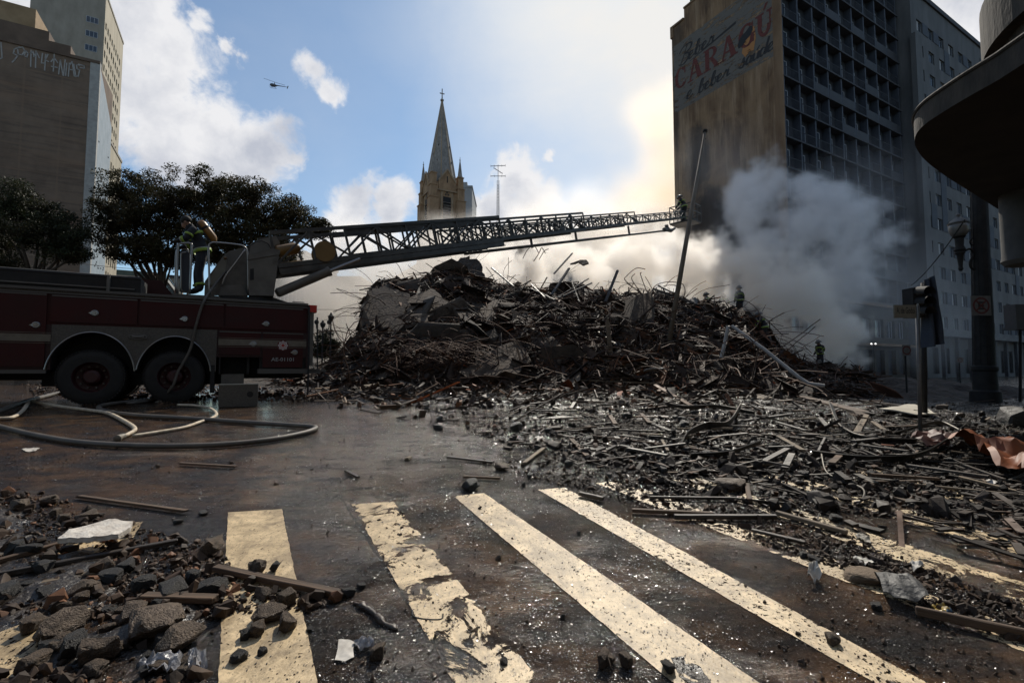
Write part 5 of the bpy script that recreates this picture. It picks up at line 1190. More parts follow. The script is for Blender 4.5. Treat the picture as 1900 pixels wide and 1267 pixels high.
# box on a post and small far signs
g3 = ground(1893, 745); Y3 = g3.y
t = empty('utility_box', g3, label='pale box on a thin post under the drum of the corner building', cat='box on post')
mb = MB(); mb.tube([(0, 0, 0), PX(1893, 606, Y3, g3)], .04, 8); mb.build('post', M_pole, t)
mb = MB(); a = PX(1875, 607, Y3, g3); b = PX(1912, 566, Y3, g3); mb.box(a.x, b.x, -.2, .2, a.z, b.z); mb.box(a.x - .02, b.x + .02, -.22, .22, a.z - .1, a.z); mb.build('housing', mat('housing_grey', (.06, .065, .07), (.08, .08, .085), scale=4, rough=.6), t)
for (u, v0, v1, vb, Y, hw, lab) in ((1681, 640, 660, 712, 18, 7, 'small grey sign plate on a thin post beside the blue tarpaulin'), (1781, 663, 673, 712, 30, 6, 'small red and white no-parking plate far off under the pale block'), (1623, 634, 640, 690, 40, 3, 'twin work lights glowing white in the shadow below the stained block')):
    g4 = Vector((at(u, 690, Y).x, Y, G(at(u, 690, Y).x, Y))); lit = 'glowing' in lab
    t = empty('work_lamp' if lit else 'sign_post', g4, label=lab, cat='lamp' if lit else 'sign')
    a = at(u - hw, v1, Y) - g4; b = at(u + hw, v0, Y) - g4
    mb = MB(); mb.tube([(0, 0, 0), (0, 0, a.z)], .03, 6); mb.build('post', M_pole, t)
    if lit:
        em = bpy.data.materials.new('lamp_glow'); em.use_nodes = True; pb_ = em.node_tree.nodes['Principled BSDF']; pb_.inputs['Emission Color'].default_value = (1, .97, .9, 1); pb_.inputs['Emission Strength'].default_value = 2
        for dx in (-.18, .16): mb = MB(); mb._lathe(Vector((dx, 0, a.z + .1)), Vector((0, -1, 0)), [(0, .07), (.03, .06)], 12); mb.build('lamp_head', em, t)
    else:
        mb = MB(); mb.box(a.x, b.x, -.03, -.01, a.z, b.z); pl = mb.build('plate', M_sw, t); ring(Vector(((a.x + b.x) / 2, -.034, (a.z + b.z) / 2)), (b.z - a.z) * .4, (b.z - a.z) * .1, (0, -1, 0), M_sr, 'red_ring', pl)
# old globe lamp posts in the haze behind the engine
for u, v0, vb, Y, lab in ((612, 580, 690, 34, 'taller of two hazy old lamp posts between the fire engine and the rubble'), (597, 594, 690, 38, 'shorter hazy twin-globe lamp post just behind the fire engine tail')):
    g4 = Vector((at(u, 690, Y).x, Y, G(0, Y))); t = empty('street_lamp', g4, label=lab, cat='street lamp', group=None); z = at(u, v0, Y).z - g4.z
    mb = MB(); mb._lathe(Vector((0, 0, 0)), UP, [(0, .16), (.5, .13), (.6, .07), (z - .7, .05), (z - .6, .09)], 10); mb.build('post', M_pole, t)
    if 'twin' in lab:
        mb = MB(); mb.tube(catmull([(-.5, 0, z - .35), (-.45, 0, z - .7), (0, 0, z - .9), (.45, 0, z - .7), (.5, 0, z - .35)], 4), .04, 6); mb.build('bracket', M_pole, t)
        for dx in (-.5, .5): mb = MB(); mb._lathe(Vector((dx, 0, z - .35)), UP, [(0, .06), (.12, .17), (.28, .17), (.4, .04)], 12); mb.build('globe', M_pole, t)
    mb = MB(); mb._lathe(Vector((0, 0, z - .6)), UP, [(0, .07), (.1, .17), (.35, .22), (.42, .12), (.6, .03)], 12); mb.build('lantern', M_pole, t)
# overhead cables
def cable(p, q, sag, lab, r=.03):
    P = [p.lerp(q, t / 16) - UP * (sag * 4 * (t / 16) * (1 - t / 16)) for t in range(17)]; mb = MB(); mb.tube(P, r, 5); lone(mb, 'overhead_cable', M_pole, lab, 'cable', 'overhead cables')
cable(at(-60, 448, 30), at(345, 500, 46), .6, 'thin overhead cable crossing the pale tiled flank, upper of two', .022)
cable(at(-60, 470, 30), at(340, 520, 46), .5, 'thin overhead cable low behind the fire engine, lower of two', .022)
cable(at(1690, 530, 26), at(1790, 408, 14), .2, 'slack wire running from the traffic light up towards the globe lantern', .018)

# ------------------------------------------------------------------ trees
M_bark = mat('bark', (.030, .023, .016), (.055, .042, .03), scale=3, rough=.95, bump=.6, stretch=(1, 1, .3))
def leaf_mat(name, a, b):
    m = mat(name, a, b, scale=.8, rough=.6, tint=True, spec=.25)
    nt = m.node_tree; p = nt.nodes['Principled BSDF']; t = nt.nodes.new('ShaderNodeBsdfTranslucent'); ms = nt.nodes.new('ShaderNodeMixShader'); ms.inputs[0].default_value = .2
    src = p.inputs['Base Color'].links[0].from_socket; nt.links.new(src, t.inputs[0]); nt.links.new(p.outputs[0], ms.inputs[1]); nt.links.new(t.outputs[0], ms.inputs[2]); nt.links.new(ms.outputs[0], nt.nodes['Material Output'].inputs[0]); return m
M_leaf1 = leaf_mat('leaf_rusty', (.024, .026, .011), (.052, .044, .018)); M_leaf2 = leaf_mat('leaf_dark', (.018, .022, .010), (.034, .038, .016))
def tree(name, base, lobes, Y, label, lm, nleaf, lsz, seed, trunk_r=.3, fork=None):
    rr = random.Random(seed); nr = np.random.RandomState(seed)
    t = empty(name, base, label=label, cat='tree')
    cs = []
    for (u, v, r, dy) in lobes:
        c = at(u, v, Y + dy); cs.append((c - base, r / F * Y * 1.18))
    tb_ = MB(); fk = fork - base if fork is not None else Vector((0, 0, 3.0))
    tb_.tube(catmull([(0, 0, -.3), Vector((.15, .1, fk.z * .5)), fk], 5), [trunk_r * (1.25 - .05 * k) for k in range(11)], 10)
    tb_.build('trunk', M_bark, t, smooth=True)
    V = []; tint = []
    lb = MB()
    for c, r in cs:
        mid_ = fk.lerp(c, .5) + Vector((rr.uniform(-.6, .6), rr.uniform(-.6, .6), rr.uniform(-.8, -.1)))
        P = catmull([fk, mid_, c], 5); lb.tube(P, [trunk_r * .42 * (1 - .065 * i) for i in range(len(P))], 6)
        ns = 22 + int(r * 10)
        for _ in range(ns):
            d = Vector((rr.gauss(0, 1), rr.gauss(0, 1), rr.gauss(0, 1) * .85)).normalized(); d.z = d.z if d.z > -.25 else d.z * .6
            q = c + d * r * rr.uniform(.55, 1.03) * Vector((1, 1, .85)).length / 1.65
            if rr.random() < .6: lb.tube([c.lerp(fk, .15), c.lerp(q, .6) + Vector((0, 0, -.15)), q], [trunk_r * .12, trunk_r * .07, trunk_r * .03], 4)
            sr = rr.uniform(.35, .75) * (.6 + r * .16)
            nl_ = int(nleaf * 1.45 * sr * sr)
            dd = nr.normal(size=(nl_, 3)); dd /= np.linalg.norm(dd, axis=1)[:, None]; rad_ = sr * nr.uniform(.15, 1.0, nl_) ** .55
            pos = np.array(q) + dd * rad_[:, None] * np.array((1.15, 1.15, .75))
            up_ = nr.normal(size=(nl_, 3)) * .8 + np.array((0, 0, .6)); up_ /= np.linalg.norm(up_, axis=1)[:, None]
            a = np.cross(up_, nr.normal(size=(nl_, 3))); a /= np.linalg.norm(a, axis=1)[:, None]; b = np.cross(up_, a)
            L_ = (nr.uniform(.6, 1.4, nl_) * lsz)[:, None]; W_ = L_ * .42
            V.append(np.stack([pos - a * L_, pos - b * W_ + up_ * L_ * .1, pos + a * L_, pos + b * W_ + up_ * L_ * .1], 1))
            base_t = rr.uniform(.6, 1.35); w_ = rr.uniform(.85, 1.25)
            tt = np.ones((nl_, 4)); tt[:, 0] = base_t * w_; tt[:, 1] = base_t; tt[:, 2] = base_t * .9; tt[:, :3] *= nr.uniform(.7, 1.4, nl_)[:, None]; tint.append(np.repeat(tt, 4, 0))
    lb.build('branches', M_bark, t)['kind'] = 'stuff'
    V = np.concatenate(V).reshape(-1, 3); T = np.concatenate(tint); nq = len(V) // 4
    me = bpy.data.meshes.new('crown'); me.vertices.add(len(V)); me.vertices.foreach_set('co', V.ravel().astype(np.float32)); me.loops.add(len(V)); me.loops.foreach_set('vertex_index', np.arange(len(V), dtype=np.int32))
    me.polygons.add(nq); me.polygons.foreach_set('loop_start', np.arange(0, len(V), 4, dtype=np.int32)); ca_ = me.color_attributes.new('tint', 'FLOAT_COLOR', 'POINT'); ca_.data.foreach_set('color', T.ravel().astype(np.float32))
    me.update(calc_edges=True); me.materials.append(lm); o = link('crown', me, None, t); o['kind'] = 'stuff'; return t
Yt = 36
def gb_(u, Y): p = at(u, 690, Y); return Vector((p.x, Y, G(p.x, Y)))
tree('broadleaf_tree', gb_(300, Yt), [(235, 350, 34, 0), (270, 368, 45, 1), (215, 400, 40, 0), (315, 360, 42, -1), (205, 440, 30, 0), (250, 430, 45, 2), (300, 420, 48, 0), (240, 470, 30, -1), (330, 460, 40, 0), (290, 475, 28, 1), (350, 400, 42, 2), (262, 400, 36, -1), (320, 485, 22, 0), (196, 385, 20, 1)], Yt, 'broad rusty-green tree behind the fire engine guard rails, nearest the cream mid-rise', M_leaf1, 330, .085, 3, .32, at(300, 545, Yt))
tree('broadleaf_tree', gb_(470, Yt + 1), [(392, 350, 34, 0), (375, 375, 38, 1), (425, 385, 45, 0), (470, 372, 36, -1), (490, 395, 45, 0), (530, 420, 42, 1), (575, 425, 26, 0), (440, 425, 45, 1), (500, 445, 40, 0), (395, 435, 42, -1), (455, 462, 36, 0), (548, 400, 26, 0), (415, 470, 30, 1), (520, 470, 30, 1), (372, 470, 30, 0), (595, 428, 14, 0)], Yt, 'broad rusty-green tree whose crown spreads behind the foot of the raised ladder', M_leaf1, 330, .085, 5, .36, at(468, 520, Yt))
tree('broadleaf_tree', gb_(40, 32), [(20, 375, 40, 0), (60, 395, 40, 0), (105, 420, 36, 1), (135, 445, 24, 0), (-40, 380, 60, 0), (30, 420, 40, -1), (80, 445, 34, 0), (115, 470, 26, 0), (0, 450, 34, 1), (-60, 440, 50, 0), (10, 490, 20, 0), (148, 470, 14, 0)], 32, 'dark green tree in front of the windowless brown block, low behind the fire engine', M_leaf2, 330, .075, 8, .3, at(60, 520, 32))
tree('small_tree', gb_(607, 44), [(603, 638, 20, 0), (615, 650, 16, 0), (598, 655, 16, 0)], 44, 'small hazy tree beside the old lamp posts behind the fire engine tail', M_leaf2, 260, .1, 9, .12, at(606, 672, 44))

# ------------------------------------------------------------------ helicopter
M_heli = mat('helicopter_grey', (.05, .06, .075), (.07, .08, .10), scale=.5, rough=.4)
Hc = at(510, 159, 330)
hl = empty('helicopter', mtx=Matrix.Translation(Hc) @ Matrix.Rotation(rad(4), 4, 'Y') @ Matrix.Rotation(rad(12), 4, 'Z'), label='small dark helicopter flying high in the blue gap between the clouds', cat='helicopter')
mb = MB(); mb._lathe(Vector((-3.4, 0, 0)), X, [(0, .1), (.3, .55), (1.0, .95), (2.2, 1.05), (3.4, .95), (4.4, .55), (5.0, .25)], 16); mb.build('fuselage', M_heli, hl, smooth=True)
mb = MB(); mb._lathe(Vector((-3.2, 0, .45)), X, [(0, .1), (.5, .55), (1.6, .75), (2.6, .6), (3.0, .2)], 14); mb.build('canopy_glass', M_glass, hl, smooth=True)
mb = MB(); mb.tube([(1.2, 0, .2), (8.3, 0, .35)], [.35, .13], 10); mb.build('tail_boom', M_heli, hl, smooth=True)
mb = MB(); mb.prism([(7.9, -.05, -.8), (8.5, -.05, -.8), (8.9, -.05, 1.3), (8.3, -.05, 1.3)], (0, .1, 0)); mb.build('tail_fin', M_heli, hl)
mb = MB(); mb.bar((7.9, .15, -.6), (8.9, .15, 1.2), .15, .05); mb.build('tail_rotor', M_heli, hl)
mb = MB(); mb.tube([(-.3, 0, .8), (-.3, 0, 2.3)], [.35, .15], 8); mb.build('rotor_mast', M_heli, hl)
mb = MB(); mb.bar((-7.3, -1.0, 3.2), (-.3, 0, 2.35), .3, .08); mb.bar((-.3, 0, 2.35), (6.3, 1, 1.9), .3, .08); mb.build('rotor_blade', M_heli, hl)
for y in (-.9, .9):
    mb = MB(); mb.tube([(-3.4, y, -1.5), (-3.0, y, -1.75), (1.2, y, -1.75)], .09, 6); mb.tube([(-1.9, y, -1.75), (-1.8, y * .6, -.8)], .07, 6); mb.tube([(.3, y, -1.75), (.2, y * .6, -.8)], .07, 6); mb.build('skid', M_heli, hl)
# ------------------------------------------------------------------ the rubble heap
M_char = mat('charred_debris', (.021, .0145, .010), (.062, .043, .029), scale=3, rough=.85, r2=.6, tint=True, bump=.5, bscale=9, spec=.35)
M_heap = mat('burnt_rubble_bed', (.014, .010, .0075), (.052, .037, .026), scale=1.6, rough=.9, bump=.9, bscale=7, bdist=.15)
M_slabc = mat('broken_concrete', (.035, .024, .016), (.105, .073, .048), scale=1.6, rough=.9, bump=.7, bscale=9, lo=.3, hi=.7, dist=.4, bdist=.05)
M_stonem = mat('broken_stone', (.020, .012, .0065), (.115, .073, .040), scale=4.5, rough=.85, r2=.5, bump=.9, bscale=22, lo=.3, hi=.72, bdist=.02, coord='Object')
M_stoneb = mat('black_wet_lump', (.010, .009, .008), (.035, .030, .026), scale=7, rough=.35, r2=.7, bump=1.0, bscale=30, bdist=.02)
M_wood = mat('old_timber', (.035, .021, .012), (.12, .07, .038), scale=3, rough=.8, bump=.5, stretch=(.25, 3, 3), bscale=14)
M_woodc = mat('charred_timber', (.012, .010, .009), (.055, .038, .026), scale=3, rough=.7, r2=.4, bump=.6, stretch=(.3, 3, 3), bscale=14)
M_woodp = mat('pale_timber', (.07, .052, .034), (.19, .14, .09), scale=3, rough=.8, bump=.4, stretch=(.25, 3, 3), bscale=14)
M_rust = mat('rusty_iron', (.045, .022, .012), (.11, .05, .025), scale=9, rough=.75, metal=.3)
M_bentm = mat('scorched_metal', (.045, .042, .038), (.14, .125, .105), scale=4, rough=.4, metal=.6, r2=.6, bump=.2)
M_orange = mat('orange_sheet', (.14, .032, .006), (.24, .065, .012), scale=2, rough=.6)
RU = [(560, 697), (600, 690), (640, 655), (672, 600), (682, 548), (700, 532), (760, 520), (800, 512), (860, 512), (900, 522), (960, 530), (1050, 542), (1130, 545), (1200, 548), (1260, 560), (1330, 572), (1380, 582), (1410, 600), (1440, 640), (1470, 662), (1500, 682), (1560, 694), (1700, 700)]
YR = 24.0
RXs = np.array([at(u, v, YR).x for u, v in RU]); RZs = np.array([at(u, v, YR).z for u, v in RU])
def H(x, y):
    g = G(x, y); r = float(np.interp(x * YR / max(y, 14) if y < YR else x, RXs, RZs)) - g
    if r <= 0.03: return g
    t = (y - 15.2) / (YR - 15.2)
    if t <= 0: return g
    s = min(1, t) ** .85 if t < 1 else 1 - sstep(31, 42, y) * .98
    n = mnoise.fractal(Vector((x * .55, y * .55, 3.3)), 1, 2, 4) * .42 + mnoise.fractal(Vector((x * 2.1, y * 2.1, 7)), 1, 2, 2) * .10
    return g + r * s + n * min(1, t * 4) * min(1, r) - .12
xs = np.linspace(-15, 21, 150); ys = np.linspace(15, 43, 110)
heap = grid_sheet(list(xs), list(ys), H).build('rubble_heap', M_heap); tag(heap, 'great black heap of collapsed building rubble filling the middle of the square', 'rubble heap', kind='stuff')
def hn(x, y):
    e = .25; return Vector((H(x - e, y) - H(x + e, y), H(x, y - e) - H(x, y + e), 2 * e)).normalized()
def tcol(r, kind=None):
    k = r.random() if kind is None else kind
    if k < .84: b = r.uniform(.35, 1.1); return (b * 1.15, b * .93, b * .74)
    if k < .962: b = r.uniform(1.2, 3.2); return (b * 1.3, b * .8, b * .5)
    if k < .992: b = r.uniform(3.5, 6); return (b, b * .93, b * .82)
    return (9, 3.0, .8)
items = []; r1 = random.Random(21)
def hpt(u, v, Yd=None, k=.985):
    """point where the view ray meets the heap, pulled a little towards the viewer; else at the given depth"""
    d = ray(u, v); t = 13.5
    while t < 36:
        p = d * t
        if CZ + p.z < H(p.x, p.y): return Vector((p.x, p.y, CZ + p.z)) * 1 if k == 1 else Vector((d.x * t * k, d.y * t * k, CZ + d.z * t * k))
        t += .08
    return at(u, v, Yd or 22)
def heap_pt(r):
    while True:
        y = r.uniform(15.3, 27) if r.random() < .8 else r.uniform(15.2, 19); x = r.uniform(-11.5, 17.5) * y / 24
        if H(x, y) > G(x, y) + .05: return x, y
for _ in range(21000):     # sticks and battens
    x, y = heap_pt(r1); n = hn(x, y)
    t = Vector((r1.gauss(0, 1), r1.gauss(0, .8), r1.gauss(0, .8))); t = (t - n * t.dot(n) * r1.uniform(.6, 1.0)).normalized()
    l = min(3.0, r1.lognormvariate(-.75, .65)); w = r1.choice((.015, .02, .03, .045, .06)); h = w * r1.uniform(.3, 1)
    items.append((0, (x, y, H(x, y) + r1.uniform(0, .22)), from_dir(t, r1.uniform(0, 3)), (l, w, h), tcol(r1)))
for _ in range(5200):      # chunks
    x, y = heap_pt(r1); s = min(.5, r1.lognormvariate(-2.2, .65))
    items.append((1 + r1.randrange(10), (x, y, H(x, y) + s * .2), rq(r1), (s * r1.uniform(.7, 1.7), s, s * r1.uniform(.4, 1)), tcol(r1, r1.random() * .97)))
for _ in range(1500):      # bent sheets and boards
    x, y = heap_pt(r1); s = r1.uniform(.2, .7); n = hn(x, y)
    items.append((0, (x, y, H(x, y) + r1.uniform(.02, .15)), from_dir((n.cross(Vector((r1.gauss(0, 1), r1.gauss(0, 1), .3)))), r1.gauss(0, .7)), (s * 1.6, s, .02), tcol(r1, r1.uniform(0, .95))))
mass('heap_debris', [BOXT] + HULLS, items, M_char, 'charred sticks, boards and broken masonry crusting the rubble heap', 'debris')
# broken concrete plates and blocks, dusty brown-grey
items = []
for i_ in range(500):
    x, y = heap_pt(r1); s = r1.uniform(.25, .9) if i_ < 420 else r1.uniform(.9, 1.5) * (1.25 if x < 3 else .8); n = hn(x, y); b = r1.uniform(.35, 1.1)
    q = n.to_track_quat('Z', 'Y') @ Quaternion((0, 0, 1), r1.uniform(0, 6)) @ Quaternion((1, 0, 0), r1.gauss(0, .5))
    items.append((1 + r1.randrange(10), (x, y, H(x, y) + .06), q, (s * r1.uniform(1, 1.9), s, r1.uniform(.08, .3)), (b, b * .97, b * .93)))
mass('broken_plates', [BOXT] + HULLS, items, mat('dusty_concrete', (.035, .027, .020), (.115, .085, .060), scale=2.5, rough=.9, bump=.8, bscale=9, tint=True, lo=.3, hi=.7, bdist=.04), 'dusty broken concrete plates lodged all over the rubble heap', 'debris')
# spill at the foot of the heap
items = []
for _ in range(6500):
    u = r1.uniform(590, 1640); v = 690 + abs(r1.gauss(0, 1)) * 26; p = ground(u, max(v, 699)); z = H(p.x, p.y) if p.y > 15.3 else p.z
    if r1.random() < .5: s = min(.35, r1.lognormvariate(-2.6, .7)); items.append((1 + r1.randrange(10), (p.x, p.y, z + s * .2), rq(r1), (s * 1.3, s, s * .7), tcol(r1, r1.random() * .97)))
    else: items.append((0, (p.x, p.y, z + r1.uniform(.02, .25)), rq(r1) if r1.random() < .35 else flatq(r1, .25), (min(1.6, r1.lognormvariate(-1.1, .6)), r1.choice((.02, .04, .07)), .02), tcol(r1)))
mass('spilled_rubble', [BOXT] + HULLS, items, M_char, 'rubble and splinters spilling from the foot of the heap onto the road', 'debris')
# reinforcing wire tangles
mb = MB(); r2_ = random.Random(5)
for _ in range(1500):
    x, y = heap_pt(r2_); z = H(x, y); p = Vector((x, y, z - .05)); d = Vector((r2_.gauss(0, 1), r2_.gauss(0, .6), abs(r2_.gauss(.1, .5)))).normalized(); P = [p]; l = r2_.uniform(.8, 3.2); k = 9
    bend = Vector((r2_.gauss(0, .2), r2_.gauss(0, .2), -r2_.uniform(.0, .32)))
    for _i in range(k): d = (d + bend + Vector((r2_.gauss(0, .12), r2_.gauss(0, .12), r2_.gauss(0, .1)))).normalized(); P.append(P[-1] + d * l / k)
    mb.tube(P, r2_.choice((.009, .012, .016)), 3, caps=False)
# hanging wire sheaf in the middle of the heap
for i in range(46):
    a = hpt(1050 + r2_.uniform(-15, 25), 560 + r2_.uniform(-12, 12), 18.6, .97); P = []
    for k in range(12):
        t = k / 11; P.append(a + Vector((.9 * math.sin(t * 2.2) + i * .012 - .1 * t, -.55 * t - .2, -2.3 * t + .25 * math.sin(t * 3 + i)))) 
    mb.tube(P, .010, 3, caps=False)
for i in range(150):
    a = hpt(r2_.uniform(700, 860), r2_.uniform(655, 690), 16.0, .98); l = r2_.uniform(.6, 1.8); th_ = r2_.gauss(0, .5)
    P = [a + Vector((l * t * math.cos(th_), -.1 * t, l * t * math.sin(th_) * .5 + .25 * math.sin(t * 3) * l)) for t in [k / 7 for k in range(8)]]; mb.tube(P, .009, 3, caps=False)
tag(mb.build('wire_tangle', M_rust), 'tangled reinforcing wire springing out all over the rubble heap', 'wire', kind='stuff')

def item(name, lab, cat, mb, m, group=None, angle=25): return lone(mb, name, m, lab, cat, group, angle=angle)
def px_slab(name, lab, pxY, thick, m, cat='slab', extra=None):
    """slab whose seen face has the given (u, v, depth) corners; thickness runs away from the camera"""
    P = [hpt(u, v, Y, .965) if Y < 24 else at(u, v, Y) for u, v, Y in pxY]; n = (P[1] - P[0]).cross(P[2] - P[0]).normalized()
    if n.y < 0: n = -n
    # irregular broken outline
    rr = random.Random(int(pxY[0][0])); Q = []
    for a, b in zip(P, P[1:] + P[:1]):
        k = max(2, int((b - a).length / .28))
        for i in range(k): Q.append(a.lerp(b, i / k) + (b - a).cross(n).normalized() * (rr.gauss(0, .10 if a.y < 24 else .28) if i else 0))
    mb = MB(); mb.prism(Q, n * thick); return item(name, lab, cat, mb, m, 'broken slabs on the rubble heap')
px_slab('concrete_slab', 'upright brown wall slab forming the cliff at the end of the heap nearest the fire engine', [(681, 540, 20.5), (722, 530, 22), (760, 545, 22), (752, 600, 19.5), (712, 640, 18.0), (672, 622, 18.5), (676, 575, 20)], .5, M_slabc)
px_slab('concrete_slab', 'tilted slab leaning behind the upright cliff slab, pale along its top edge', [(740, 560, 20.5), (800, 535, 22.5), (835, 560, 21.5), (780, 600, 19.5)], .3, M_slabc)
px_slab('concrete_slab', 'smooth grey-brown slab half buried high in the heap below the church spire', [(838, 560, 20.6), (880, 545, 21.6), (932, 556, 21.0), (905, 590, 19.6), (855, 592, 19.5)], .35, M_slabc)
px_slab('concrete_slab', 'large reddish-brown block with a crumbled sloping top, lying low in the middle of the heap', [(897, 695, 15.8), (968, 640, 17.0), (985, 668, 16.2), (958, 694, 15.4)], .9, M_slabc)
px_slab('concrete_slab', 'long sloping grey slab running down beside the reddish block', [(862, 697, 15.4), (900, 672, 15.9), (960, 640, 16.7), (968, 645, 16.8), (905, 690, 15.6), (885, 699, 15.2)], .25, M_slabc)
px_slab('concrete_slab', 'big dark curved slab standing on the crest left of the leaning pole', [(1150, 562, 19.5), (1182, 548, 20.2), (1208, 541, 20.6), (1214, 600, 19.0), (1175, 614, 18.6), (1152, 598, 18.8)], .5, M_slabc)
px_slab('concrete_slab', 'jagged dark masonry stump rising behind the crest under the ladder', [(846, 512, 27), (850, 484, 28), (872, 474, 28.5), (884, 480, 28), (900, 515, 27)], 1.2, M_heap)
px_slab('concrete_slab', 'dark broken wall fragment rising out of the smoke below the ladder middle', [(955, 470, 31), (960, 455, 31), (988, 452, 31), (993, 478, 31), (975, 495, 31)], 1.2, M_heap)
px_slab('concrete_slab', 'thin tilted panel on the crest beyond the smoke, right of the wall fragment', [(1058, 489, 27), (1088, 482, 27), (1082, 491, 26.7)], .1, M_heap)
px_slab('concrete_slab', 'pale brown slab edge low on the heap flank close to the fire engine tail', [(642, 672, 16.5), (690, 640, 17.8), (716, 660, 17.0), (660, 690, 16.0)], .4, M_slabc)
px_slab('concrete_slab', 'triangular dark panel standing on the crest beside the firefighters', [(1274, 563, 21.6), (1290, 551, 22), (1294, 564, 21.5)], .08, M_bentm)
# beams and rods sticking up along the crest
CREST = [((1062, 470), (1035, 500), 22.5, .07, 'short charred stake leaning against the smoke, leftmost of the crest stakes'), ((1056, 498), (1030, 537), 21.5, .10, 'thick charred beam rising from the crest towards the ladder, steepest of the pair'),
         ((912, 497), (944, 524), 21.5, .08, 'straight dark bar leaning left on the crest below the grey slab tower'), ((1146, 502), (1128, 548), 21, .10, 'thick dark post leaning right beside the leaning pole, tallest crest stake'),
         ((1092, 517), (1046, 545), 21, .06, 'long thin dark lath sloping up to the right on the crest, upper one'), ((1098, 525), (1050, 547), 20.6, .08, 'stout dark batten sloping up to the right on the crest, lower one'),
         ((960, 548), (905, 534), 20.8, .05, 'thin dark bar lying almost flat along the crest'), ((1060, 521), (1072, 552), 20.8, .05, 'thin dark spike pointing up-left in the middle of the crest'),
         ((984, 535), (1020, 552), 20.6, .06, 'short dark batten lying on the crest near the middle'), ((985, 527), (1005, 546), 20.6, .05, 'small dark stake leaning left near the middle of the crest'),
         ((1212, 536), (1272, 557), 20.5, .12, 'heavy dark bar sticking out horizontally behind the leaning pole'), ((1222, 530), (1243, 540), 20.4, .09, 'short dark stub beside the heavy bar near the leaning pole'),
         ((978, 497), (978, 517), 23, .03, 'single thin upright rod standing in the smoke')]
for (a, b, Y, w, lab) in CREST:
    mb = MB(); A = at(*a, Y); B = at(*b, Y - .8); mb.bar(A, B + (B - A) * .25, w, w * .7); item('charred_beam', lab, 'beam', mb, M_woodc, 'charred stakes along the crest of the heap')
# loops of bent reinforcing bar on the crest
rb = random.Random(77)
BENT = [[(1183, 540), (1160, 520), (1163, 512), (1180, 498), (1197, 499)], [(1200, 541), (1192, 520), (1188, 507), (1190, 506)], [(1190, 544), (1176, 525), (1172, 515), (1178, 508)], [(1215, 545), (1212, 535), (1224, 526), (1245, 523), (1266, 527), (1271, 540), (1268, 552)], [(1226, 545), (1230, 532), (1250, 529), (1264, 535)],
        [(970, 480), (978, 465), (990, 455), (1000, 470)], [(990, 485), (1000, 470), (1005, 460), (1012, 470)], [(1000, 482), (1010, 466), (1018, 462)], [(860, 515), (856, 500), (862, 492)], [(776, 510), (790, 505), (802, 512)],
        [(1420, 600), (1440, 588), (1455, 580)], [(1400, 585), (1418, 590), (1440, 610), (1452, 622)], [(636, 640), (648, 622), (662, 612), (676, 617)], [(620, 668), (606, 655), (610, 640)], [(642, 600), (650, 620), (656, 632)]]
for k, P in enumerate(BENT):
    Y = 21.0; Q = [at(u, v, Y + rb.uniform(-.3, .3)) for u, v in P]; mb = MB(); mb.tube(catmull(Q, 6), .018, 5)
    lab = ['tall hooked reinforcing bar bending over the crest', 'nearly upright kinked bar beside the tall hooked bar', 'short curled bar at the foot of the tall hooked bar', 'wide arched bar reaching across behind the leaning pole', 'smaller arched bar inside the wide arch', 'thin wire bow over the wall fragment in the smoke', 'narrow wire loop right of the wire bow', 'faint wire curl fading into the smoke', 'short wire on the masonry stump', 'low wire loop on the crest near the cliff slab',
           'wire rising from the heap shoulder beside the firefighters', 'wire trailing down from the firefighters along the heap shoulder', 'wire arching over the end of the heap nearest the fire engine', 'wire poking up at the foot of the heap behind the fire engine', 'bent wire beside the cliff slab'][k]
    item('bent_rebar', lab, 'rebar', mb, M_rust, 'bent bars on the crest of the heap')
# leaning pole
a = at(1308, 246, 19.2); b = at(1244, 618, 18.2)
fp_ = empty('leaning_pole', b - (a - b).normalized() * .8, label='tall tapered flagpole leaning out of the rubble in front of the stained block', cat='pole')
mb = MB(); mb.tube([b - (a - b) * .1, b.lerp(a, .5), a], [.105, .085, .05], 12); mb.build('shaft', mat('pole_wood', (.09, .075, .055), (.17, .14, .105), scale=5, rough=.7, stretch=(1, 1, .2)), fp_, world=True, smooth=True)
mb = MB(); mb._lathe(a, (a - b), [(0, .06), (.02, .09), (.1, .09), (.12, .04)], 12); mb.bar(a + Vector((-.1, 0, -.35)), a + Vector((.0, 0, -.25)), .08); mb.build('finial', M_pole, fp_, world=True)
# bent white goalpost pipe
mb = MB(); Pp = [at(1338, 664, 16.6), at(1344, 640, 16.7), at(1351, 606, 16.8), at(1358, 605, 16.8), at(1420, 650, 15.9), at(1482, 700, 15.0), at(1500, 712, 14.8), at(1530, 716, 14.6)]
mb.tube(Pp, .06, 10); item('bent_pipe', 'long white pipe bent like a goalpost, lying down the shaded end of the heap', 'pipe', mb, mat('dirty_white_pipe', (.22, .21, .20), (.34, .33, .31), scale=4, rough=.5), angle=40)
mb = MB(); mb.prism([at(1124, 600, 16.8), at(1127, 588, 16.8), at(1132, 600, 16.8), at(1137, 655, 16.6), at(1129, 655, 16.6)], (0, .05, 0)); item('pale_stake', 'pale pointed board standing upright on the front of the heap', 'board', mb, M_woodp)
for (u0, v0, u1, v1, Y, m, w, lab) in ((616, 402 + 230, 0, 0, 0, None, 0, ''),): pass
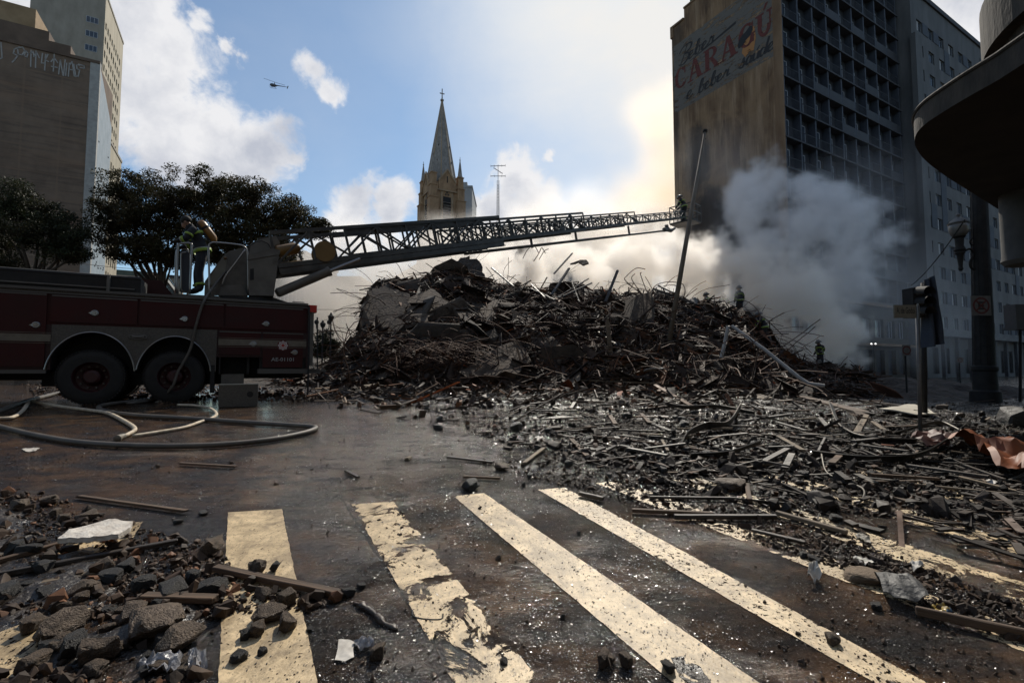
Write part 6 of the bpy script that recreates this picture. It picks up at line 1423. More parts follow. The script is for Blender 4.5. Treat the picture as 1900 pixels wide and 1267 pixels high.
HB_ = [((830, 574), (800, 610), 18.6, M_wood, .1, 'narrow brown board leaning on the heap above the wire nest'), ((808, 632), (797, 668), 16.8, M_wood, .1, 'short orange-brown plank standing in the wire nest'), ((1262, 622), (1262, 672), 16.4, M_wood, .12, 'brown plank end upright right of the leaning pole base'),
       ((690, 660), (730, 632), 16.9, M_woodp, .06, 'pale lath climbing towards the cliff slab'), ((1112, 616), (1195, 678), 16.5, M_bentm, .12, 'long dark girder sloping down beside the pale pointed board'), ((920, 590), (985, 560), 18.8, M_wood, .08, 'brown batten lying across the middle of the heap'),
       ((690, 640), (725, 618), 17.4, M_bentm, .05, 'thin shiny rod beside the cliff slab foot'), ((1050, 570), (1110, 556), 18.4, M_woodc, .07, 'dark batten just under the crest, right of the wire sheaf'), ((1075, 705), (1240, 712), 13.8, M_woodp, .14, 'long pale-edged board at the foot of the heap'),
       ((790, 606), (832, 640), 18, M_rust, .05, 'rusty bar crossing the wire nest'), ((985, 660), (1040, 640), 16.2, M_woodc, .09, 'charred batten beside the reddish block'), ((1040, 690), (1100, 672), 15, M_bentm, .06, 'bent strip right of the reddish block'),
       ((1300, 655), (1345, 625), 17, M_woodc, .08, 'charred post propped against the white goalpost pipe')]
for a_, b_, Y, m, w, lab in HB_:
    mb = MB(); mb.bar(hpt(*a_, Y, .975), hpt(*b_, Y, .975), w, w * .35); item('loose_board', lab, 'board', mb, m)
for (u, v, Y, s, m, nm, lab) in ((885, 722, 14.2, .34, M_orange, 'orange_sheet', 'small orange panel lying flat at the foot of the heap, left of centre'), (966, 736, 12.8, .36, M_orange, 'orange_sheet', 'bright orange broken board at the foot of the heap, nearest the camera'), (1048, 722, 14, .34, M_orange, 'orange_sheet', 'dull orange scrap at the foot of the heap beside the long pale-edged board'),
                             (1158, 733, 13, .42, M_orange, 'orange_sheet', 'round orange-brown chipboard piece on the debris apron'), (1645, 727, 15.0, .75, mat('rust_red_sheet', (.13, .05, .03), (.2, .09, .05), scale=2, rough=.8), 'rust_sheet', 'humped rusty brown sheet in the shade beyond the debris'),
                             (690, 716, 14.2, .45, M_woodp, 'curved_sheet', 'pale curved panel on the ground at the heap foot near the fire engine'), (1214, 688, 15.2, .3, M_white, 'crumpled_foil', 'crumpled white foil glinting at the heap foot')):
    mb = MB(); c = at(u, v, Y); rr = random.Random(u); q = flatq(rr, .35)
    n_ = 7; P = [c + q @ Vector((s * math.cos(2 * math.pi * k / n_) * rr.uniform(.7, 1.2), s * .6 * math.sin(2 * math.pi * k / n_) * rr.uniform(.7, 1.2), rr.uniform(-.03, .08))) for k in range(n_)]; mb.prism(P, (0, 0, .03)); item(nm, lab, 'sheet', mb, m)

# ------------------------------------------------------------------ debris strewn over the square
def in_px(poly, r):
    us = [p[0] for p in poly]; vs = [p[1] for p in poly]
    while True:
        u = r.uniform(min(us), max(us)); v = r.uniform(min(vs), max(vs)); c = False; j = len(poly) - 1
        for i in range(len(poly)):
            if (vs[i] > v) != (vs[j] > v) and u < (us[j] - us[i]) * (v - vs[i]) / (vs[j] - vs[i]) + us[i]: c = not c
            j = i
        if c: return u, v
APRON = [(640, 712), (1960, 705), (2100, 900), (2050, 1010), (1500, 905), (1280, 880), (1050, 860), (900, 812), (800, 770), (700, 745)]
NEARA = [(1000, 790), (1100, 760), (1960, 760), (2000, 960), (1500, 960), (1150, 900)]
items = []; r3 = random.Random(31)
def dk_(c, k=.42): return (c[0] * k, c[1] * k, c[2] * k)
for _ in range(4300):
    u, v = in_px(APRON, r3)
    dens = .3 + .6 * sstep(900, 1150, u) - .25 * sstep(1600, 1850, u) + .3 * (v < 745) - .45 * sstep(770, 850, v) * (1 - sstep(1150, 1400, u)); 
    if r3.random() > dens: continue
    u += r3.gauss(0, 35); v += abs(r3.gauss(0, 1)) * (v - 690) * .13; p = ground(u, max(v, 700)); l = min(.8, r3.lognormvariate(-2.1, .8)); w = r3.choice((.01, .018, .03, .045)) ; yaw = r3.uniform(-1.7, 1.7)
    if mnoise.noise(Vector((p.x * .8, p.y * .8, 30))) < r3.uniform(-.55, .25): continue
    items.append((0, (p.x, p.y, p.z + .008 + r3.uniform(0, .03)), flatq(r3, .10, yaw), (l, w, w * r3.uniform(.2, .5)), dk_(tcol(r3))))
for _ in range(14000):
    u, v = in_px(APRON if r3.random() < .7 else NEARA, r3)
    p = ground(u, v); s = min(.16, r3.lognormvariate(-3.9, .7))
    items.append((1 + r3.randrange(10), (p.x, p.y, p.z + s * .2), rq(r3), (s * r3.uniform(.8, 1.7), s, s * r3.uniform(.5, 1)), dk_(tcol(r3, r3.random() * .97))))
LEFTR = [(-150, 915), (60, 905), (200, 960), (330, 1000), (410, 1010), (430, 1060), (520, 1100), (640, 1110), (520, 1160), (420, 1180), (380, 1230), (380, 1320), (-200, 1320)]
for _ in range(9000):
    u, v = in_px(LEFTR, r3); p = ground(u, v)
    if mnoise.noise(Vector((p.x * 1.6, p.y * 1.6, 4))) < -.22: continue
    s = min(.09, r3.lognormvariate(-4.3, .7))
    items.append((1 + r3.randrange(10), (p.x, p.y, p.z + s * .25), rq(r3), (s * r3.uniform(.8, 1.6), s, s * r3.uniform(.5, 1)), tcol(r3, r3.random() * .95)))
EVERY = [(-100, 800), (2000, 800), (2100, 1320), (-200, 1320)]
for _ in range(5200):
    u, v = in_px(EVERY, r3); p = ground(u, v)
    if mnoise.noise(Vector((p.x * .9, p.y * .9, 14))) < r3.uniform(-.3, .35): continue
    s = min(.05, r3.lognormvariate(-4.8, .55)); items.append((1 + r3.randrange(10), (p.x, p.y, p.z + s * .25), rq(r3), (s * 1.2, s, s * .7), tcol(r3, r3.random() * .8)))
TRUCKU = [(420, 700), (600, 700), (700, 712), (640, 745), (480, 745), (60, 735), (40, 712), (400, 712)]
for _ in range(2600):
    u, v = in_px(TRUCKU, r3); p = ground(u, v); s = min(.2, r3.lognormvariate(-3.0, .6))
    items.append((1 + r3.randrange(10), (p.x, p.y, p.z + s * .2), rq(r3), (s * 1.3, s, s * .6), tcol(r3, r3.random() * .97)))
SPL = [(880, 860), (1000, 850), (1250, 880), (1500, 960), (1700, 1050), (1900, 1120), (1900, 1200), (1560, 1060), (1350, 990), (1150, 930)]
for _ in range(3500):
    u, v = in_px(SPL, r3); p = ground(u, v); s = min(.06, r3.lognormvariate(-4.3, .6))
    items.append((1 + r3.randrange(10), (p.x, p.y, p.z + s * .2), rq(r3), (s * 1.4, s, s * .6), tcol(r3, r3.random() * .8)))
mass('gravel', [BOXT] + HULLS, items, M_char, 'charred splinters, grit and crushed rubble strewn across the wet road', 'debris')
# wet crumbs of glass and grit that catch the sun
def on_stripe(u, v):
    for tl, tr_, br, bl_, k in STR:
        t = (v - tl[1]) / (bl_[1] - tl[1])
        if 0 < t < 1 and tl[0] + (bl_[0] - tl[0]) * t < u < tr_[0] + (br[0] - tr_[0]) * t: return True
    return False
items = []
for _ in range(40000):
    u = r3.uniform(-80, 1980); v = 712 + (1320 - 712) * r3.random() ** 1.25; p = ground(u, v)
    dn = mnoise.fractal(Vector((p.x * 1.1, p.y * 1.1, 44)), 1, 2, 3) + (.25 if 600 < u < 1300 else -.05) + .2 * sstep(1000, 1267, v) * (700 < u < 1500)
    if dn < r3.uniform(-.35, .55) or (on_stripe(u, v) and r3.random() < .75): continue
    s = min(.02, p.y / F * r3.uniform(.9, 2.3)); q = Quaternion((0, 0, 1), r3.uniform(0, 6.28)) @ Quaternion((1, 0, 0), r3.gauss(0, .24)) @ Quaternion((0, 1, 0), r3.gauss(0, .24)); b = r3.uniform(.5, 1.6)
    items.append((0, (p.x, p.y, p.z + .006 + s * .15), q, (s * r3.uniform(.7, 1.8), s, s * .25), (b, b, b)))
mass('wet_grit', [BOXT], items, mat('wet_glass_grit', (.02, .02, .02), (.04, .038, .035), scale=5, rough=.30, spec=.8, tint=True), 'wet crumbs of glass and grit glittering over the road', 'grit')
# low drift of black sludge under the near rubble and under the apron
def drift(name, lab, poly, amp, seed, res=.09):
    P = [ground(*p) for p in poly]; x0, x1 = min(p.x for p in P), max(p.x for p in P); y0, y1 = min(p.y for p in P), max(p.y for p in P)
    xs = [x0 + i * res for i in range(int((x1 - x0) / res) + 2)]; ys = [y0 + i * res for i in range(int((y1 - y0) / res) + 2)]
    V2 = [(p.x, p.y) for p in P]
    def inside(x, y):
        d = 9; c = False; j = len(V2) - 1
        for i in range(len(V2)):
            (ax, ay), (bx, by) = V2[i], V2[j]
            if (ay > y) != (by > y) and x < (bx - ax) * (y - ay) / (by - ay) + ax: c = not c
            t = max(0, min(1, ((x - ax) * (bx - ax) + (y - ay) * (by - ay)) / ((bx - ax) ** 2 + (by - ay) ** 2 + 1e-9))); d = min(d, math.hypot(x - ax - t * (bx - ax), y - ay - t * (by - ay))); j = i
        return d if c else -d
    def z(x, y):
        e = inside(x, y); n = mnoise.fractal(Vector((x * 1.7 + seed, y * 1.7, 1)), 1, 2, 4); m = mnoise.fractal(Vector((x * 7, y * 7, seed)), 1, 2, 3)
        return G(x, y) - .03 + amp * (sstep(-.05, .5, e) * (.42 + .6 * n) + .16 * m * sstep(-.05, .3, e))
    return tag(grid_sheet(xs, ys, z).build(name, M_sludge, smooth=True), lab, 'sludge', kind='stuff')
M_sludge = mat('black_sludge', (.007, .006, .005), (.034, .024, .016), scale=6, rough=.12, r2=.6, bump=1, bscale=30, bdist=.02)
drift('black_sludge', 'wet black sludge and ash banked among the nearest stones', LEFTR, .11, 2.0, .05)
drift('ash_drift', 'thin drift of wet ash under the splinters of the debris apron', APRON, .045, 9.0, .11)

# ---- hand-placed stones, planks and scraps in front
rs = random.Random(99)
def stone(u, v, wpx, hpx, m, lab, flat=1.0, seed=None, detail=2, cat='stone', name='stone', yaw=None):
    p = ground(u, v); k = p.y / F * 1.02; w = wpx * k; h = hpx * k * 1.05; sd_ = seed if seed is not None else rs.randrange(9999)
    t = hull(20, sd_); bm = bmesh.new(); vs = [bm.verts.new(c) for c in t[0]]
    for f in t[1]:
        try: bm.faces.new([vs[i] for i in f])
        except ValueError: pass
    bmesh.ops.dissolve_limit(bm, angle_limit=.25, verts=bm.verts, edges=bm.edges)
    bmesh.ops.bevel(bm, geom=bm.edges[:], offset=.035, segments=1, affect='EDGES', profile=.5)
    bmesh.ops.triangulate(bm, faces=bm.faces)
    if wpx > 18: bmesh.ops.subdivide_edges(bm, edges=bm.edges, cuts=2 if wpx > 60 else 1, use_grid_fill=True)
    for vv in bm.verts:
        n = mnoise.fractal(vv.co * 4 + Vector((sd_, 0, 0)), 1, 2, 4); vv.co += vv.co.normalized() * n * .07
    me = bpy.data.meshes.new(name); bm.to_mesh(me); bm.free(); me.materials.append(m)
    me.polygons.foreach_set('use_smooth', [True] * len(me.polygons)); me.set_sharp_from_angle(angle=rad(28))
    o = link(name, me, None, None, Matrix.Translation(p + UP * h * .38) @ Matrix.Rotation(rs.uniform(0, 6) if yaw is None else yaw, 4, 'Z') @ Matrix.Rotation(rs.uniform(-.25, .25), 4, 'X') @ Matrix.Diagonal((w, w * rs.uniform(.65, .9), h, 1)))
    return tag(o, lab, cat)
S_ = M_stonem; B_ = M_stoneb
STN = [(290, 1165, 150, 62, S_, 'broad flat-topped tan stone in the middle of the near rubble'), (115, 1178, 95, 62, S_, 'pinkish block leaning beside the broad flat-topped stone'), (185, 1222, 84, 66, S_, 'pale rough stone in front of the pinkish block, sunlit on top'), (335, 1200, 100, 56, S_, 'dark brown boulder right of the pale rough stone'),
       (130, 1215, 70, 60, B_, 'black lump wedged between the pinkish block and the pale rough stone'), (245, 1150, 50, 38, S_, 'small brown stone behind the broad flat-topped stone'), (265, 1095, 44, 34, B_, 'rounded black stone behind the brown boards in the near rubble'), (390, 1025, 52, 36, S_, 'brown stone against the edge of the nearest whole stripe'),
       (395, 1100, 50, 34, B_, 'black stone at the foot of the nearest whole stripe'), (478, 1066, 38, 34, S_, 'brown cube-like stone sitting on the nearest whole stripe'), (514, 1058, 24, 20, B_, 'small black stone on the nearest whole stripe beside the cube-like stone'), (484, 1110, 46, 24, S_, 'flat stone under the brown plank crossing the nearest stripe'),
       (530, 1128, 34, 44, S_, 'upright dark brown wedge stone beneath the brown plank'), (500, 1150, 66, 40, S_, 'large brown stone below the wedge stone on the stripe'), (535, 1165, 48, 34, S_, 'rough brown stone right of the large brown stone'), (478, 1180, 30, 36, S_, 'narrow brown stone left of the rough brown stone'), (455, 1185, 22, 22, B_, 'little black stone beside the narrow brown stone'),
       (486, 1214, 20, 16, B_, 'black pebble alone on the lower part of the nearest stripe'), (646, 1105, 28, 20, B_, 'small black stone past the end of the brown plank'), (700, 1216, 40, 36, S_, 'grey-brown stone beside the scrap of white paper'), (670, 1090, 20, 12, B_, 'flat black chip behind the charred lump'), (935, 1232, 17, 16, B_, 'black pebble on the torn stripe near the bottom'),
       (1124, 1233, 42, 34, S_, 'brown broken brick on the wet road, larger of the pair'), (1161, 1235, 30, 32, S_, 'dark broken brick on the wet road, smaller of the pair'), (1043, 1146, 13, 12, B_, 'tiny black stone with a shadow between the torn and the clean stripes'), (1237, 1243, 34, 26, B_, 'black stone at the foot of the clean stripe with a mud smear behind it'),
       (1546, 1194, 28, 24, S_, 'single dark stone casting a shadow on the speckled stripe'), (875, 908, 38, 24, B_, 'rounded black stone at the top of the clean stripe'), (957, 798, 30, 20, B_, 'black boulder lying farthest out on the silvery road'), (1352, 905, 60, 22, S_, 'flat brown brick-shaped slab in the middle distance'), (984, 888, 14, 14, B_, 'small black stone in the cluster left of the short laths'),
       (972, 904, 9, 14, B_, 'upright black pebble at the head of the third stripe'), (932, 872, 32, 16, S_, 'brown stone in the cluster of laths'), (690, 1216, 16, 14, B_, 'black pebble touching the grey-brown stone'), (1074, 992, 7, 10, B_, 'tiny black pebble between the third and fourth stripes'), (758, 853, 18, 8, M_woodp, 'pale flat chip alone on the silvery road'),
       (1604, 1075, 80, 26, mat('tan_sandstone', (.10, .07, .045), (.20, .145, .095), scale=5, rough=.85, bump=.6), 'layered tan sandstone slab behind the bent metal plate'), (1680, 1090, 60, 18, MATS['tan_sandstone'], 'smaller tan slab right of the layered sandstone slab'), (1625, 1130, 24, 16, B_, 'black stone under the bent metal plate'), (1510, 1040, 24, 14, B_, 'black lump behind the crumpled tissue'),
       (1490, 1035, 20, 14, B_, 'dark clod among the splinters before the crumpled tissue'), (1820, 965, 20, 14, B_, 'black stone beside the far faded stripe'), (1550, 965, 30, 14, B_, 'black clod between two long battens'), (1885, 790, 60, 46, B_, 'large round dark boulder at the shaded edge of the pavement'), (60, 1170, 46, 36, S_, 'half-hidden brown stone at the edge of the near rubble'), (60, 1240, 60, 34, S_, 'reddish brick lying lowest in the near rubble'), (15, 1110, 50, 36, B_, 'black rubble lump at the frame edge of the near rubble'),
       (150, 1105, 56, 36, S_, 'brown fragment above the brown boards'), (320, 1105, 60, 40, B_, 'big black clod behind the broad flat-topped stone'), (90, 935, 34, 20, S_, 'tan rock at the far end of the near rubble'), (40, 945, 44, 26, S_, 'grey tan rock heap stone at the far corner of the near rubble'), (330, 970, 18, 10, B_, 'small dark stone near the end of the thin brown plank'), (377, 955, 16, 10, B_, 'little dark stone right of the thin brown plank'),
       (230, 1060, 46, 30, B_, 'black stone below the white foam slab'), (440, 1225, 34, 22, B_, 'wet black lump at the foot of the nearest stripe'), (350, 1250, 44, 26, S_, 'mossy tan stone among the wet plastic scraps'), (575, 1170, 14, 10, B_, 'black chip right of the nearest stripe'), (1090, 800, 22, 16, S_, 'brown stone among laths beyond the boulder'), (1270, 790, 26, 14, B_, 'black clod on the debris apron near the long battens')]
for s in STN: stone(s[0], s[1], s[2] * (.86 if s[2] > 60 else 1), s[3] * (.7 if s[2] > 60 else .85), *s[4:])
def grab(u, v): return ground(u, v)
def plank(px0, px1, wpx, m, lab, h=.025, name='plank', cat='plank', lift=.015, bend=0.0, tip=.0):
    a = ground(*px0) + UP * (lift + h / 2); b = ground(*px1) + UP * (lift + h / 2 + tip); k = (a.y + b.y) / 2 / F; w = max(.02, wpx * k * .8)
    L_ = (b - a).length; M = Matrix.Translation((a + b) / 2) @ from_dir(b - a, rs.gauss(0, .06)).to_matrix().to_4x4()
    bm = bmesh.new(); bmesh.ops.create_cube(bm, size=1); es = [e for e in bm.edges if abs((e.verts[0].co - e.verts[1].co).x) > .5]
    bmesh.ops.subdivide_edges(bm, edges=es, cuts=9, use_grid_fill=True); sd_ = rs.random() * 99
    for v_ in bm.verts:
        x = v_.co.x; v_.co.x += .02 * mnoise.noise(Vector((v_.co.y * 30, v_.co.z * 9, sd_))) * (abs(x) > .49); v_.co.y *= 1 + .16 * mnoise.noise(Vector((x * 6, v_.co.y * 9, sd_)))
        v_.co = Vector((v_.co.x * L_, v_.co.y * w, v_.co.z * h + bend * (1 - 4 * x * x)))
    bmesh.ops.bevel(bm, geom=[e for e in bm.edges if e.is_boundary or e.calc_face_angle(0) > 1], offset=min(.004, h * .15), segments=1, affect='EDGES')
    me = bpy.data.meshes.new(name); bm.to_mesh(me); bm.free(); me.materials.append(m); return tag(link(name, me, None, None, M), lab, cat)
PLK = [((398, 1063), (628, 1112), 20, M_wood, 'brown plank lying across the nearest whole stripe', .03), ((145, 926), (345, 954), 11, M_wood, 'thin red-brown plank beyond the near rubble', .02), ((335, 864), (438, 870), 8, M_wood, 'short brown batten alone on the muddy road', .02), ((265, 1118), (400, 1122), 26, M_wood, 'wide brown board in the near rubble touching the nearest stripe', .03),
       ((-30, 1058), (110, 1018), 12, M_wood, 'brown batten under the white foam slab', .03), ((-20, 1080), (330, 1012), 11, M_woodc, 'long charred pole crossing the near rubble', .03), ((30, 1100), (230, 1060), 14, M_woodp, 'mud-coloured board in the near rubble below the charred pole', .02), ((860, 889), (928, 892), 8, M_wood, 'straight brown lath behind the rounded black stone', .02),
       ((972, 864), (1008, 836), 11, M_woodp, 'tan lath pointing away in the cluster', .02), ((1060, 818), (1090, 850), 11, M_wood, 'brown lath pointing towards the camera beside the tan lath', .02), ((830, 852), (915, 862), 9, M_woodc, 'black batten left of the cluster of laths', .02), ((1172, 953), (1325, 960), 12, M_wood, 'reddish-brown batten across the faded stripe tops', .025),
       ((1250, 966), (1440, 966), 12, M_woodc, 'black grooved batten continuing from the reddish-brown one', .03), ((1440, 958), (1572, 996), 12, M_woodp, 'pale-edged batten slanting down from the black grooved batten', .03), ((1395, 990), (1495, 1014), 10, M_woodc, 'dark thin lath below the pale-edged batten', .02), ((1700, 1146), (1910, 1192), 14, M_wood, 'long dark brown plank running out of the frame beside the bent plate', .04),
       ((1205, 928), (1365, 930), 7, M_woodc, 'thin charred stick in front of the flat brown slab', .02), ((1386, 905), (1392, 936), 10, M_wood, 'short upright-lying block of wood below the flat brown slab', .03), ((1075, 922), (1120, 932), 12, M_woodc, 'dark splintered wood at the head of the fourth stripe', .03), ((1130, 770), (1142, 790), 10, M_wood, 'little brown offcut farthest left of the three small offcuts', .02),
       ((1190, 770), (1206, 788), 10, M_wood, 'little brown offcut, middle of the three small offcuts', .02), ((1192, 768), (1300, 775), 8, M_woodp, 'pale lath among the small offcuts', .02), ((1586, 812), (1608, 772), 12, M_woodp, 'pale grey plank standing out in front of the post of the name sign', .02), ((1620, 785), (1640, 800), 10, M_woodp, 'short tan offcut near the pale sheet', .02),
       ((1100, 812), (1230, 828), 9, M_wood, 'long brown lath over the black boulder stretch', .02), ((1020, 806), (1150, 796), 8, M_woodc, 'charred lath crossing the long brown lath', .02), ((1180, 742), (1260, 752), 10, M_woodp, 'tan board end near the round chipboard piece', .02), ((1260, 832), (1390, 852), 10, M_wood, 'brown lath lying left of the bent strip', .02),
       ((1370, 875), (1450, 862), 9, M_woodp, 'tan split batten in front of the bent strip', .02), ((1590, 885), (1625, 902), 16, M_bentm, 'grooved metal batten beyond the kinked wire', .02), ((1290, 700), (1420, 740), 10, M_woodp, 'pale board at the foot of the shaded end of the heap', .02), ((1420, 720), (1600, 770), 14, M_wood, 'long brown beam slanting from the white pipe end', .06),
       ((1200, 760), (1330, 745), 10, M_wood, 'brown slat resting on the apron beneath the leaning pole', .02), ((1330, 790), (1470, 770), 8, M_woodc, 'charred slat in the middle of the apron', .02), ((1440, 800), (1560, 815), 8, M_woodp, 'pale slat near the long bent strip', .02), ((1700, 880), (1850, 900), 8, M_woodc, 'dark slat beneath the orange tarpaulin', .02),
       ((1660, 900), (1900, 925), 7, M_woodp, 'long grey stick beyond the far faded stripe', .02), ((1560, 740), (1700, 760), 12, M_woodc, 'dark beam lying near the post of the name sign', .05), ((700, 742), (760, 735), 10, M_woodc, 'charred piece at the foot of the heap by the silvery road', .03), ((642, 878), (665, 890), 8, M_woodc, 'small black stick on the grey road below the hose bend', .02)]
for a, b, w, m, lab, h in PLK: plank(a, b, w, m, lab, h)
# extra loose laths on the apron, each a thing of its own
r4 = random.Random(404); marks = [((1130, 735), 'beside the round chipboard piece'), ((966, 740), 'near the bright orange board'), ((1350, 905), 'near the flat brown slab'), ((1480, 850), 'around the long bent strip'), ((1605, 790), 'near the pale grey plank'), ((1690, 768), 'near the pale sheet'), ((1830, 850), 'near the orange tarpaulin'), ((1240, 800), 'on the open apron'), ((1400, 750), 'below the white pipe'), ((1090, 800), 'among the laths beyond the boulder'), ((1560, 900), 'around the kinked wire'), ((780, 730), 'at the heap foot near the silvery road'), ((1740, 930), 'by the far faded stripes')]
seen = {}
for i in range(115):
    u, v = in_px([(760, 722), (1900, 722), (1950, 920), (1600, 900), (1200, 870), (1000, 800)], r4); a = ground(u, v); l = r4.uniform(.15, .75); th_ = r4.gauss(0, .8)
    b = a + Vector((math.cos(th_), math.sin(th_), 0)) * l; m, cn = r4.choice(((M_wood, 'brown'), (M_woodc, 'charred'), (M_woodc, 'black'), (M_woodc, 'dark') if r4.random() < .6 else (M_woodp, 'pale'))); kn = r4.choice(('lath', 'batten', 'splinter', 'board'))
    wd = {'lath': .022, 'batten': .032, 'splinter': .015, 'board': .06}[kn]; sz = 'long' if l > .55 else ('short' if l < .32 else 'medium')
    mk = min(marks, key=lambda q: (q[0][0] - u) ** 2 + 4 * (q[0][1] - v) ** 2)[1]; turn = 'lying crosswise' if abs(math.sin(th_)) < .5 else 'pointing away'
    z0 = G(a.x, a.y) + r4.uniform(.02, .09); mb = MB(); mb.bar((a.x, a.y, z0), (b.x, b.y, G(b.x, b.y) + r4.uniform(.02, .12)), wd, r4.uniform(.012, .025))
    item('wood_offcut', f'{sz} {cn} {kn} {turn} {mk}', 'wood', mb, m, 'loose wood strewn ' + mk)
for i in range(70):
    u, v = in_px([(700, 745), (1900, 745), (1950, 950), (1500, 940), (1000, 900), (850, 830)], r4); mk = min(marks, key=lambda q: (q[0][0] - u) ** 2 + 4 * (q[0][1] - v) ** 2)[1]
    w = r4.uniform(10, 22); m, cn = r4.choice(((M_stonem, 'brown'), (M_stoneb, 'black'), (M_stoneb, 'wet black'))); o = stone(u, v, w, w * r4.uniform(.45, .8), m, f'{"small" if w < 15 else "fist-sized"} {cn} lump {mk}', name='rubble_lump', cat='rubble lump'); o['group'] = 'rubble lumps strewn ' + mk
for i in range(44):
    u, v = in_px([(20, 930), (250, 980), (400, 1020), (420, 1150), (380, 1260), (20, 1260)], r4); w = r4.uniform(16, 44); m, cn = r4.choice(((M_stonem, 'brown'), (M_stoneb, 'black')))
    mk = min([((60, 950), 'at the far end of the near rubble'), ((175, 1020), 'around the white foam slab'), ((290, 1160), 'around the broad flat-topped stone'), ((390, 1060), 'beside the nearest whole stripe'), ((60, 1200), 'near the pinkish block'), ((330, 1240), 'among the wet plastic scraps')], key=lambda q: (q[0][0] - u) ** 2 + (q[0][1] - v) ** 2)[1]
    o = stone(u, v, w, w * r4.uniform(.5, .8), m, f'{"small" if w < 26 else "middling"} {cn} lump {mk}', name='rubble_lump', cat='rubble lump'); o['group'] = 'rubble lumps ' + mk
# scraps with a shape of their own
def sheet(name, lab, px, m, cat, lift=.02, crumple=.02, thick=.004, sub=3, arch=0.0):
    crumple *= 1.1 if 'tarpaulin' in name else 1; P = [ground(*p) for p in px]; c = sum(P, Vector()) / len(P); bm = bmesh.new(); vs = [bm.verts.new(p - c) for p in P]; bm.faces.new(vs); bmesh.ops.triangulate(bm, faces=bm.faces)
    for _ in range(sub): bmesh.ops.subdivide_edges(bm, edges=bm.edges, cuts=1, use_grid_fill=True)
    mxr = max(v_.co.length for v_ in bm.verts)
    for v_ in bm.verts:
        n = mnoise.fractal(v_.co * ((3.6 if 'tarpaulin' in name else 2.5) / max(mxr, .05)) + Vector((px[0][0], 0, 0)), 1, 2, 4); v_.co.z += lift + crumple * n + arch * (1 - (v_.co.length / mxr) ** 2)
    r_ = bmesh.ops.extrude_face_region(bm, geom=bm.faces[:]); bmesh.ops.translate(bm, verts=[g for g in r_['geom'] if isinstance(g, bmesh.types.BMVert)], vec=(0, 0, thick)); bmesh.ops.recalc_face_normals(bm, faces=bm.faces)
    me = bpy.data.meshes.new(name); bm.to_mesh(me); bm.free(); me.materials.append(m); me.polygons.foreach_set('use_smooth', [True] * len(me.polygons)); me.set_sharp_from_angle(angle=rad(40))
    return tag(link(name, me, None, None, Matrix.Translation(c)), lab, cat)
M_paper = mat('wet_paper', (.30, .27, .23), (.48, .45, .40), scale=9, rough=.6, lo=.3, hi=.6); M_foam = mat('white_foam', (.38, .33, .28), (.62, .58, .52), scale=14, rough=.9, bump=.8, bscale=60, bdist=.01, lo=.3, hi=.6)
M_plast = mat('wet_plastic', (.16, .16, .17), (.45, .44, .45), scale=9, rough=.15, bump=.6)
sheet('foam_slab', 'wedge-shaped white foam slab lying on the near rubble', [(105, 1037), (130, 1020), (200, 1002), (245, 1004), (240, 1016), (218, 1032), (165, 1036)], M_foam, 'foam', .10, .014, .03)
sheet('torn_paper', 'torn piece of white paper on the road between the nearest stripe and the torn stripe', [(628, 1190), (645, 1189), (658, 1193), (655, 1208), (657, 1222), (640, 1230), (621, 1228), (626, 1210)], M_paper, 'paper', .008, .004, .002)
sheet('bent_metal_plate', 'dark grey curled metal plate lying on its edge near the sandstone slab', [(1622, 1080), (1650, 1092), (1690, 1096), (1712, 1112), (1726, 1136), (1690, 1138), (1640, 1122)], mat('dark_plate', (.03, .03, .031), (.06, .057, .053), scale=7, rough=.7, r2=.5, bump=.5), 'metal plate', .05, .02, .004, arch=.05)
sheet('orange_tarpaulin', 'bright orange crumpled tarpaulin in the debris at the shaded edge', [(1760, 852), (1800, 838), (1850, 842), (1880, 862), (1920, 880), (1910, 900), (1850, 890), (1810, 862)], M_orange, 'tarpaulin', .12, .14, .004, arch=.12, sub=3)
sheet('orange_tarpaulin', 'small dull red folded tarpaulin behind the bright orange one', [(1690, 830), (1720, 818), (1760, 822), (1770, 838), (1730, 842)], mat('dull_red_tarp', (.045, .010, .006), (.08, .018, .009), scale=3, rough=.6), 'tarpaulin', .08, .10, .004, arch=.08)
sheet('pale_sheet', 'large pale cream sheet lying flat behind the post of the name sign', [(1630, 766), (1690, 756), (1720, 764), (1740, 776), (1700, 777)], mat('cream_board', (.30, .27, .21), (.42, .38, .30), scale=5, rough=.7), 'sheet', .06, .03, .02)
sheet('crumpled_tissue', 'crumpled white tissue on the road beyond the speckled stripe', [(1498, 1085), (1508, 1060), (1516, 1076), (1527, 1088), (1512, 1092)], M_paper, 'paper', .01, .05, .003, arch=.06)
sheet('crumpled_tissue', 'flat white tissue scraps beside the far faded stripe', [(1582, 1040), (1605, 1042), (1625, 1052), (1600, 1056)], M_paper, 'paper', .01, .02, .003, arch=.02)
sheet('crumpled_tissue', 'small pinkish white tissue right of the sandstone slab', [(1688, 1056), (1708, 1054), (1716, 1066), (1696, 1068)], M_paper, 'paper', .02, .03, .003, arch=.03)
sheet('white_scrap', 'white plastic scrap in the debris below the bright orange tarpaulin', [(1828, 898), (1848, 898), (1858, 906), (1836, 908)], M_paper, 'plastic', .02, .03, .003, arch=.03)
sheet('plastic_scrap', 'crinkled clear plastic lowest in the near rubble, larger one', [(255, 1240), (300, 1228), (340, 1232), (330, 1252), (275, 1258)], M_plast, 'plastic', .01, .05, .003, arch=.03)
sheet('plastic_scrap', 'crinkled pale plastic beside the mossy tan stone', [(345, 1225), (380, 1222), (385, 1245), (350, 1262)], M_plast, 'plastic', .01, .05, .003, arch=.03)
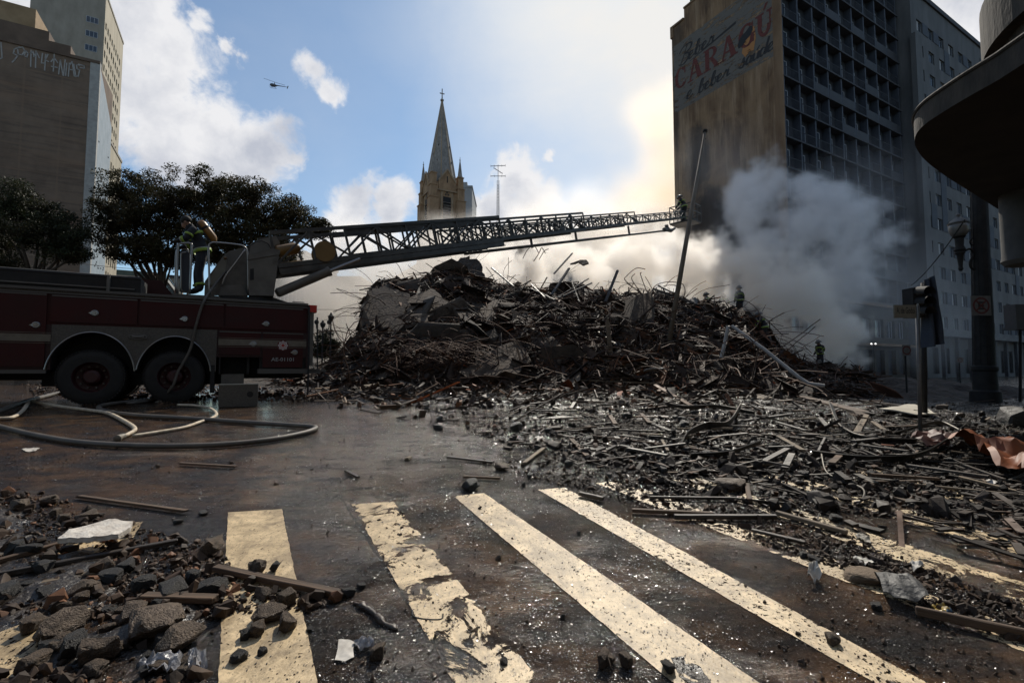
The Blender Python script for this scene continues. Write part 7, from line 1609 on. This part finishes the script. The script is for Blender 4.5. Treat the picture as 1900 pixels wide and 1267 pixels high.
sheet('plastic_scrap', 'shiny grey plastic left of the little white paper, by the grey-brown stone', [(656, 1196), (690, 1194), (694, 1208), (664, 1212)], M_plast, 'plastic', .01, .03, .003, arch=.02)
sheet('paper_scrap', 'small dirty paper lying inside the hose loop edge on the muddy road', [(40, 834), (60, 831), (74, 832), (64, 838), (48, 839)], M_paper, 'paper', .006, .01, .002)
sheet('leaf_scrap', 'cream leaf-shaped chip between the pale-edged batten and the tissue', [(1586, 996), (1600, 994), (1614, 1004), (1616, 1014), (1600, 1008)], M_strip, 'chip', .02, .02, .003)
sheet('patterned_scrap', 'small yellow and blue packet by the bent metal plate', [(1728, 1132), (1750, 1128), (1768, 1142), (1744, 1146)], mat('packet', (.30, .20, .03), (.03, .08, .14), scale=12, rough=.4, lo=.48, hi=.52), 'packet', .02, .02, .003)
sheet('orange_leaf', 'small orange scrap beyond the pale grey plank', [(1541, 772), (1552, 766), (1558, 772), (1548, 776)], M_orange, 'scrap', .05, .04, .003)
sheet('mud_smear', 'wet mud smear behind the black stone on the clean stripe', [(1245, 1222), (1270, 1220), (1300, 1240), (1320, 1270), (1290, 1280), (1260, 1256)], M_sludge, 'mud', .002, .006, .004)
# charred lump and wire on the road
def strip(px, r, m, lab, name, cat, flat=1.0, lifts=None, n=6):
    Q = []
    for i, p in enumerate(px):
        g_ = ground(*p); Q.append(g_ + UP * ((r[i] if isinstance(r, list) else r) + (lifts[i] if lifts else 0)))
    if isinstance(r, list): QQ = catmull(Q, 4); rj = random.Random(5); r = [r[min(i // 4, len(r) - 1)] * rj.uniform(.6, 1.4) for i in range(len(QQ))]
    else: QQ = catmull(Q, 7)
    mb = MB(); mb.tube(QQ, r, n, flat=flat); return lone(mb, name, m, lab, cat, smooth=True)
strip([(656, 1120), (670, 1128), (685, 1135), (700, 1150), (712, 1160), (738, 1170)], [.006, .014, .010, .018, .012, .004], M_woodc, 'charred branch-like lump right of the brown plank end', 'charred_branch', 'branch')
strip([(765, 1133), (768, 1145), (790, 1150), (818, 1150), (822, 1140)], .004, M_black, 'thin black wire curled on the torn stripe', 'wire', 'wire')
strip([(1525, 842 + 20), (1532, 880), (1552, 893), (1600, 912), (1600, 934), (1585, 934)], .009, M_bentm, 'kinked pale wire standing out on the dark debris', 'kinked_wire', 'wire', lifts=[.1, .03, .02, .02, .02, .0])
def ribbon(px, wpx, m, lab, name='bent_strip', cat='metal strip', lifts=None, tw=0.0):
    Q = [];
    for i, p in enumerate(px): Q.append(ground(*p) + UP * (.03 + (lifts[i] if lifts else 0)))
    Q = catmull(Q, 7); k = Q[len(Q) // 2].y / F; w = wpx * k / 2; mb = MB(); vs = []
    for i, q in enumerate(Q):
        d = (Q[min(i + 1, len(Q) - 1)] - Q[max(i - 1, 0)]).normalized(); s = d.cross(UP).normalized(); u_ = s.cross(d); a_ = .9 + tw * i / len(Q); e = s * math.cos(a_) + u_ * math.sin(a_); f = e.cross(d) * .006
        vs += [q - e * w + f, q + e * w + f, q + e * w - f, q - e * w - f]
    n = len(Q); mb.add(vs, [(4 * i + j, 4 * i + (j + 1) % 4, 4 * i + 4 + (j + 1) % 4, 4 * i + 4 + j) for i in range(n - 1) for j in range(4)] + [(0, 1, 2, 3), (4 * n - 4, 4 * n - 3, 4 * n - 2, 4 * n - 1)])
    return lone(mb, name, m, lab, cat, angle=30)
ribbon([(1508, 850), (1600, 862), (1690, 862), (1750, 845), (1815, 812)], 18, M_bentm, 'longest bent metal strip, sweeping up to the right in front of the orange tarpaulin', lifts=[.02, .03, .05, .12, .3])
ribbon([(1258, 835), (1275, 818), (1310, 808), (1350, 802), (1375, 780)], 16, M_bentm, 'arched brown metal strip on the open apron', lifts=[0, .06, .1, .08, .2], tw=.5)
ribbon([(1282, 850), (1350, 852), (1410, 842)], 12, M_bentm, 'flat metal strip in front of the arched one', lifts=[0, .04, .1])
ribbon([(1542, 773), (1556, 795), (1580, 812), (1620, 822), (1700, 826)], 12, M_bentm, 'grey strip curling down from the orange scrap', lifts=[.2, .06, .03, .02, .02])
ribbon([(1660, 808), (1740, 800), (1790, 812)], 9, M_bentm, 'thin strip beyond the longest bent strip', lifts=[0, .1, .04])
ribbon([(1195, 740), (1260, 760), (1330, 762), (1400, 772)], 9, M_bentm, 'dark strip lying along the foot of the heap', lifts=[.05, .03, .05, .02])
# ------------------------------------------------------------------ fire hoses
M_hosed = mat('dark_hose', (.045, .038, .030), (.09, .076, .06), scale=3, rough=.6, bump=.3, bscale=90, bdist=.004); M_hosel = mat('cream_hose', (.32, .26, .18), (.52, .44, .33), scale=14, rough=.7, lo=.35, hi=.55, bump=.3, bscale=90)
def hose(px, r, m, lab, lifts=None, coup=None, free=None):
    Q = [ground(*p) + UP * (r * .9 + .006 + (lifts[i] if lifts else 0)) for i, p in enumerate(px)]
    if free: Q = Q + free
    h = empty('fire_hose', Q[0], label=lab, cat='hose', group='fire hoses beside the engine'); mb = MB(); mb.tube(catmull(Q, 8), r, 12, flat=.85); mb.build('hose_jacket', m, h, world=True, smooth=True)
    if coup is not None:
        a, b = (Q[-1], Q[-2]) if coup == 1 else (Q[0], Q[1]); d = (a - b).normalized(); mb = MB(); mb._lathe(a - d * .02, d, [(0, r * 1.1), (.05, r * 1.35), (.07, r * 1.1), (.12, r * 1.45), (.16, r * 1.45), (.17, r)], 14); mb.build('coupling', M_strip, h, world=True, angle=40)
    return h
hose([(-120, 765), (-40, 786), (0, 797), (60, 812), (150, 827), (280, 834), (400, 832), (500, 822), (560, 810), (583, 802), (580, 797), (540, 794), (450, 788), (350, 781), (250, 775), (200, 768), (184, 762), (190, 756), (230, 750), (290, 745)], .040, M_hosed, 'long dark hose making the big open loop on the muddy road')
hose([(-60, 780), (0, 780), (25, 777), (42, 765), (52, 751), (58, 748), (110, 757), (170, 765), (200, 770), (232, 786), (250, 800), (238, 810), (228, 814)], .030, M_hosel, 'cream hose ending in a coupling inside the loop', coup=1)
hose([(246, 813), (290, 806), (340, 797), (372, 786), (395, 778), (401, 770), (388, 760), (360, 755), (330, 754)], .026, M_hosel, 'cream hose curving from the coupling to behind the dark hose')
hose([(-60, 790), (0, 768), (40, 752), (80, 740), (120, 730), (160, 726)], .05, M_hosed, 'thick dark hose coming from under the fire engine')
p = [TM @ tp(u, v, w) for u, v, w in ((318, 720, -.10), (330, 690, -.12), (352, 650, -.10), (362, 610, -.09), (372, 575, -.08), (380, 556, -.06), (388, 543, .25), (405, 520, .6), (418, 505, .78))]
h = empty('fire_hose', p[0], label='flat dark hose hanging down the side of the fire engine from the turntable', cat='hose', group=None); mb = MB(); mb.tube(catmull([ground(240, 752) + UP * .04, ground(290, 744) + UP * .04] + p, 7), .055, 12, flat=.45); mb.build('hose_jacket', M_hosed, h, world=True, smooth=True)
# ------------------------------------------------------------------ people
M_suit = mat('turnout_navy', (.010, .011, .015), (.022, .024, .030), scale=9, rough=.85, bump=.4, bscale=25, bdist=.02)
M_skin = mat('skin', (.20, .105, .065), (.26, .14, .09), scale=8, rough=.55); M_hair = mat('dark_hair', (.012, .010, .008), rough=.8); M_glove = mat('glove_black', (.02, .018, .016), rough=.8)
M_lime = mat('lime_reflective', (.20, .31, .03), (.27, .38, .05), scale=12, rough=.6); M_silver = mat('silver_reflective', (.4, .4, .38), rough=.4)
M_helm = mat('helmet_shell', (.09, .085, .075), (.14, .13, .12), scale=6, rough=.4); M_tank = mat('air_tank_yellow', (.20, .09, .015), (.27, .13, .025), scale=4, rough=.4)
J0 = dict(pelvis=(0, 0, .95), spine=(0, 0, 1.13), chest=(.0, 0, 1.33), neck=(.02, 0, 1.50), head=(.05, 0, 1.60), top=(.04, 0, 1.70),
          shl=(0, .20, 1.41), ell=(-.02, .27, 1.14), wrl=(.06, .28, .90), hal=(.09, .28, .82), shr=(0, -.20, 1.41), elr=(-.02, -.27, 1.14), wrr=(.06, -.28, .90), har=(.09, -.28, .82),
          hil=(0, .11, .90), knl=(.03, .12, .50), anl=(0, .13, .10), tol=(.17, .14, .05), hir=(0, -.11, .90), knr=(.03, -.12, .50), anr=(0, -.13, .10), tor=(.17, -.14, .05))
RD = dict(pelvis=.175, spine=.16, chest=.175, neck=.075, head=.098, top=.085, sh=.095, el=.068, wr=.052, ha=.042, hi=.125, kn=.092, an=.078, to=.055)
EDG = [('pelvis', 'spine'), ('spine', 'chest'), ('chest', 'neck'), ('neck', 'head'), ('head', 'top')] + [e for s in 'lr' for e in (('chest', 'sh' + s), ('sh' + s, 'el' + s), ('el' + s, 'wr' + s), ('wr' + s, 'ha' + s), ('pelvis', 'hi' + s), ('hi' + s, 'kn' + s), ('kn' + s, 'an' + s), ('an' + s, 'to' + s))]
def person(mtx, label, J=None, fingers=False, helmet=True, tank=False, bands=('el', 'hem', 'an'), face=True, pale=False, bare=False):
    P = {k: Vector(v) for k, v in {**J0, **(J or {})}.items()}
    o = empty('person', mtx=mtx, label=label, cat='person')
    names = list(P); idx = {n: i for i, n in enumerate(names)}; vs = [P[n] for n in names]; es = [(idx[a], idx[b]) for a, b in EDG]; rr_ = [RD.get(n, RD.get(n[:2])) for n in names]
    if face:      # nose, chin
        f = (P['head'] - P['neck']); upv = f.normalized(); fw = Vector((1, 0, 0)); fw = (fw - upv * fw.dot(upv)).normalized()
        vs.append(P['head'] + fw * .105 - upv * .005); rr_.append(.017); es.append((idx['head'], len(vs) - 1)); vs.append(P['head'] + fw * .075 - upv * .075); rr_.append(.035); es.append((idx['head'], len(vs) - 1))
    if fingers:
        for s, sg in (('l', 1), ('r', -1)):
            h = P['ha' + s]; d = (h - P['wr' + s]).normalized(); sd = d.cross(Vector((0, 0, 1))).normalized(); dn = sd.cross(d)
            if dn.z > 0: dn = -dn
            for k, (off, ln) in enumerate(((-.030, .062), (-.010, .075), (.010, .070), (.029, .056))):
                b = h + sd * off; q1 = b + d * ln * .6 + dn * .012; q2 = q1 + d * ln * .25 + dn * ln * .5
                i0 = len(vs); vs += [b + d * .02, q1, q2]; rr_ += [.0125, .011, .0095]; es += [(idx['ha' + s], i0), (i0, i0 + 1), (i0 + 1, i0 + 2)]
            i0 = len(vs); t0 = h - d * .03 + sd * (-.035 * sg); vs += [t0 + sd * (-.02 * sg) + d * .02, t0 + sd * (-.03 * sg) + d * .055 + dn * .02]; rr_ += [.014, .011]; es += [(idx['ha' + s], i0), (i0, i0 + 1)]
    me = bpy.data.meshes.new('b'); me.from_pydata([tuple(v) for v in vs], es, []); tmp = bpy.data.objects.new('tmp', me); COL.objects.link(tmp)
    sk = tmp.modifiers.new('s', 'SKIN'); sk.branch_smoothing = .6; sk.use_smooth_shade = True
    for i, r_ in enumerate(rr_):
        d = me.skin_vertices[0].data[i]; n = names[i] if i < len(names) else ''
        d.radius = (r_ * (.78 if n in ('pelvis', 'spine', 'chest') else 1), r_ * (1.12 if n in ('pelvis', 'spine', 'chest') else 1)); d.use_root = (n == 'pelvis')
    ss = tmp.modifiers.new('u', 'SUBSURF'); ss.levels = ss.render_levels = 2
    dg = bpy.context.evaluated_depsgraph_get(); bm_ = bpy.data.meshes.new_from_object(tmp.evaluated_get(dg)); bpy.data.objects.remove(tmp); bpy.data.meshes.remove(me)
    bm_.name = 'body'; bm_.materials.clear()
    for m in (M_suit, M_skin, M_glove, M_black): bm_.materials.append(m)
    hd, tp_ = P['head'], P['top']; nk = P['neck'].lerp(hd, .35)
    for p in bm_.polygons:
        c = p.center
        if min((c - hd).length, (c - tp_).length) < .135 and (c - nk).dot(hd - nk) > 0: p.material_index = 1
        elif min((c - P['hal']).length, (c - P['har']).length) < .12 and min((c - P['hal']).length - (c - P['wrl']).length, (c - P['har']).length - (c - P['wrr']).length) < 0: p.material_index = 2
        elif c.z < min(P['anl'].z, P['anr'].z) + .10 and min((c - P['anl']).length, (c - P['anr']).length, (c - P['tol']).length, (c - P['tor']).length) < .2: p.material_index = 3
    for pl in bm_.polygons: pl.use_smooth = True
    link('body', bm_, None, o)
    upv = (P['top'] - P['neck']).normalized(); fw = Vector((1, 0, 0)); fw = (fw - upv * fw.dot(upv)).normalized(); sd = upv.cross(fw)
    if face:
        mb = MB()
        for s in (-1, 1): mb._lathe(P['head'] + fw * .088 + sd * s * .032 + upv * .022, fw, [(0, .011), (.006, .008), (.008, .001)], 8)
        mb.build('eyes', M_hair, o)
        mb = MB(); mb.bar(P['head'] + fw * .103 - upv * .045 - sd * .022, P['head'] + fw * .103 - upv * .045 + sd * .022, .008, .006); mb.build('mouth', mat('lips', (.16, .06, .05), rough=.6), o)
        mb = MB()
        for s in (-1, 1): mb._lathe(P['head'] + sd * s * .093 - fw * .005, sd * s, [(0, .028), (.014, .03), (.018, .012)], 10)
        mb.build('ears', M_skin, o)
    c = P['head'].lerp(P['top'], .75)
    if helmet:
        mb = MB(); c2_ = c - fw * .01
        mb._lathe(c2_, upv, [(-.045, .155), (-.03, .165), (-.02, .140), (.03, .136), (.075, .115), (.105, .075), (.122, .03), (.125, .001)], 20)
        for v_i, v_ in enumerate(mb.v):
            q = Vector(v_) - c2_; q += fw * q.dot(fw) * .14 - (fw * .03 if q.dot(fw) < -.1 and q.dot(upv) < -.02 else Vector()); mb.v[v_i] = tuple(c2_ + q)
        mb.build('helmet', M_helm, o, angle=45)
        mb = MB(); mb.bar(c2_ + upv * .128 - fw * .10, c2_ + upv * .13 + fw * .10, .02, .02); mb.build('helmet_crest', M_helm, o)
    else:
        mb = MB(); mb._lathe(c - fw * .018, upv, [(-.07, .085), (-.04, .105), (.0, .112), (.04, .098), (.07, .065), (.085, .001)], 16); mb.build('hair', M_hair, o, smooth=True)
    def band(a, b, t, r, w=.05, m=M_lime, squash=(1, 1)):
        p = a.lerp(b, t); d = (b - a).normalized(); mb = MB(); n = 16; ax = d.cross(Vector((1, 0, 0)))
        if ax.length < .1: ax = d.cross(Vector((0, 1, 0)))
        ax.normalize(); bx = ax.cross(d); q = [(-w / 2, r), (-w / 2 + .004, r + .008), (w / 2 - .004, r + .008), (w / 2, r)]
        vs = []
        for z, rr2 in q:
            for k in range(n):
                e = ax * math.cos(2 * math.pi * k / n) * rr2 * squash[0] + bx * math.sin(2 * math.pi * k / n) * rr2 * squash[1]; vs.append(p + d * z + e)
        mb.add(vs, [(i * n + k, i * n + (k + 1) % n, (i + 1) * n + (k + 1) % n, (i + 1) * n + k) for i in range(3) for k in range(n)]); mb.build('reflective_band', m, o, smooth=True)
    for s in 'lr':
        band(P['el' + s], P['wr' + s], .35, .068); band(P['el' + s], P['wr' + s], .55, .060, .02, M_silver)
        band(P['sh' + s], P['el' + s], .62, .082)
        band(P['kn' + s], P['an' + s], .72, .088)
    band(P['spine'], P['pelvis'], .95, .19, .07, squash=(1.12, .92)); band(P['spine'], P['pelvis'], .72, .187, .02, M_silver, squash=(1.12, .92)); band(P['chest'], P['spine'], .05, .19, .06, squash=(1.1, .9))
    # collar
    mb = MB(); a_ = P['neck'].lerp(P['chest'], .1); mb._lathe(a_, (P['neck'] - P['chest']), [(-.05, .105), (.02, .09), (.05, .088)], 14); mb.build('collar', M_suit, o, smooth=True)
    if tank:
        bk_ = (P['chest'] - P['neck']).normalized(); bw2 = Vector((-1, 0, 0)); bw2 = (bw2 - bk_ * bw2.dot(bk_)).normalized(); a_ = P['chest'] + bw2 * .245 - bk_ * .17
        mb = MB(); mb._lathe(a_, bk_, [(-.05, .03), (-.02, .07), (.04, .092), (.40, .092), (.46, .06), (.5, .03)], 20); mb.build('air_cylinder', M_tank, o, angle=40)
        mb = MB(); mb._lathe(a_ + bk_ * .12, bk_, [(0, .097), (.05, .097)], 20); mb.obox(a_ + bk_ * .22 - bw2 * .09, bk_ * .22, bw2 * .02, bw2.cross(bk_) * .09); mb.build('harness_frame', M_black, o)
    return o
def facing(p, dx, dy, s=1.0): a = math.atan2(dy, dx); return Matrix.Translation(p) @ Matrix.Rotation(a, 4, 'Z') @ Matrix.Scale(s, 4)
# the operator on the engine, bent forward over the console
lean = dict(pelvis=(-.05, 0, .97), spine=(.0, 0, 1.15), chest=(.10, 0, 1.34), neck=(.21, 0, 1.49), head=(.29, 0, 1.56), top=(.31, 0, 1.66), shl=(.13, .20, 1.42), ell=(.24, .25, 1.17), wrl=(.42, .20, 1.10), hal=(.49, .18, 1.07), shr=(.13, -.20, 1.42), elr=(.20, -.26, 1.16), wrr=(.37, -.22, 1.06), har=(.45, -.20, 1.03),
            hil=(-.05, .11, .92), hir=(-.05, -.11, .92), knl=(.0, .12, .50), knr=(.04, -.12, .50), anl=(-.05, .13, .10), anr=(.02, -.13, .10), tol=(.12, .14, .05), tor=(.19, -.14, .05))
pf = TM @ Vector((tp(368, 546, 1.0).x, 1.0, tp(368, 546, 1.0).z))
person(facing(pf, -E1.x, -E1.y, 1.06), 'bare-headed firefighter with yellow air cylinder bending over on top of the fire engine', lean, fingers=True, helmet=False, tank=True)
def on_heap(u, v, Y, dx, dy, lab, J=None, s=1.0, tank=False, helmet=True): return person(facing(at(u, v, Y), dx, dy, s), lab, J, helmet=helmet, tank=tank)
on_heap(1373, 588, 27.5, -.3, 1, 'firefighter standing on the crest, back turned, most clearly seen against the smoke', None, 1.0)
crouch = dict(pelvis=(0, 0, .85), chest=(.12, 0, 1.18), spine=(.03, 0, 1.0), neck=(.22, 0, 1.32), head=(.27, 0, 1.41), top=(.27, 0, 1.50), shl=(.13, .2, 1.24), shr=(.13, -.2, 1.24), ell=(.25, .25, 1.0), elr=(.25, -.25, 1.0), wrl=(.42, .15, .85), wrr=(.42, -.15, .85), hal=(.5, .12, .8), har=(.5, -.12, .8), hil=(0, .11, .8), hir=(0, -.11, .8), knl=(.2, .14, .45), knr=(.12, -.14, .45))
on_heap(1318, 594, 27.5, -.6, 1, 'stooping firefighter half veiled by smoke, farther from the standing one', crouch, 1.02)
on_heap(1343, 594, 28.0, .5, 1, 'firefighter wrapped in pale smoke next to the standing one', crouch, 1.0)
on_heap(1420, 642, 22.0, -.8, .5, 'dark firefighter climbing the shaded shoulder of the heap', crouch, 1.0)
look = dict(neck=(.06, 0, 1.48), head=(.12, 0, 1.56), top=(.12, 0, 1.66), wrl=(.2, .2, 1.0), hal=(.28, .18, 1.0), wrr=(.15, -.25, .95), har=(.22, -.24, .9))
on_heap(1523, 687, 28.0, -1, -.2, 'lone firefighter in profile at the bottom of the smoke, right of the heap', look, 1.0)
wk = bpy.data.objects['rescue_basket']; wmx_ = WM['rescue_basket']
person(Matrix.Translation(wmx_.translation + LD * .45 + Vector((0, 0, -.02))) @ Matrix.Rotation(math.atan2(.6, -.8), 4, 'Z') @ Matrix.Scale(1.0, 4), 'crouching firefighter in the basket at the ladder tip against the stained wall', crouch, face=True)

# ------------------------------------------------------------------ smoke
def smoke_mat(name, col, aniso, absorb=None):
    m = bpy.data.materials.new(name); m.use_nodes = True; nt = m.node_tree; nt.nodes.clear()
    v = nt.nodes.new('ShaderNodeVolumePrincipled'); v.inputs['Color'].default_value = (*col, 1); v.inputs['Density'].default_value = 1.0; v.inputs['Anisotropy'].default_value = aniso
    o = nt.nodes.new('ShaderNodeOutputMaterial'); nt.links.new(v.outputs[0], o.inputs['Volume']); return m
def smoke(name, lab, lo, hi, res, blobs, dens, m, nscale=.35, amp=.9, thr=.25, soft=.35, seed=0.0, warp=1.2, cat='smoke', flatz=1.0):
    ng = bpy.data.node_groups.new(name, 'GeometryNodeTree'); ng.interface.new_socket('Geometry', in_out='OUTPUT', socket_type='NodeSocketGeometry')
    N = ng.nodes; K = ng.links
    def math_(op, a, b=None, cl=False):
        n = N.new('ShaderNodeMath'); n.operation = op; n.use_clamp = cl
        for i, x in enumerate((a, b)):
            if x is None: continue
            if isinstance(x, (int, float)): n.inputs[i].default_value = x
            else: K.new(x, n.inputs[i])
        return n.outputs[0]
    pos = N.new('GeometryNodeInputPosition').outputs[0]
    def nz(scale, det, rough, off, st=(1, 1, 1)):
        v = N.new('ShaderNodeVectorMath'); v.operation = 'MULTIPLY_ADD'; K.new(pos, v.inputs[0]); v.inputs[1].default_value = st; v.inputs[2].default_value = off
        n = N.new('ShaderNodeTexNoise'); K.new(v.outputs[0], n.inputs['Vector']); n.inputs['Scale'].default_value = scale; n.inputs['Detail'].default_value = det; n.inputs['Roughness'].default_value = rough; return n
    w = nz(nscale * .6, 3, .5, (seed, 3, 1)); a = N.new('ShaderNodeVectorMath'); a.operation = 'SUBTRACT'; K.new(w.outputs['Color'], a.inputs[0]); a.inputs[1].default_value = (.5,) * 3
    b = N.new('ShaderNodeVectorMath'); b.operation = 'SCALE'; K.new(a.outputs[0], b.inputs[0]); b.inputs['Scale'].default_value = warp * 2; c = N.new('ShaderNodeVectorMath'); c.operation = 'ADD'; K.new(pos, c.inputs[0]); K.new(b.outputs[0], c.inputs[1]); wp2 = c.outputs[0]
    acc = None
    for (p, r, k) in blobs:
        s = N.new('ShaderNodeVectorMath'); s.operation = 'DISTANCE'; K.new(wp2, s.inputs[0]); s.inputs[1].default_value = tuple(p)
        mr_ = N.new('ShaderNodeMapRange'); mr_.clamp = False; K.new(s.outputs['Value'], mr_.inputs['Value']); mr_.inputs['From Min'].default_value = 0; mr_.inputs['From Max'].default_value = r; mr_.inputs['To Min'].default_value = k; mr_.inputs['To Max'].default_value = 0
        acc = mr_.outputs[0] if acc is None else math_('MAXIMUM', acc, mr_.outputs[0])
    n1 = nz(nscale, 7, .6, (seed, 7, 2)); n2 = nz(nscale * 2.7, 4, .55, (seed, 1, 5))
    tot = math_('ADD', acc, math_('MULTIPLY', math_('ADD', math_('SUBTRACT', n1.outputs[0], .5), math_('MULTIPLY', math_('ABSOLUTE', math_('SUBTRACT', n2.outputs[0], .5)), .55)), amp * 2))
    sm_ = N.new('ShaderNodeMapRange'); sm_.interpolation_type = 'SMOOTHSTEP'; K.new(tot, sm_.inputs['Value']); sm_.inputs['From Min'].default_value = thr; sm_.inputs['From Max'].default_value = thr + soft; sm_.inputs['To Min'].default_value = 0; sm_.inputs['To Max'].default_value = 1
    # nothing may reach the faces of the box
    sp_ = N.new('ShaderNodeSeparateXYZ'); K.new(pos, sp_.inputs[0]); fade = None
    for i in range(3):
        for sg, e in ((1, lo[i]), (-1, hi[i])):
            q = N.new('ShaderNodeMapRange'); K.new(math_('MULTIPLY', math_('SUBTRACT', sp_.outputs[i], e), sg), q.inputs['Value']); q.inputs['From Min'].default_value = 0.05; q.inputs['From Max'].default_value = 1.6; fade = q.outputs[0] if fade is None else math_('MULTIPLY', fade, q.outputs[0])
    d = math_('MULTIPLY', math_('MULTIPLY', sm_.outputs[0], fade), dens)
    vc = N.new('GeometryNodeVolumeCube'); K.new(d, vc.inputs['Density']); vc.inputs['Min'].default_value = lo; vc.inputs['Max'].default_value = hi
    for i, ax in enumerate('XYZ'): vc.inputs['Resolution ' + ax].default_value = max(8, int((hi[i] - lo[i]) / res))
    sm2 = N.new('GeometryNodeSetMaterial'); sm2.inputs['Material'].default_value = m; K.new(vc.outputs[0], sm2.inputs[0]); out = N.new('NodeGroupOutput'); K.new(sm2.outputs[0], out.inputs[0])
    vol = bpy.data.volumes.new(name); o = bpy.data.objects.new(name, vol); COL.objects.link(o); vol.materials.append(m)
    md = o.modifiers.new('cloud', 'NODES'); md.node_group = ng
    return tag(o, lab, cat, kind='stuff')
def bl(u, v, Y, rpx, k=1.0): return (at(u, v, Y), rpx / F * Y, k)
M_sm = smoke_mat('white_smoke', (.99, .955, .91), .45); M_sm2 = smoke_mat('grey_smoke', (.955, .955, .96), .3); M_sm3 = smoke_mat('brown_smoke', (.95, .77, .55), .55)
smoke('white_smoke', 'thick white smoke boiling up behind the crest of the rubble heap', (-8, 23.5, .3), (24, 38, 14), .14,
      [bl(930, 500, 30, 70), bl(985, 500, 30, 75), bl(1040, 490, 30, 70), bl(1090, 510, 30, 75), bl(1150, 505, 30, 85), bl(1210, 490, 30.5, 85), bl(1265, 500, 30.5, 85), bl(1320, 500, 31, 85), bl(1375, 500, 31, 85), bl(1430, 530, 31, 100), bl(1500, 560, 32, 95), bl(1545, 620, 32, 85), bl(1480, 640, 31.5, 80), bl(1200, 560, 30, 90), bl(1330, 560, 31, 90), bl(1000, 560, 30, 90), bl(900, 550, 30, 70), bl(1250, 450, 31, 40), bl(935, 505, 26, 48), bl(1335, 550, 26.5, 42), bl(1120, 508, 26, 40), bl(1010, 520, 26, 34)],
      1.15, M_sm, nscale=.46, amp=1.35, thr=.38, soft=.45, seed=2.0)
smoke('grey_smoke', 'shaded grey smoke plume drifting up across the stained block', (10, 28, 4), (32, 41, 19), .2,
      [bl(1370, 370, 34, 50), bl(1420, 350, 34, 60), bl(1480, 345, 34.5, 60), bl(1400, 400, 34, 60), bl(1530, 380, 35, 65), bl(1590, 410, 35, 65), bl(1640, 440, 35, 55), bl(1500, 430, 35, 80), bl(1600, 480, 35, 70), bl(1430, 450, 34, 60), bl(1560, 520, 35, 70)],
      0.80, M_sm2, nscale=.42, amp=1.4, thr=.26, soft=.6, seed=9.0)
smoke('thin_smoke', 'thin smoke veiling the far houses behind the fire engine and the heap', (-34, 44, .5), (28, 60, 22), .45,
      [bl(600, 560, 48, 130, 1.0), bl(700, 530, 50, 120, 1.0), bl(800, 500, 50, 110, 1.0), bl(900, 470, 50, 100, 1.0), bl(560, 500, 52, 70, .8), bl(1000, 440, 50, 110, 1.0), bl(1100, 430, 50, 110, 1), bl(1200, 420, 50, 90, 1), bl(720, 610, 48, 120, 1), bl(820, 440, 50, 60, .9), bl(640, 640, 48, 120, 1), bl(740, 470, 50, 80, 1.1), bl(820, 470, 50, 80, 1.2), bl(880, 440, 50, 60, 1), bl(650, 470, 50, 90, 1.1), bl(690, 500, 49, 90, 1.2), bl(580, 540, 49, 80, 1.1), bl(760, 540, 48, 100, 1.1)],
      .36, M_sm, nscale=.16, amp=.5, thr=.1, soft=.9, seed=4.0, warp=2)
smoke('brown_smoke', 'faint brown smoke rising into the sky beside the stained block', (2, 62, 8), (34, 84, 52), .9,
      [bl(1230, 380, 70, 110), bl(1240, 300, 70, 100), bl(1220, 230, 72, 80, .8), bl(1180, 370, 70, 90, .9), bl(1260, 180, 72, 70, .6), bl(1150, 420, 70, 80, .8)],
      .16, M_sm3, nscale=.09, amp=.5, thr=.1, soft=1.0, seed=6.0, warp=4)
smoke('street_haze', 'thin grey smoke hanging in the shaded street in front of the stained block', (9, 30, .2), (44, 44, 30), .4,
      [bl(1420, 500, 38, 170, .9), bl(1560, 560, 38, 180, 1.0), bl(1680, 560, 38, 170, 1.0), bl(1600, 400, 39, 150, .7), bl(1360, 330, 41, 120, .8), bl(1760, 620, 38, 110, .9), bl(1500, 660, 36, 120, 1)],
      .050, M_sm2, nscale=.13, amp=.6, thr=.05, soft=1.0, seed=12.0, warp=2.5)

# ------------------------------------------------------------------ labels: where several look-alikes would share one, say which is which
def px_of(o):
    p = o.matrix_basis.translation; return (p.x / max(p.y, .1), p.y)
byl = {}
for o in COL.objects:
    if o.parent is None and o.get('label') and not o.get('kind'): byl.setdefault(o['label'], []).append(o)
for lab, os_ in byl.items():
    n = len(os_)
    if n < 2: continue
    os_.sort(key=px_of)
    words_ = {2: ['the left one', 'the right one'], 3: ['leftmost of three', 'middle one of three', 'rightmost of three']}.get(n) or (['leftmost of its kind there', 'second from left', 'third from left', 'fourth from left', 'fifth from left', 'sixth from left'][:n - 1] + ['rightmost of its kind there'])
    for o, w_ in zip(os_, words_): o['label'] = lab + ', ' + w_
